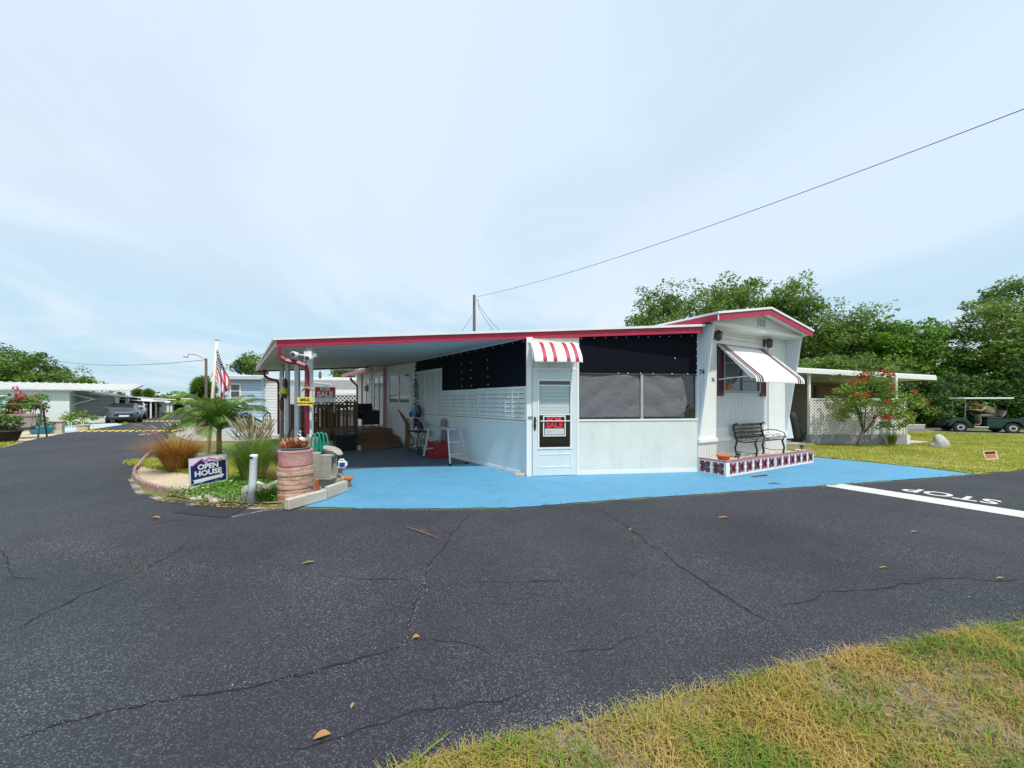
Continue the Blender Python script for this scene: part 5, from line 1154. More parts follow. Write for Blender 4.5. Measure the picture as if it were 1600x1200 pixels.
wp_ = G(393.5,787); t = thing('white_pipe_post','white painted pipe post with a red chipped top at the front of the bed','post',(wp_[0],wp_[1],0)); t.rotation_euler=(0,R(2.5),0)
MB().lathe([(.052,-.05),(.050,.3),(.047,.66),(.05,.67),(.05,.715),(.044,.72),(.04,.70)],(0,0,0),20,wob=.01).build('pipe',mat('chalky_white',(.62,.66,.70),.7,.08,4,bump=.3,bscale=20,dirt=.9,dcol=(.25,.28,.42)),t,True)
MB().lathe([(.041,.69),(.041,.705),(.0,.71)],(0,0,0),16).build('pipe_top',M['maroon'],t); MB().box(-.03,-.053,.665,.02,-.047,.695).build('chipped_red_paint',M['maroon'],t)
# bed: edging scallops
def scallop():
    b = MB(); pr = []
    for i in range(9): a_ = PI*i/8; pr.append((-.07*math.cos(a_),0,.075+.035*math.sin(a_)))
    pts = [(-.07,0,-.02)]+pr+[(.07,0,-.02)]; b.prism(pts,(0,.05,0)); return b
ed = [Vector(G(x,y)) for x,y in ((236,708),(222,722),(209,738),(207,748),(217,760),(240,768),(265,774),(292,779))]
cum = [0]; 
for i in range(len(ed)-1): cum.append(cum[-1]+(ed[i+1]-ed[i]).length)
proto = None; n_s = int(cum[-1]/.148)
for k in range(n_s):
    s = k*.148; i = max(j for j in range(len(cum)-1) if cum[j] <= s); q = ed[i].lerp(ed[i+1],(s-cum[i])/(cum[i+1]-cum[i])); d = (ed[i+1]-ed[i]).normalized()
    if proto is None: proto = scallop().build('edging_brick',M['brick'],None,bevel=.008); o = tag(proto,'reddish scalloped edging brick in the curved border of the sand bed','edging brick','scalloped bricks edging the sand bed')
    else: o = proto.copy(); col.objects.link(o)
    o.location = (q.x,q.y,random.uniform(-.005,.01)); o.rotation_euler = (R(random.uniform(-6,6)),R(random.uniform(-4,4)),math.atan2(d.y,d.x)+R(random.uniform(-6,6)))
# OPEN HOUSE sign
a_ = Vector((-5.17,5.94)); b_ = Vector((-4.96,6.44)); d = b_-a_
ang = math.atan2(d.y,d.x); ctr = (a_+b_)/2
OH = thing('open_house_sign','dark blue OPEN HOUSE yard sign with white arrow pointing right','yard sign',(ctr.x,ctr.y,.0),ang); OH.rotation_euler = (0,R(-1.5),ang)
navy = mat('sign_navy',(.012,.022,.12),.4,.03); wsx,wsz = .275,.23; zc_ = .35
MB().box(-wsx,-.004,zc_-wsz,wsx,.004,zc_+wsz).build('board',mat('sign_white',(.72,.76,.84),.4,.02),OH)
f1 = MB(); f1.prism([(-wsx+.018,-.0065,zc_-wsz+.02),(wsx-.018,-.0065,zc_-wsz+.02),(wsx-.018,-.0065,zc_+.14),(.12,-.0065,zc_+.125),(.02,-.0065,zc_+.155),(-.03,-.0065,zc_+.12),(-.11,-.0065,zc_+.185),(-.21,-.0065,zc_+.115),(-wsx+.018,-.0065,zc_+.115)],(0,.002,0)); f1.build('navy_field',navy,OH)
pk = mat('sign_pink',(.55,.05,.25),.5); f2 = MB()
for p_,q_ in (((-.235,.105),(-.11,.198)),((-.11,.198),(.02,.135)),((-.04,.175),(.0,.205)),((.0,.205),(.12,.155))): f2.bar((p_[0],-.008,zc_+p_[1]),(q_[0],-.008,zc_+q_[1]),.003,.016,up=(0,1,0)) if 0 else f2.prism([(p_[0],-.0095,zc_+p_[1]-.008),(q_[0],-.0095,zc_+q_[1]-.008),(q_[0],-.0095,zc_+q_[1]+.010),(p_[0],-.0095,zc_+p_[1]+.010)],(0,.002,0))
f2.build('roof_graphic',pk,OH)
MB().prism([(.17+.05*math.cos(k*PI/10),-.0095,zc_+.142+.035*math.sin(k*PI/10)) for k in range(11)],(0,.0015,0)).build('sun_graphic',mat('sign_sun',(.8,.35,.03),.5),OH)
MB().prism([(-.23,-.0095,zc_-.185),(.17,-.0095,zc_-.15),(.17,-.0095,zc_-.175),(.225,-.0095,zc_-.118),(.17,-.0095,zc_-.075),(.17,-.0095,zc_-.10),(-.235,-.0095,zc_-.125),(-.205,-.0095,zc_-.155)],(0,.002,0)).build('arrow',bpy.data.materials['sign_white'],OH)
def serif_text(s,size,cx,z,parent,y,sx):
    o = text_mesh('lettering',s,size,bpy.data.materials['sign_white'],parent,upright(cx,y,z),bold=.0045,sx=sx); return o
serif_text('OPEN',.115,-.01,zc_+.035,OH,-.0095,1.02); serif_text('HOUSE',.118,-.01,zc_-.070,OH,-.0095,1.05)
sf_ = MB()      # slab serifs under and over the stems
MB().box(-wsx-.004,-.006,zc_-wsz-.004,-wsx+.004,.006,zc_+wsz+.004).box(wsx-.004,-.006,zc_-wsz-.004,wsx+.004,.006,zc_+wsz+.004).box(-wsx+.004,-.006,zc_-wsz-.004,wsx-.004,.006,zc_-wsz+.002).box(-wsx+.004,-.006,zc_+wsz-.002,wsx-.004,.006,zc_+wsz+.004).build('sign_edge',mat('lilac_edge',(.62,.55,.68),.5),OH)
MB().tube([(-.2,.012,zc_),(-.2,.012,-.1)],.005,5).tube([(.2,.012,zc_),(.2,.012,-.1)],.005,5).build('stake',M['steel'],OH)
# flag pole with flag
pb = Vector((-8.56,10.4,0)); pt_ = Vector((-8.29,10.4,3.21)); FSC = 1.42
FPO = thing('flag_pole','cream leaning flag pole planted in the sand bed behind the OPEN HOUSE sign','flag pole',pb)
top = pt_-pb; MB().tube([(0,0,-.1),tuple(top)],[.046,.038],12).build('pole',mat('cream_pole',(.68,.64,.50),.5,.05,4),FPO,True); MB().tube([tuple(top),tuple(top+Vector((0,0,.05)))],[.045,.04],12).build('cap',mat('grey_cap',(.5,.5,.48),.5),FPO,True)
FLG = thing('american_flag','limp stars and stripes flag hanging folded from the flag pole','flag',pb+Vector((0,0,0)))
def flag_pt(u,w):   # u 0..1 along fly, w 0..1 down hoist ; limp drape
    base = top*.95; hx = base.x/FSC-.02*w; hz = base.z/FSC-.06
    ang_ = u*5.2; 
    x = hx+.03+.24*w**.6*(.25+.75*u)*1.0*(1 if True else 0) ; 
    fold = .07*math.sin(u*13+w*2.5)*(w**.7)
    x = hx+.035+.25*u**.8*(1-w*.5)+.02*math.sin(w*14+u*4)*u; z = hz-.56*w-.70*u*(1-.38*w)+.0
    y = -.04-.05*math.sin(w*15+u*5)*(.25+u)
    return Vector((x,y,z))*FSC
flag_red = mat('flag_red',(.58,.03,.07),.7,.05,4); flag_white = mat('flag_white',(.78,.76,.76),.7,.03,4); flag_blue = mat('flag_blue',(.025,.035,.18),.7,.05,4)
def flag_patch(name,u0,u1,w0,w1,m,parent,n=26,off=0):
    mb = MB(); k = max(2,int((u1-u0)*n*2)); l_ = max(2,int((w1-w0)*n))
    for i in range(k+1):
        for j in range(l_+1):
            q = flag_pt(u0+(u1-u0)*i/k,w0+(w1-w0)*j/l_); mb.v.append((q.x,q.y-off,q.z))
    for i in range(k):
        for j in range(l_): a = i*(l_+1)+j; mb.f.append((a,a+1,a+l_+2,a+l_+1))
    o = mb.build(name,m,parent,True); s = o.modifiers.new('thick','SOLIDIFY'); s.thickness = .003; return o
rs = None
for k in range(13):
    c_ = flag_red if k%2==0 else flag_white
    if k<7: flag_patch('stripe',.40,1.0,k/13,(k+1)/13,c_,FLG)
    else: flag_patch('stripe',0,1.0,k/13,(k+1)/13,c_,FLG)
can = flag_patch('canton',0,.40,0,7/13,flag_blue,FLG); st = MB()
for i in range(9):
    for j in range(6 if i%2==0 else 5):
        q = flag_pt(.40*((j+.5+(0 if i%2==0 else .5))/6),7/13*(i+.7)/9.6); pr = []
        for s in range(10): r_ = .024 if s%2==0 else .010; pr.append((q.x+r_*math.sin(s*PI/5),q.y-.006,q.z+r_*math.cos(s*PI/5)))
        st.prism(pr,(0,.002,0))
st.build('stars',flag_white,can)
fl2 = MB()      # fold of the flag that hangs behind the pole on its left side
for k in range(5):
    x0,z0 = top.x-.02,top.z-.40; q = [(x0-.02,.05,z0-.14*k-.0),(x0-.04-.04*k,.06,z0-.14*k-.06),(x0-.04-.04*(k+1),.06,z0-.14*(k+1)-.06),(x0-.03-.01*k,.05,z0-.14*(k+1))]
    MB().prism(q,(0,.004,0)).build('rear_fold',flag_red if k%2 else flag_white,FLG)
# reflector marker and small things
x = G(242,700); t = thing('driveway_marker','white driveway stake with a round red reflector at the edge of the bed','marker',(x[0]-.1,x[1],0)); MB().tube([(0,0,-.05),(0,0,.43)],.008,6).build('stake',M['white_trim'],t); MB().lathe([(.0,0),(.042,.002),(.042,.014),(.0,.016)],(0,0,0),14).build('reflector',mat('reflector_red',(.75,.04,.02),.3),t); t.children[-1].rotation_euler=(R(90),0,0); t.children[-1].location=(0,.008,.46)
# grasses
def clump(name,label,base,n,h,spread,m,w,plumes=0,pm=None,ph=1.0,pl=.12,lean=(.15,1.1),cat='ornamental grass',pw=.009,pupright=False):
    t = thing(name,label,cat,base); k = n; az = rng.uniform(0,2*PI,k); rr = rng.uniform(0,spread,k)*.45
    p = np.stack([rr*np.cos(az),rr*np.sin(az),np.zeros(k)],1); v,f = blades_v(p,rng.uniform(h*.5,h,k),rng.uniform(w*.6,w*1.3,k),az+rng.normal(0,.5,k),rng.uniform(*lean,k),.8)
    nmesh('blades',v,f,m,t)
    if plumes:
        mb = MB()
        for i in range(plumes):
            a = rng.uniform(0,2*PI); l_ = rng.uniform(.25,.75) if not pupright else rng.uniform(.02,.26); H_ = ph*rng.uniform(.75,1.05)
            r0 = spread*.3; b0 = Vector((r0*math.cos(a),r0*math.sin(a),0)); dd = Vector((math.cos(a),math.sin(a),0))
            p1 = b0+dd*H_*l_*.35+Vector((0,0,H_*.65)); p2 = b0+dd*H_*l_*.75+Vector((0,0,H_*.93)); d_ = ((p2-p1).normalized()+Vector((dd.x*.6,dd.y*.6,-.25 if not pupright else .2))).normalized()
            mb.tube([b0,p1,p2],[.002,.0018,.0015],4)
            p3 = p2+d_*pl*.5; p4 = p2+d_*pl
            mb.tube([p2,p2+d_*pl*.15,p3,p4],[.002,pw,pw*.9,.001],6)
        mb.build('plumes',pm,t)
        # fuzzy bristles are part of the plume outline
    return t
clump('red_fountain_grass','rust coloured fountain grass clump with drooping pink plumes in the sand bed',(-7.1,7.85,.02),2300,.86,.34,M['red_grass'],.0042,50,M['plume_pink'],1.0,.17,(.25,1.25))
clump('tall_fountain_grass','tall green fountain grass with upright beige plumes behind the white pipe post',(-4.58,6.55,.02),2100,.92,.34,M['tall_grass'],.005,60,M['plume'],1.10,.24,(.1,.6),pw=.012,pupright=True)
clump('dry_grass_clump','dry straw grass tuft between the fountain grass and the terracotta planter',(-3.95,6.55,.02),500,.55,.35,M['straw'],.004,0,lean=(.4,1.6))
clump('green_weed_clump','bright green weed clump left of the terracotta planter',(-3.66,5.52,.01),420,.34,.22,leaf_mat('weed_blades',[(.04,.11,.015),(.09,.2,.03),(.15,.27,.05)],.3),.006,0,lean=(.2,1.2))
# palm
def frond(mb_l,mb_r,base,az,L,elev,droop,n=26,ll=.38,rw=.012,wid=.016):
    d = Vector((math.cos(az),math.sin(az),0)); pts = []
    for i in range(n+1):
        s = i/n; e = elev-droop*s**1.3
        if i==0: p = Vector(base)
        else: p = pts[-1]+(d*math.cos(e)+Vector((0,0,math.sin(e))))*(L/n)
        pts.append(p)
    mb_r.tube(pts[::3]+[pts[-1]],[rw*(1-.8*i/(len(pts[::3]))) for i in range(len(pts[::3])+1)],5)
    side = Vector((-d.y,d.x,0))
    for i in range(3,n+1):
        s = i/n; l_ = ll*math.sin(PI*min(1,(s*.85+.12)))**.7*random.uniform(.85,1.1); tdir = (pts[i]-pts[i-1]).normalized(); up = side.cross(tdir)
        for sg in (-1,1):
            dd = (side*sg*.8+tdir*.75+Vector((0,0,.12))).normalized(); p0 = pts[i]; p1 = p0+dd*l_*.5; p2 = p0+dd*l_+Vector((0,0,-l_*.42))
            w_ = tdir*wid*.5
            mb_l.add([p0-w_,p0+w_,p1+w_*1.0,p1-w_*1.0,p2],[(0,1,2,3),(3,2,4)])
t = thing('young_palm','young palm with arching feathery fronds in the sand bed behind the signs','palm',(-7.53,9.5,.02))
MB().tube([(0,0,-.05),(.01,0,.25),(.0,.0,.6),(.02,0,1.0)],[.075,.06,.055,.045],10).build('trunk',M['palm_bark'],t,True)
la,ra = MB(),MB()
for k in range(26):
    az = k*2.399+.3; lvl = k/26; frond(la,ra,(0.01,0,.74+.16*lvl),az,random.uniform(1.0,1.35),R(30+46*lvl),R(90-22*lvl),27,.50,.018,.030)
la.build('fronds',M['palm_leaf'],t); ra.build('stalks',mat('frond_stalk',(.16,.2,.05),.6),t,True)
dp = thing('dark_grass_clump','dark green strappy plant beside the palm, in front of the rear downspout','plant',(-6.0,8.9,.02)); la,ra = MB(),MB()
for k in range(10): frond(la,ra,(0,0,.25),k*2.399,.7,R(60),R(95),20,.3,.008,.018)
la.build('fronds',M['palm_leaf'],dp); ra.build('stalks',M['palm_bark'],dp)
t = thing('orange_bird_bath','small orange clay dish on a stem among the grasses','bird bath',(-5.6,7.8,0)); MB().lathe([(.05,0),(.02,.05),(.02,.35),(.10,.42),(.14,.46),(.13,.46)],(0,0,0),16).build('dish',M['orange_clay'],t,True)
# ------------------------------------------------------------------ left background: swing, houses, cars, palms
def house(name,label,ox,oy,w,L,h,wall,roofm,rise=.35,over=.25,ang=AU,lanai=0,lanai_m='grey_post',windows=(),group=None,door=None,roofx=None):
    t = thing(name,label,'house',(ox,oy,0),ang,group)
    MB().box(0,0,0,w,L,h).build('walls',M[wall] if isinstance(wall,str) else wall,t)
    b = MB(); b.prism([(-over,-over,h+.002),(w+over,-over,h+.002),(w+over,-over,h+.07),(w/2,-over,h+rise),(-over,-over,h+.07)],(0,L+2*over,0)); b.build('roof',M[roofm],t)
    MB().box(-over-.01,-over-.02,h-.02,w+over+.01,-over-.001,h+.10).build('fascia',M['white_trim'],t)
    if lanai:
        l_ = MB().hexa([(w+over+.0,-.1,h-.10),(w+lanai,-.1,h-.30),(w+lanai,L*.8,h-.30),(w+over,L*.8,h-.10)],[(w+over,-.1,h-.04),(w+lanai,-.1,h-.24),(w+lanai,L*.8,h-.24),(w+over,L*.8,h-.04)]); l_.build('carport_roof',M['roof_white'],t)
        for k in range(4):
            MB().box(w+lanai-.2,.0+k*L*.25,0,w+lanai-.1,.1+k*L*.25,h-.28).build('post',M['white_trim'],t)
    for (f_,u0,u1,z0,z1) in windows:
        if f_=='f': fr = MB().box(u0,-.03,z0,u1,-.001,z1); pn = MB().box(u0+.06,-.04,z0+.06,u1-.06,-.031,(z0+z1)/2-.02).box(u0+.06,-.04,(z0+z1)/2+.02,u1-.06,-.031,z1-.06)
        elif f_=='r': fr = MB().box(w+.001,u0,z0,w+.03,u1,z1); pn = MB().box(w+.031,u0+.06,z0+.06,w+.04,u1-.06,z1-.06)
        elif f_=='b': fr = MB().box(u0,-.03,z0,u1,-.001,z1); pn = MB().box(u0+.02,-.04,z0+.02,u1-.02,-.031,z1-.02)
        o = fr.build('window',M['white_trim'],t); pn.build('pane',M['glass'],o)
    return t
HA = house('mobile_home','long white mobile home with ribbed metal roof and blank end wall across the left road',-33.9,21.45,5.4,13,2.18,mat('end_white_wall',(.74,.78,.78),.6,.05,1),'metal_roof',.10,.2,lanai=0)

sl_ = MB().hexa([(-.5,-.35,2.22),(8.3,-.35,2.22),(8.3,5.0,2.72),(-.5,5.0,2.72)],[(-.5,-.35,2.28),(8.3,-.35,2.28),(8.3,5.0,2.86),(-.5,5.0,2.86)]); sl_.build('ribbed_roof',mat('ribbed_metal_roof',(.50,.49,.47),.5,.12,2,dirt=.4,dcol=(.25,.23,.2)),HA)
for k in range(22): MB().bar((-.4+k*.4,-.36,2.30),(-.4+k*.4,5.0,2.88),.07,.06).build('roof_rib',M['white_trim'],HA)
q = HA; lan = MB().hexa([(5.4,1.4,1.98),(7.6,1.4,1.80),(7.6,11,1.80),(5.4,11,1.98)],[(5.4,1.4,2.10),(7.6,1.4,1.90),(7.6,11,1.90),(5.4,11,2.10)]).build('lanai_roof',M['metal_roof'],HA)
lv_ = MB(); lv_.box(5.41,.6,.0,7.4,.65,.45).build('lanai_base',M['white_trim'],HA)
MB().box(5.41,1.55,.45,7.2,1.60,1.9).build('lanai_louvres',mat('grey_louvres',(.36,.38,.40),.5,.1,2,grooves=('Z',.3,.9)),HA)
for k,yy in enumerate((.6,4.2,7.5)): MB().box(7.25,yy+.9,.0,7.45,yy+1.05,1.82).build('lanai_post',M['white_trim'],HA)
MB().add([(5.42,.3,1.95),(6.5,.1,1.62),(6.5,1.4,1.62),(5.42,1.4,1.95),(5.42,.3,1.98),(6.5,.1,1.65),(6.5,1.4,1.65),(5.42,1.4,1.98)],[(0,3,2,1),(4,5,6,7),(0,1,5,4),(1,2,6,5),(2,3,7,6),(3,0,4,7)]).build('window_awning',M['awn_white'],HA)
MB().tube([(6.4,.15,1.62),(5.45,.3,1.25)],.02,5).build('awning_arm',M['white_trim'],HA)
house('mobile_home','pale blue mobile home with open porch behind the parked grey car',-36.9,28.6,4.2,12,1.75,mat('soft_blue_wall',(.36,.48,.66),.6,.05,1),'metal_roof',.22,.3,lanai=2.4,windows=(('f',2.5,3.1,.6,1.8),('f',3.3,3.9,.6,1.8),('f',.6,1.8,.3,1.7)))
house('mobile_home','brown brick fronted mobile home with grey roof behind the white pickup',-40.6,36.0,3.7,14,1.62,mat('brown_wall',(.30,.19,.14),.8,.1,1),'grey_roof',.42,.4,lanai=1.2,windows=(('f',.5,1.5,.5,1.3),('f',2.2,3.2,.5,1.3)))
house('mobile_home','white mobile home with shaded porch far along the left road',-50.5,48.5,4.4,14,1.7,'white','roof_white',.28,.4,lanai=2.0,windows=(('f',.8,1.8,.5,1.3),('f',2.6,3.8,.2,1.4)))
house('mobile_home','cream mobile home with pale roof beyond the white one on the left road',-57.5,59,5,14,1.8,mat('cream_wall',(.66,.58,.44),.7,.05,1),'roof_white',.3,.4,lanai=2.0,windows=(('f',.8,2.0,.5,1.3),('f',2.8,4.4,.5,1.4)))
house('distant_house','small white house with white roof at the far end of the left road',-76.5,81,6,12,2.2,'white','roof_white',.3,.4,windows=(('f',1.,2.2,.5,1.3),('f',3.2,5.0,.5,1.4)))
house('distant_house','teal fronted house half hidden by the palm at the end of the road',-46.0,52,2.6,12,1.8,mat('teal_wall',(.16,.42,.40),.7),'grey_roof',.35,.4,windows=(('f',.5,1.8,.5,1.4),))
TS = house('garden_shed','turquoise shed with a white awning at the far left edge',-32.2,17.6,4.0,3,1.75,mat('turquoise_wall',(.22,.62,.50),.7,.05,2),'roof_white',.3,.3,windows=(('f',2.1,3.2,.7,1.6),))
def flowering(name,label,base,blobs,leafm,flm,nf,fs,ls,n1=30,per=60,rc=.3,tr=.04,cat='flowering shrub'):
    t = tree(name,label,cat,base,blobs,leafm,n1,per,rc,ls,tr,9,fork=.25)
    bx,by,bz = base; pts = []
    for _ in range(nf):
        b_ = blobs[rng.integers(len(blobs))]; c = np.array(in_ell(1,b_[:3],b_[3:],.95)[0]); 
        if c[2] < b_[2]-b_[5]*.5: continue
        pts.append(c+unit(int(fs[1]))*fs[0])
    pts = np.concatenate(pts)-np.array([bx,by,bz]); v,f = leaf_quads(pts,np.full(len(pts),fs[2]),up=.2,width=.8); struct(nmesh('flowers',v,f,flm,t),'stuff'); return t
flowering('pink_flowering_shrub','pink flowering shrub beside the white end wall across the left road',(-27.8,21.3,0),[E(10,40,612,662,21),E(25,62,618,660,21),E(40,72,630,668,20.6),E(15,30,606,640,21)],M['leaf_bright'],M['flower_pink'],34,(.13,26,.06),.10,34,60,.35)
SWG = thing('porch_swing','dark framed canopy swing seat with tan cushions beside the left road','swing seat',(-19.1,14.9,0),AU)
sw_s = M['tarp_edge']
for x in (0,-2.2):
    MB().tube([(x,-.0,0),(x,.42,1.38)],.028,6).tube([(x,.95,0),(x,.50,1.38)],.028,6).tube([(x,.12,.42),(x,.84,.42)],.022,6).build('side_frame',sw_s,SWG)
MB().tube([(0.05,.46,1.38),(-2.25,.46,1.38)],.03,6).build('top_bar',sw_s,SWG)
MB().box(-2.0,.05,.42,-.2,.62,.52).build('seat',mat('tan_cushion',(.22,.18,.15),.8,.1,5),SWG,bevel=.02); MB().hexa([(-2.0,.58,.52),(-.2,.58,.52),(-.2,.66,.52),(-2.0,.66,.52)],[(-2.0,.78,.98),(-.2,.78,.98),(-.2,.86,.98),(-2.0,.86,.98)]).build('backrest',bpy.data.materials['tan_cushion'],SWG)
MB().box(-2.02,.02,.36,-.18,.66,.41).build('seat_frame',sw_s,SWG)
for x in (-.2,-2.0): MB().tube([(x,.1,.45),(x,.46,1.36)],.008,4).tube([(x,.62,.5),(x,.46,1.36)],.008,4).build('hanger',sw_s,SWG)
def potplant(label,px,py,r,h,pm,lm,hh,n=260,ls=.06):
    x,y,_ = G(px,py); t = thing('potted_plant',label,'potted plant',(x,y,0)); MB().lathe([(r*.7,0),(r,h*.85),(r*1.08,h*.86),(r*1.08,h),(r*.9,h)],(0,0,0),16).build('pot',pm,t,True)
    v,f = leaf_quads(in_ell(n,(0,0,h+hh*.45),(r*1.2,r*1.2,hh*.55),.2),np.full(n,ls)); nmesh('foliage',v,f,M[lm],t); return t
potplant('round turquoise pot with a small green plant beside the swing seat',65,678,.42,.34,mat('turquoise_glaze',(.03,.35,.55),.35),'leaf_dark',.3)
potplant('black tub with a dark bushy plant at the left edge of the road',8,692,.38,.45,M['rubber'],'leaf_dark',.6,500,.07)
for (px,py,h,l) in ((89,677,.62,'pale stone pillar at the end of the wire fence'),(130,672,.28,'low pale stone marker on the light blue far driveway')):
    x,y,_ = G(px,py); tag(MB().box(-.2,-.2,0,.2,.2,h*.85).box(-.24,-.24,h*.85,.24,.24,h).build('stone_pillar',M['concrete_light'],None,bevel=.02,loc=(x,y,0),rotz=AU),l,'pillar')
x,y,_ = G(62,674); wf = thing('wire_border_fence','low white wire border fence in front of the white end wall','fence',(x,y,0),AU)
for k in range(9): MB().tube([(k*.42-1.9,0,0),(k*.42-1.9,0,.42),(k*.42-1.8,0,.52),(k*.42-1.66,0,.52),(k*.42-1.56,0,.42),(k*.42-1.56,0,0)],.012,5).build('hoop',M['white_trim'],wf)
for (px,py,w_,h_,l,mm) in ((64,662,.9,.5,'bright green low bush beside the pale lanai across the road','leaf_yellow'),):
    x,y = G(128,668)[:2]; tree('low_bush',l,'bush',(x-.8,y+.6,0),[(x-.8,y+.6,.35,.7,.6,.42)],M[mm],14,60,.25,.07,.03,4)
for k,(px,py,hh,l) in enumerate(((163,601,9,'tv antenna on a thin mast over the far mobile home roofs'),)):
    x,y,z = P(168,601,36); t = thing('tv_antenna',l,'antenna',(x,y,0)); MB().tube([(0,0,0),(0,0,z)],.04,6).build('mast',M['steel'],t); a_ = MB().tube([(-1.3,0,z),(1.4,0,z)],.03,5)
    for q in range(8): a_.tube([(-1.2+q*.34,-.5,z),(-1.2+q*.34,.5,z)],.015,4)
    a_.build('boom',M['steel'],t)
# cars
def car(name,label,loc,rz,paint,L,W_,H_,kind='sedan',cat='car'):
    t = thing(name,label,cat,loc,rz)     # faces -y
    pm = mat(name+'_paint',paint,.25,.02,2,coat=.6,spec=.6)
    if kind=='sedan': st = [(-L/2,.55,.42,.60),(-L/2+.12,.80,.30,.72),(-L/2+.9,.92,.22,.86),(-L*.17,.94,.20,.93),(L*.1,.95,.20,.95),(L*.32,.94,.22,.97),(L/2-.15,.86,.30,.95),(L/2,.72,.42,.86)]
    else: st = [(-L/2,.78,.45,.92),(-L/2+.15,.90,.36,1.02),(-L/2+1.2,.95,.32,1.10),(-L*.1,.96,.32,1.12),(L*.12,.96,.32,1.12),(L*.3,.96,.34,1.12),(L/2-.05,.94,.40,1.12),(L/2,.93,.48,1.10)]
    sw = W_/1.9; mb = MB(); o = 0
    for (y,w_,z0,z1) in st:
        w_ *= sw; zm = (z0+z1)/2
        for x,z in ((-w_*.86,z0),(-w_,zm-.08),(-w_*.985,zm+.12),(-w_*.86,z1),(-w_*.4,z1+.03),(w_*.4,z1+.03),(w_*.86,z1),(w_*.985,zm+.12),(w_,zm-.08),(w_*.86,z0)): mb.v.append((x,y,z))
    n = 10
    for i in range(len(st)-1):
        for k in range(n): k2=(k+1)%n; mb.f.append((i*n+k,i*n+k2,(i+1)*n+k2,(i+1)*n+k))
    mb.f.append(tuple(range(n))); mb.f.append(tuple((len(st)-1)*n+k for k in reversed(range(n))))
    body = mb.build('body',pm,t,True); e = body.modifiers.new('es','EDGE_SPLIT'); e.split_angle = R(38)
    zb = .95 if kind=='sedan' else 1.12; yr = (-L*.18,-L*.02,L*.22,L*.36) if kind=='sedan' else (-L*.14,-L*.05,L*.14,L*.18)
    wb,wt = .82*sw,.62*sw
    cab = MB(); 
    B_ = [(-wb,yr[0],zb-.03),(wb,yr[0],zb-.03),(wb,yr[3],zb-.03),(-wb,yr[3],zb-.03)]; T_ = [(-wt,yr[1],H_-.04),(wt,yr[1],H_-.04),(wt,yr[2],H_-.04),(-wt,yr[2],H_-.04)]
    cab.hexa(B_,T_); g = cab.build('windows',M['dark_glass'] if kind!='sedan' else M['glass_light'],t)
    MB().hexa([(-wt-.03,yr[1]-.05,H_-.06),(wt+.03,yr[1]-.05,H_-.06),(wt+.03,yr[2]+.05,H_-.06),(-wt-.03,yr[2]+.05,H_-.06)],[(-wt*.9,yr[1]+.1,H_),(wt*.9,yr[1]+.1,H_),(wt*.9,yr[2]-.1,H_),(-wt*.9,yr[2]-.1,H_)]).build('roof',pm,t,True)
    pil = MB()
    for sx in (-1,1):
        for j in (0,3): pil.bar((sx*wb,yr[j],zb-.02),(sx*wt,yr[1 if j==0 else 2],H_-.03),.07,.07)
        ym = (yr[1]+yr[2])/2; pil.bar((sx*(wb+.0),ym,zb-.02),(sx*(wt+.01),ym,H_-.03),.07,.04)
    pil.build('pillars',pm,t)
    for sx in (-1,1):
        for y in (-L*.31,L*.29):
            w2 = MB().tube([(sx*(W_/2-.22),y,.33),(sx*(W_/2+.005),y,.33)],.33,22); wh = w2.build('wheel',M['rubber'],t); MB().tube([(sx*(W_/2+.004),y,.33),(sx*(W_/2+.02),y,.33)],.21,16).build('rim',M['alu'],wh)
        MB().box(sx*(wb-.0)-.0,yr[0]+.3,zb+.02,sx*(wb+.20),yr[0]+.42,zb+.16).build('mirror',pm,t,bevel=.02)
        zl = .66 if kind=='sedan' else .86
        MB().box(sx*.52*sw-.0,-L/2-.02 if kind!='sedan' else -L/2+.05,zl,sx*.80*sw,-L/2+.22,zl+.14).build('headlight',M['glass_light'],t,bevel=.02)
        MB().box(sx*.60*sw,L/2-.1,zl+.1,sx*.84*sw,L/2+.01,zl+.26).build('tail_light',M['maroon'],t,bevel=.01)
    zg = .50 if kind=='sedan' else .66
    MB().box(-.50*sw,-L/2-.015,zg-.02,.50*sw,-L/2+.1,zg+.17).build('grille',M['black'],t,bevel=.01); MB().box(-.72*sw,-L/2+.02,.28,.72*sw,-L/2+.2,.40).build('bumper_intake',M['black'],t,bevel=.01)
    MB().box(-.24,-L/2-.025,.44,.24,-L/2-.016,.55).build('number_plate',M['white_trim'],t)
    return t
car('parked_coupe','slate blue grey coupe parked facing the camera on the left verge',(-28.2,26.9,0),R(46),(.085,.11,.14),4.5,1.76,1.36)
car('pickup_truck','white pickup truck parked behind the grey coupe',(-33.2,32.2,0),R(43),(.75,.76,.78),5.4,2.0,1.85,'pickup','truck')
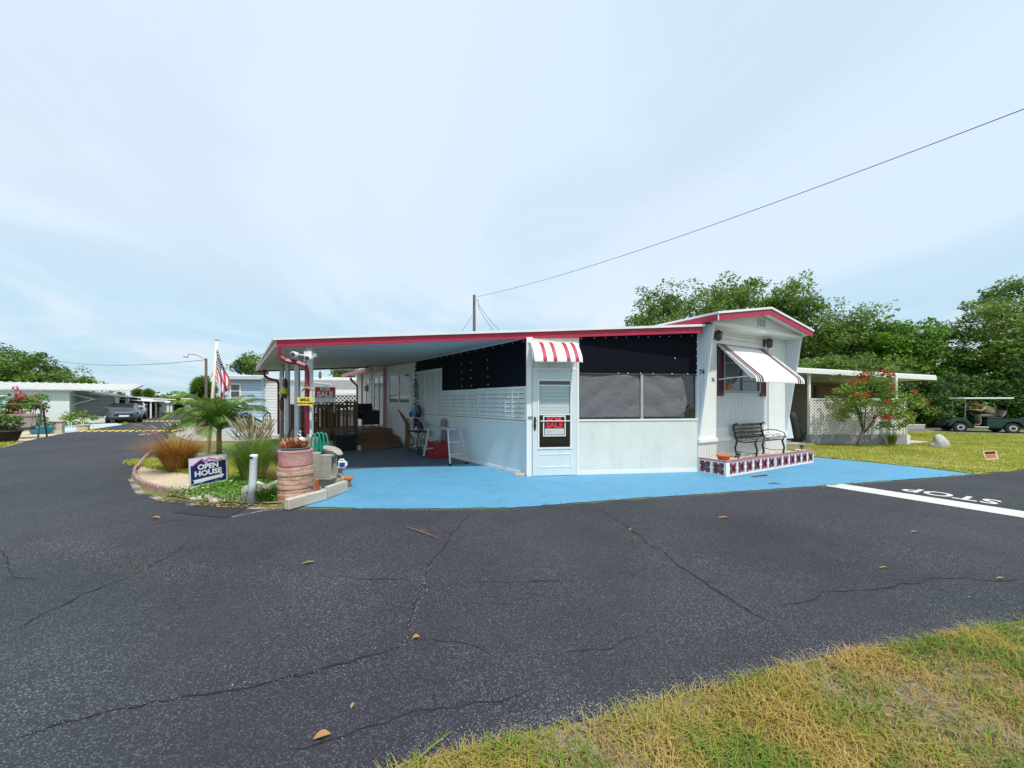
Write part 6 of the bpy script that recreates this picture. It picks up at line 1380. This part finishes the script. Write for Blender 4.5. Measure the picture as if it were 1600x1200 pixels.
# speed humps with yellow marks
ym = M['yellow']
for (pxs,py,n,l) in (((132,282),674.5,14,'speed hump with yellow marks crossing the left road nearest the bed'),((214,284),659,9,'second speed hump with yellow marks farther down the left road')):
    a_ = Vector(G(pxs[0],py)); b_ = Vector(G(pxs[1],py-.5)); d = (b_-a_); L_ = d.length; t = thing('speed_hump',l,'speed hump',(a_.x,a_.y,.004),math.atan2(d.y,d.x),'speed humps on the left road')
    mb = MB(); 
    for i in range(2):
        for j in range(9): mb.v.append((i*L_,-.4+.1*j,.065*math.sin(PI*j/8)))
    for j in range(8): mb.f.append((j,j+1,10+j,9+j))
    mb.build('hump',M['asphalt'],t,True)
    for k in range(n):
        x0 = L_*(k+.2)/n; w_ = L_/n*.62; c_ = MB()
        for j in range(5): c_.v += [(x0+w_*.1*abs(j-4)*.6,-.36+.09*j,.065*math.sin(PI*(j*.9+.4)/8)+.006),(x0+w_-w_*.1*abs(j-4)*.6,-.36+.09*j,.065*math.sin(PI*(j*.9+.4)/8)+.006)]
        for j in range(4): c_.f.append((2*j,2*j+1,2*j+3,2*j+2))
        c_.build('yellow_mark',ym,t)
# street lamp
x,y,z = P(322,560,32); SLM = thing('street_lamp','tall street lamp with curved arm beyond the flag pole','street lamp',(x,y,0))
MB().tube([(0,0,0),(0,0,z)],[.12,.09],8).build('pole',M['pole_wood'],SLM)
MB().tube([(0,0,z-.3),(-.3,0,z+.05),(-.9,0,z+.32),(-1.6,0,z+.36)],.035,6).build('arm',M['steel'],SLM,True); MB().lathe([(.05,.28),(.10,.2),(.22,.02),(.20,0)],(-1.75,0,z+.10),12).build('lamp_head',M['alu'],SLM,True)
def palm_fan(label,px0,px1,py0,py1,Y,n=900,ls=.28):
    e = E(px0,px1,py0,py1,Y); t = thing('cabbage_palm',label,'palm',(e[0],e[1],0)); 
    c = in_ell(n,(0,0,e[2]),(e[3],e[3],e[5]),.1); d = c-np.array([0,0,e[2]]); d /= np.linalg.norm(d,axis=1)[:,None]+1e-9
    s_ = np.cross(d,unit(n)); s_ /= np.linalg.norm(s_,axis=1)[:,None]; v = np.empty((n,4,3)); v[:,0]=c-d*ls; v[:,1]=c+s_*ls*.12; v[:,2]=c+d*ls*.9-np.array([0,0,ls*.2]); v[:,3]=c-s_*ls*.12
    nmesh('crown',v.reshape(-1,3),np.arange(n*4).reshape(n,4),M['leaf_oak'],t); MB().tube([(0,0,0),(0,0,e[2]-e[5]*.3)],.17,8).build('trunk',M['palm_bark'],t); return t
palm_fan('round headed cabbage palm, left one of the distant pair above the roofs',208,222,607,621,70,900,.34); palm_fan('round headed cabbage palm, right one of the distant pair above the roofs',225,239,607,621,70,900,.34); palm_fan('cabbage palm directly behind the street lamp pole',303,334,588,628,36,1700,.38)
for (x0,x1,y0,y1,Y,l) in ((252,282,613,636,52,'yellow green feathery palm at the end of the left road, left of its twin'),(272,300,616,640,46,'yellow green feathery palm at the end of the left road, nearer the young palm')):
    e = E(x0,x1,y0,y1,Y); t = thing('feather_palm',l,'palm',(e[0],e[1],0)); la,ra = MB(),MB()
    for k in range(20): frond(la,ra,(0,0,e[2]-e[5]*.3),k*2.399,e[3]*1.15,R(65-k*1.5),R(85),14,e[3]*.42,.03,.16)
    la.build('fronds',M['leaf_yellow'],t); ra.build('stalks',M['palm_bark'],t); MB().tube([(0,0,0),(0,0,e[2]-e[5]*.25)],.14,8).build('trunk',M['palm_bark'],t)
# trees
tree('oak_tree','broad green oak behind the white mobile home at far left','tree',(-49,36,0),[E(-60,30,545,618,36,3),E(15,70,556,616,36,3),E(60,118,582,618,36,2.5),E(95,128,600,620,36,1.5)],M['leaf_oak'],230,110,.75,.13,.3,12)
tree('distant_tree','dark rounded tree over the far roofs left of the palm pair','tree',(-66,70,0),[E(168,184,610,626,70,2)],M['leaf_dark'],20,60,.7,.2,.2,4)
tree('distant_tree','dark low tree right of the palm pair on the horizon','tree',(-88,90,0),[E(236,258,616,634,90,3)],M['leaf_dark'],24,60,.8,.25,.2,4)
tree('green_tree','mid green leafy tree at the end of the left road behind the feathery palms','tree',(-52,62,0),[E(285,318,612,640,60,3),E(262,300,620,642,62,3)],M['leaf_bright'],40,80,.9,.22,.2,5)
tree('dark_bush','dark red tinged bush beside the white pickup truck','bush',(-33.2,36.5,0),[E(218,240,632,656,36,1.2)],M['leaf_dark'],26,70,.4,.12,.05,5)
tree('dark_tree','small dark green tree above the blue sided house roof','tree',(-21.2,30,0),[E(374,403,560,584,30,1.5)],M['leaf_oak'],30,70,.5,.12,.12,6)
tree('green_tree','rounded tree showing above the grey shingle roof under the carport','tree',(-12.6,28,0),[E(528,556,572,592,28,1.2)],M['leaf_oak'],30,70,.5,.12,.12,6)
# far wood closing the horizon
far_pts = []
for k in range(14000):
    a = rng.uniform(-1.35,1.35); d = rng.uniform(150,210); far_pts.append((d*math.sin(a),d*math.cos(a),abs(rng.normal(0,1.3))+.3+1.0*math.sin(a*23)**2*rng.uniform(0,1)))
v,f = leaf_quads(np.array(far_pts),np.full(len(far_pts),.8)); struct(tag(nmesh('distant_wood',v,f,M['leaf_dark']),'low dark distant wood along the horizon','wood'),'stuff')
# neighbouring houses left of and behind the carport
NB = house('mobile_home','pale blue sided mobile home with one window left of the carport',-12.0,15.6,1.35,9,2.50,'blue_siding','roof_white',.12,.10,ang=R(6),windows=(('f',.10,.54,1.62,2.26),))
MB().box(-.1,-.22,2.42,1.45,-.14,2.56).build('grey_eave',M['grey_post'],NB)
t = thing('leaning_stub_flag','small dark flag stub on the roof of the blue sided house','flag',(-11.8,15.9,2.7)); MB().tube([(0,0,0),(.1,0,.35)],.012,5).build('stick',M['black'],t); MB().box(-.03,-.01,.12,.06,.01,.33).build('cloth',flag_blue,t)
NW = house('mobile_home','white horizontally sided mobile home seen between the rear carport posts',-10.72,16.0,.55,8,2.45,mat('white_lap',(.74,.75,.74),.5,.03,2,grooves=('Z',.12,.8)),'roof_white',.10,.05,ang=R(4))
GS = thing('shingle_roof_house','low house with a grey shingle roof and white fascia behind the deck','house',(-13.0,20.0,0),R(4))
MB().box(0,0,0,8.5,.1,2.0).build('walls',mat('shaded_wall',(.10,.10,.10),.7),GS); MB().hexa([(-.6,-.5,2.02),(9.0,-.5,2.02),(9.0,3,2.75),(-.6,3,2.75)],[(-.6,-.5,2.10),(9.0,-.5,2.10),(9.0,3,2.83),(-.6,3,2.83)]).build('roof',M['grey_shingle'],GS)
MB().box(-.6,-.56,1.90,9.0,-.51,2.12).build('fascia',M['white_trim'],GS); MB().box(-.8,3.0,2.62,9.2,3.08,3.0).build('ridge_fascia',M['white_trim'],GS); MB().box(-.8,3.08,2.9,9.2,6,3.0).build('flat_roof',M['roof_white'],GS)
for x in (.3,2.7,5.1,7.5): MB().box(x,-.4,0,x+.1,-.3,1.9).build('post',M['white_trim'],GS)
def lattice(mb,w,h,y,sp=.11,bw=.028,th=.008,x0=0,z0=0):
    for sg in (1,-1):
        c = -h if sg==1 else 0
        while c < (w if sg==1 else w+h):
            if sg==1: za,zb = max(0,-c),min(h,w-c); xa,xb = c+za,c+zb      # x = c+z
            else: za,zb = max(0,c-w),min(h,c); xa,xb = c-za,c-zb          # x = c-z
            if zb-za > .02: mb.bar((x0+xa,y+(0 if sg==1 else th),z0+za),(x0+xb,y+(0 if sg==1 else th),z0+zb),th,bw,up=(0,1,0)) if 0 else mb.prism([(x0+xa-bw*.5,y+(0 if sg==1 else th),z0+za),(x0+xa+bw*.5,y+(0 if sg==1 else th),z0+za),(x0+xb+bw*.5,y+(0 if sg==1 else th),z0+zb),(x0+xb-bw*.5,y+(0 if sg==1 else th),z0+zb)],(0,th*.95,0))
            c += sp
    return mb
t = thing('lattice_fence','white lattice panel fence behind the deck railing','fence',(-8.9,16.6,0),R(10))
lattice(MB(),4.6,.62,0,.17,.045,.012,0,1.15).build('lattice_panel',M['white_trim'],t); MB().box(0,-.02,1.12,4.6,.04,1.16).box(0,-.02,1.77,4.6,.04,1.83).build('rails',M['white_trim'],t)
for x in (0,2.3,4.52): MB().box(x,.03,0,x+.09,.1,1.8).build('post',M['white_trim'],t)
t = thing('lattice_fence','low white lattice fence behind the black garden chairs','fence',(-11.3,15.2,0),R(8))
lattice(MB(),2.9,.62,0,.16,.05,.012,0,.12).build('lattice_panel',M['white_trim'],t); MB().box(0,-.02,.74,2.9,.04,.80).build('rails',M['white_trim'],t)
for k,(xx,l) in enumerate(((-10.55,'black wrought iron garden chair left of its twin before the low lattice'),(-9.9,'black wrought iron garden chair nearest the rear downspout'))):
    c = thing('garden_chair',l,'chair',(xx,14.6,.02),R(20-40*k),'black garden chairs by the low lattice'); MB().tube([(-.22,.2,.42),(-.22,.24,.8),(-.12,.26,.98),(0,.27,1.03),(.12,.26,.98),(.22,.24,.8),(.22,.2,.42)],.02,6).tube([(0,.25,.44),(0,.27,1.0)],.012,5).tube([(-.1,.25,.44),(-.1,.27,.97)],.012,5).tube([(.1,.25,.44),(.1,.27,.97)],.012,5).build('backrest',M['black'],c); MB().box(-.24,-.24,.40,.24,.24,.44).build('seat',M['black'],c,bevel=.02)
    for sx in (-.2,.2):
        for sy in (-.2,.2): MB().tube([(sx,sy,.42),(sx*1.15,sy*1.15,0)],.015,5).build('leg',M['black'],c)
# ------------------------------------------------------------------ poles and wires
x,y,z = P(741,461,36); UP = thing('utility_pole','bare wooden utility pole rising behind the carport roof','utility pole',(x,y,0)); MB().tube([(0,0,0),(0,0,z)],[.17,.135],10).build('pole',M['pole_wood'],UP); MB().tube([(.0,-.1,z-.5),(.45,-.1,z-.5)],.04,6).tube([(.4,-.1,z-.6),(.45,-.1,z-1.3)],.03,5).build('bracket',M['steel'],UP)
def wire(name,label,a,b,sag,r=.02,n=24):
    a = Vector(a); b = Vector(b); pts = [a.lerp(b,i/n)-Vector((0,0,sag*4*(i/n)*(1-i/n))) for i in range(n+1)]
    return tag(MB().tube(pts,r,5).build(name,M['wire']),label,'cable')
top_ = (x+.3,y-.1,z-.2)
wire('overhead_cable','long overhead cable from the wooden pole to the upper right corner',top_,P(1640,155,10.5),.55,.014,40)
wire('guy_cable','thin cable dropping left from the wooden pole behind the carport',(x-.2,y,z-2),P(712,530,33),.1,.018); wire('guy_cable','thin cable dropping right from the wooden pole, inner one',(x+.4,y,z-1.2),P(782,530,33),.2,.02); wire('guy_cable','thin cable dropping right from the wooden pole, outer one',(x+.4,y,z-.9),P(794,530,33),.2,.02)
x,y,z = P(75,567,60); t = thing('utility_pole','distant pole rising from the oak at far left','utility pole',(x,y,0)); MB().tube([(0,0,0),(0,0,z)],.16,8).build('pole',M['pole_wood'],t)
x,y,z = P(146,593,60); t = thing('utility_pole','distant pole with a transformer left of the antenna','utility pole',(x,y,0)); MB().tube([(0,0,0),(0,0,z)],.14,8).build('pole',M['pole_wood'],t); MB().tube([(-.6,0,z-.1),(0,0,z-.1)],.08,6).tube([(-.55,0,z-.9),(-.55,0,z-.1)],.14,8).build('transformer',M['steel'],t)
wire('overhead_cable','faint overhead cable across the left sky to the street lamp',P(55,557,60),P(322,562,33),.9,.022,30)

# ------------------------------------------------------------------ right neighbour with lattice, shrub, lawn things, cart
RN = thing('neighbour_carport','white flat roofed carport with lattice screen and grey block base right of the mobile home','carport')
def roofslab(pts,zs,th,m,name):
    b = MB(); b.hexa([(p[0],p[1],z-th) for p,z in zip(pts,zs)],[(p[0],p[1],z) for p,z in zip(pts,zs)]); return b.build(name,M[m],RN)
a_ = (9.6,12.75); b_ = (15.3,13.35); c_ = (17.0,18.6); d_ = (8.3,18.8)
roofslab([a_,b_,c_,d_],[2.68,2.44,2.5,2.74],.05,'roof_white','roof_sheet'); roofslab([(a_[0]+.1,a_[1]+.1),(b_[0]-.1,b_[1]+.1),c_,d_],[2.625,2.385,2.44,2.68],.10,'ceiling','ceiling')
MB().hexa([(a_[0],a_[1]-.03,2.50),(b_[0],b_[1]-.03,2.26),(b_[0],b_[1],2.26),(a_[0],a_[1],2.50)],[(a_[0],a_[1]-.03,2.64),(b_[0],b_[1]-.03,2.40),(b_[0],b_[1],2.40),(a_[0],a_[1],2.64)]).build('fascia',M['white_trim'],RN)
MB().box(8.4,17.5,0,16.4,17.6,2.50).build('rear_wall',M['tan'],RN); MB().box(8.05,13.5,0,8.15,17.6,2.6).build('side_wall',M['tan'],RN)
wdw = MB().box(15.85,17.42,1.55,16.3,17.49,2.25).build('window',M['wood_light'],RN); wd2 = MB().box(14.3,17.42,1.5,15.5,17.49,2.25).build('window',M['wood'],RN); MB().box(14.4,17.40,1.58,15.4,17.419,2.18).build('pane',mat('amber_window',(.10,.04,.012),.4),wd2)
MB().box(10.42,12.98,.3,10.49,13.05,2.5).build('post',M['white_trim'],RN); MB().box(13.6,13.1,.3,13.67,13.17,2.45).build('post',M['white_trim'],RN)
la_ = Vector((10.40,12.85)); lb_ = Vector((13.72,12.95)); ang = math.atan2(lb_.y-la_.y,lb_.x-la_.x); LWd = (lb_-la_).length
LT = bpy.data.objects.new('lattice_screen',None)
lt = lattice(MB(),LWd,1.22,0,.105,.040,.010).build('lattice_panel',M['white_trim'],RN,loc=(la_.x,la_.y,.34),rotz=ang)
MB().box(-.02,-.012,1.22,LWd+.02,.03,1.26).box(-.04,-.012,0,.0,.03,1.22).box(LWd,-.012,0,LWd+.04,.03,1.22).build('lattice_frame',M['white_trim'],RN,loc=(la_.x,la_.y,.34),rotz=ang)
MB().box(-.05,-.03,0,LWd+.08,.16,.325).build('block_base',mat('grey_block_wall',(.30,.31,.32),.8,.12,3,dirt=.4,bump=.4),RN,loc=(la_.x,la_.y,.0),rotz=ang)
MB().box(LWd+.07,-.03,0,LWd+.2,2.2,.325).box(LWd+.1,.0,.326,LWd+.12,2.1,1.6).build('side_screen',M['white'],RN,loc=(la_.x,la_.y,.0),rotz=ang)
lv2 = MB().box(8.2,12.6,-.0,10.3,17.4,.05); struct(lv2.build('carport_floor',M['concrete']))
for k,(x,y,l,h_) in enumerate(((10.18,13.2,'black golf bag leaning by the lattice screen, nearer the post',1.05),(9.35,13.6,'dark folded cart standing in the shade beside the white side wing',1.2))):
    t = thing('golf_bag' if k==0 else 'folded_trolley',l,'golf bag' if k==0 else 'trolley',(x,y,.05)); 
    MB().tube([(0,0,0),(.03,.02,.2),(-.12,.05,h_*.8),(-.16,.05,h_)],[.15,.16,.14,.10] if k==0 else [.05,.03,.03,.03],10).build('body',M['rubber'],t,True); MB().tube([(.1,0,0),(.05,0,h_*.6),(.15,.02,h_*.9)],.02,6).tube([(-.2,0,.0),(-.05,0,.5),(-.1,0,h_)],.018,6).build('frame',M['black'],t); 
    if k==1: MB().tube([(-.05,-.1,.15),(-.05,-.16,.15)],.15,14).tube([(.3,-.1,.15),(.3,-.16,.15)],.15,14).build('wheels',M['rubber'],t)
bb_ = E(1295,1375,592,660,12.1,.7); 
flowering('red_flowering_shrub','tall airy shrub with red flowers in front of the white lattice screen',(11.35,12.15,0),[E(1298,1350,590,655,12.2,.6),E(1330,1400,585,650,12.1,.7),E(1385,1436,602,655,12.4,.5),E(1365,1420,645,672,12.1,.4),E(1345,1390,575,600,12.2,.3)],M['leaf_yellow'],M['flower_red'],46,(.07,24,.035),.045,110,60,.22,.035,'flowering shrub')
clump('spiky_grass_clump','small spiky grass tuft at the foot of the grey block base',(13.0,12.65,.01),160,.55,.15,M['tall_grass'],.009,0,lean=(.1,.8),cat='plant')
rock('white_stone','upright whitish limestone rock on the right lawn',(13.75,11.9,0),(.24,.18,.27),mat('limestone',(.50,.49,.47),.95,.2,6,bump=1,bscale=20,dirt=.5,dcol=(.25,.24,.22)),21)
x,y,_ = G(1552,722); t = thing('yard_sign','small tilted orange and black yard sign on the right lawn','yard sign',(x,y,0),R(-20)); t.rotation_euler=(R(-12),R(-8),R(-15)); MB().box(-.13,-.005,.06,.13,.005,.28).build('board',mat('cream_board',(.6,.5,.33),.6),t); MB().box(-.10,-.008,.10,.09,-.0055,.19).build('orange_field',mat('sign_orange',(.6,.16,.03),.5),t); MB().box(-.10,-.008,.20,.10,-.0055,.26).build('dark_band',M['black'],t); MB().tube([(0,.01,.1),(0,.01,-.1)],.005,4).build('stake',M['steel'],t)
x,y = G(1470,700)[:2]; rock('curb_stone','pale low stone slab at the edge of the lawn behind the lattice base',(14.3,13.4,0),(.8,.3,.05),M['concrete_light'],31)
# golf cart, local: faces -x
cx = (22.2+23.5)/2; cy = (18.5+17.85)/2; CA = math.atan2(-.47,.88)
GC = thing('golf_cart','dark green golf cart with a white canopy passing before the hedge','golf cart',(cx,cy,.006),CA)
gg = mat('cart_green',(.006,.045,.036),.3,.05,3,coat=.4); y0,y1 = -.58,.58  # green darkened to stand in for tree shade over the cart
for x in (-.82,.86):
    for y in (y0,y1):
        s = -1 if y<0 else 1; w_ = MB().tube([(x,y-.09,.23),(x,y+.09,.23)],.23,20).build('wheel',M['rubber'],GC); MB().tube([(x,y+s*.091,.23),(x,y+s*.10,.23)],.135,16).build('rim',M['alu'],w_); MB().tube([(x,y+s*.101,.23),(x,y+s*.106,.23)],.07,12).build('hub',M['black'],w_)
MB().box(-.62,y0+.05,.20,1.9,y1-.05,.30).build('chassis',M['black'],GC)
b = MB(); pr = [(-1.18,.30),(-1.16,.52),(-1.02,.62),(-.72,.70),(-.58,.66),(-.40,.30),(-.52,.24),(-.56,.36),(-.68,.50),(-.90,.52),(-1.06,.40),(-1.08,.28)]
b.prism([(x,y0-.02,z) for x,z in pr],(0,y1-y0+.04,0)); b.build('front_cowl',gg,GC,bevel=.02)
b = MB(); pr = [(.08,.26),(.06,.62),(.3,.64),(.62,.62),(1.15,.66),(1.28,.56),(1.30,.36),(1.18,.34),(1.10,.48),(.90,.54),(.70,.48),(.60,.32),(.52,.24)]
b.prism([(x,y0-.02,z) for x,z in pr],(0,y1-y0+.04,0)); b.build('rear_body',gg,GC,bevel=.02)
MB().box(-.44,y0-.0,.25,.10,y1,.30).build('floor_board',M['rubber'],GC); MB().box(-.34,y0-.03,.245,.12,y0-.001,.285).build('step_trim',M['white_trim'],GC)
MB().box(.12,y0+.06,.64,.60,y1-.06,.74).build('seat',M['rubber'],GC,bevel=.03); MB().hexa([(.58,y0+.06,.80),(.66,y0+.06,.80),(.66,y1-.06,.80),(.58,y1-.06,.80)],[(.70,y0+.06,1.06),(.76,y0+.06,1.06),(.76,y1-.06,1.06),(.70,y1-.06,1.06)]).build('backrest',mat('beige_vinyl',(.25,.23,.2),.5),GC)
for y in (y0+.06,y1-.06):
    MB().tube([(-.62,y,.66),(-.60,y,1.60)],.018,6).build('front_strut',M['steel'],GC); MB().tube([(.72,y,.66),(.76,y,1.60)],.016,6).build('rear_strut',M['black'],GC)
MB().box(-.70,y0-.04,1.60,.92,y1+.04,1.67).build('canopy',M['white_trim'],GC,bevel=.03)
MB().tube([(-.62,0,.60),(-.34,-.25,.90)],.018,6).build('steering_column',M['black'],GC); r_ = MB(); c0_ = Vector((-.33,-.25,.91)); 
r_.tube([c0_+Vector((.07*math.sin(q*PI/8),.16*math.cos(q*PI/8),.14*math.sin(q*PI/8))) for q in range(17)],.014,6,cap=False).build('steering_wheel',M['black'],GC,True)
MB().box(1.30,y0+.02,.40,2.0,y1-.02,.46).box(1.30,y0+.02,.46,2.0,y0+.05,.66).box(1.30,y1-.05,.46,2.0,y1-.02,.66).box(1.97,y0+.05,.46,2.0,y1-.05,.66).build('cargo_bed',M['rubber'],GC)
MB().ell((1.6,0,.60),(.32,.4,.16),12,8,.1).build('cargo_cover',M['black'],GC,True)
MB().box(-1.30,y0+.15,.30,-1.17,y1-.15,.42).build('front_bumper',M['black'],GC,bevel=.02); MB().box(-1.20,y0+.1,.46,-1.15,y0+.26,.54).build('headlight',M['glass_light'],GC)
# driver leaning forward over the steering wheel
skin = mat('skin',(.40,.22,.15),.55,.05,10,spec=.4); shirt = mat('tan_shirt',(.46,.36,.24),.8,.06,8,bump=.3,bscale=12); pants = mat('grey_trousers',(.13,.14,.12),.85,.1,8,bump=.3,bscale=12)
DR = thing('person','person in a tan shirt and grey trousers leaning forward to drive the golf cart','person',(cx,cy,.006),CA)
yo = -.26
bv = [(.36,0,.84),(.34,0,.98),(.22,0,1.14),(.08,0,1.26),(-.02,0,1.30),(-.10,0,1.33),(-.17,0,1.36),(-.20,0,1.43),  # pelvis..neck..head
      (.08,-.18,1.23),(-.04,-.24,1.04),(-.28,-.20,1.09),(-.34,-.16,1.12),     # near arm
      (.08,.18,1.23),(-.06,.22,1.06),(-.28,.12,1.05),(-.34,.08,1.08),
      (.32,-.10,.80),(-.10,-.14,.80),(-.06,-.14,.40),(-.18,-.15,.335),
      (.32,.10,.80),(-.08,.14,.79),(-.04,.14,.40),(-.16,.15,.335)]
be = [(0,1),(1,2),(2,3),(3,4),(4,5),(5,6),(6,7),(3,8),(8,9),(9,10),(10,11),(3,12),(12,13),(13,14),(14,15),(0,16),(16,17),(17,18),(18,19),(0,20),(20,21),(21,22),(22,23)]
br = [.14,.135,.15,.12,.065,.055,.085,.095,.055,.042,.032,.03,.055,.042,.032,.03,.085,.065,.045,.04,.085,.065,.045,.04]
bv = [(x,y+yo,z) for x,y,z in bv]
skin_body('body',bv,be,br,skin,DR,2)
cl = [0,1,2,3,8,12]; def_i = {k:i for i,k in enumerate(cl)}
sv_ = [bv[k] for k in cl]+[tuple(Vector(bv[8]).lerp(Vector(bv[9]),.75)),tuple(Vector(bv[12]).lerp(Vector(bv[13]),.75))]
skin_body('shirt',sv_,[(0,1),(1,2),(2,3),(3,4),(3,5),(4,6),(5,7)],[.155,.155,.168,.135,.072,.072,.062,.062],shirt,DR,2)
tv = [bv[0],bv[16],bv[17],tuple(Vector(bv[17]).lerp(Vector(bv[18]),.9)),bv[20],bv[21],tuple(Vector(bv[21]).lerp(Vector(bv[22]),.9))]
skin_body('trousers',tv,[(0,1),(1,2),(2,3),(0,4),(4,5),(5,6)],[.152,.10,.08,.06,.10,.08,.06],pants,DR,2)
hx,hy,hzv = bv[7]; 
MB().ell((hx+.035,hy,hzv+.035),(.10,.092,.095),14,10).build('hair',mat('grey_brown_hair',(.16,.12,.09),.8),DR,True)
MB().ell((hx-.105,hy,hzv-.015),(.02,.016,.022),8,6).build('nose',skin,DR,True)
for s in (-1,1):
    MB().ell((hx-.088,hy+s*.035,hzv+.012),(.010,.012,.009),8,6).build('eye',M['black'],DR,True); MB().ell((hx+.01,hy+s*.098,hzv-.005),(.022,.010,.03),8,6).build('ear',skin,DR,True)
for s,base in ((-1,11),(1,15)):
    p0 = Vector(bv[base])
    for k in range(4):
        a = p0+Vector((-.01,0,.022-.018*k)); sc_b = skin_body('finger',[tuple(a),tuple(a+Vector((-.045,.0,.005))),tuple(a+Vector((-.062,.028,-.008))),tuple(a+Vector((-.045,.045,-.012)))],[(0,1),(1,2),(2,3)],[.010,.009,.008,.007],skin,DR,1)
    skin_body('thumb',[tuple(p0+Vector((.01,0,.02))),tuple(p0+Vector((-.015,.02,.04))),tuple(p0+Vector((-.035,.035,.03)))],[(0,1),(1,2)],[.011,.010,.008],skin,DR,1)
for k in (19,23):
    p0 = Vector(bv[k]); MB().ell((p0.x-.03,p0.y,p0.z-.005),(.13,.048,.045),12,8).build('shoe',M['black'],DR,True)
# right tree wall
TT = 'trees behind the mobile home and golf cart'
tree('oak_tree','broad spreading oak behind the mobile home roof','tree',(17.5,30,0),[E(985,1060,460,560,30,3),E(1040,1130,448,560,30,3.2),E(1100,1215,438,560,30,3.2)],M['leaf_oak'],260,120,.85,.12,.32,16,TT)
tree('oak_tree','smaller loose crowned oak right of the gable peak','tree',(21.5,28,0),[E(1195,1290,443,520,28,2),E(1185,1262,470,570,28,2)],M['leaf_oak'],120,100,.7,.11,.24,12,TT)
tree('oak_tree','dense rounded oak above the neighbour carport','tree',(23.8,27,0),[E(1245,1335,502,600,27,2.6),E(1285,1365,490,580,27,2.6)],M['leaf_oak'],200,120,.75,.11,.28,12,TT)
tree('vine_covered_tree','bright green vine covered tree right of the dense oak','tree',(26.5,25,0),[E(1350,1415,508,600,25,2.2),E(1385,1445,504,585,25,2.0),E(1370,1440,540,640,24.5,2)],M['leaf_bright'],190,120,.6,.12,.25,10,TT)
tree('green_tree','lower mixed green tree in the dip left of the tall right tree','tree',(28.5,24.5,0),[E(1430,1492,545,640,24,2),E(1440,1500,575,660,23.5,1.8)],M['leaf_bright'],150,120,.55,.11,.22,10,TT)
tree('tall_tree','tallest dark green tree filling the right edge','tree',(30.5,21.8,0),[E(1510,1590,468,600,22.5,2.2),E(1560,1690,425,560,22.5,2.8),E(1500,1640,540,640,22,2.2),E(1600,1760,460,640,21,2.8)],M['leaf_oak'],330,130,.65,.11,.32,14,TT)
tree('dark_tree','shaded dark tree just behind the golf cart canopy','tree',(27.8,21.3,0),[E(1480,1560,570,672,21.8,1.3),E(1540,1650,560,670,20.8,1.5)],M['leaf_dark'],220,110,.5,.09,.2,8,TT)
tree('dark_tree','shaded dark tree between the lattice screen and the golf cart','tree',(23.3,21.8,0),[E(1395,1470,590,675,21.8,1.4),E(1440,1510,585,672,22,1.3)],M['leaf_dark'],200,110,.5,.09,.2,8,TT)
tree('hedge_bush','yellow green vine mass trailing over the neighbour carport roof','vine',(15.2,21.5,0),[E(1225,1300,562,584,20.5,1),E(1280,1360,566,588,20.5,1),E(1340,1420,560,596,21,1.2)],M['leaf_oak'],70,90,.45,.09,.1,8)
tree('hedge_bush','dark green hedge closing the gap beyond the tan carport wall','hedge',(19,22.5,0),[E(1235,1330,565,690,22.5,1.2),E(1320,1420,580,690,22.5,1.3)],M['leaf_dark'],200,110,.55,.11,.12,8)
tree('hedge_bush','dark hedge right of the golf cart beyond the frame edge','hedge',(33,18.5,0),[(33,18.5,1.6,3,2,2.0),(37,17,1.8,3,2.4,2.2)],M['leaf_dark'],160,100,.6,.12,.12,8)
x,y,_ = G(1452,672); tag(MB().hexa([(-.5,-.1,0),(.6,-.1,0),(.6,.1,0),(-.5,.1,0)],[(-.55,-.1,.26),(.65,-.1,.30),(.6,.1,.30),(-.5,.1,.26)]).build('fallen_log',M['concrete_light'],None,bevel=.04,loc=(21.0,19.6,.0),rotz=R(-25)),'pale grey log lying in front of the golf cart','log')
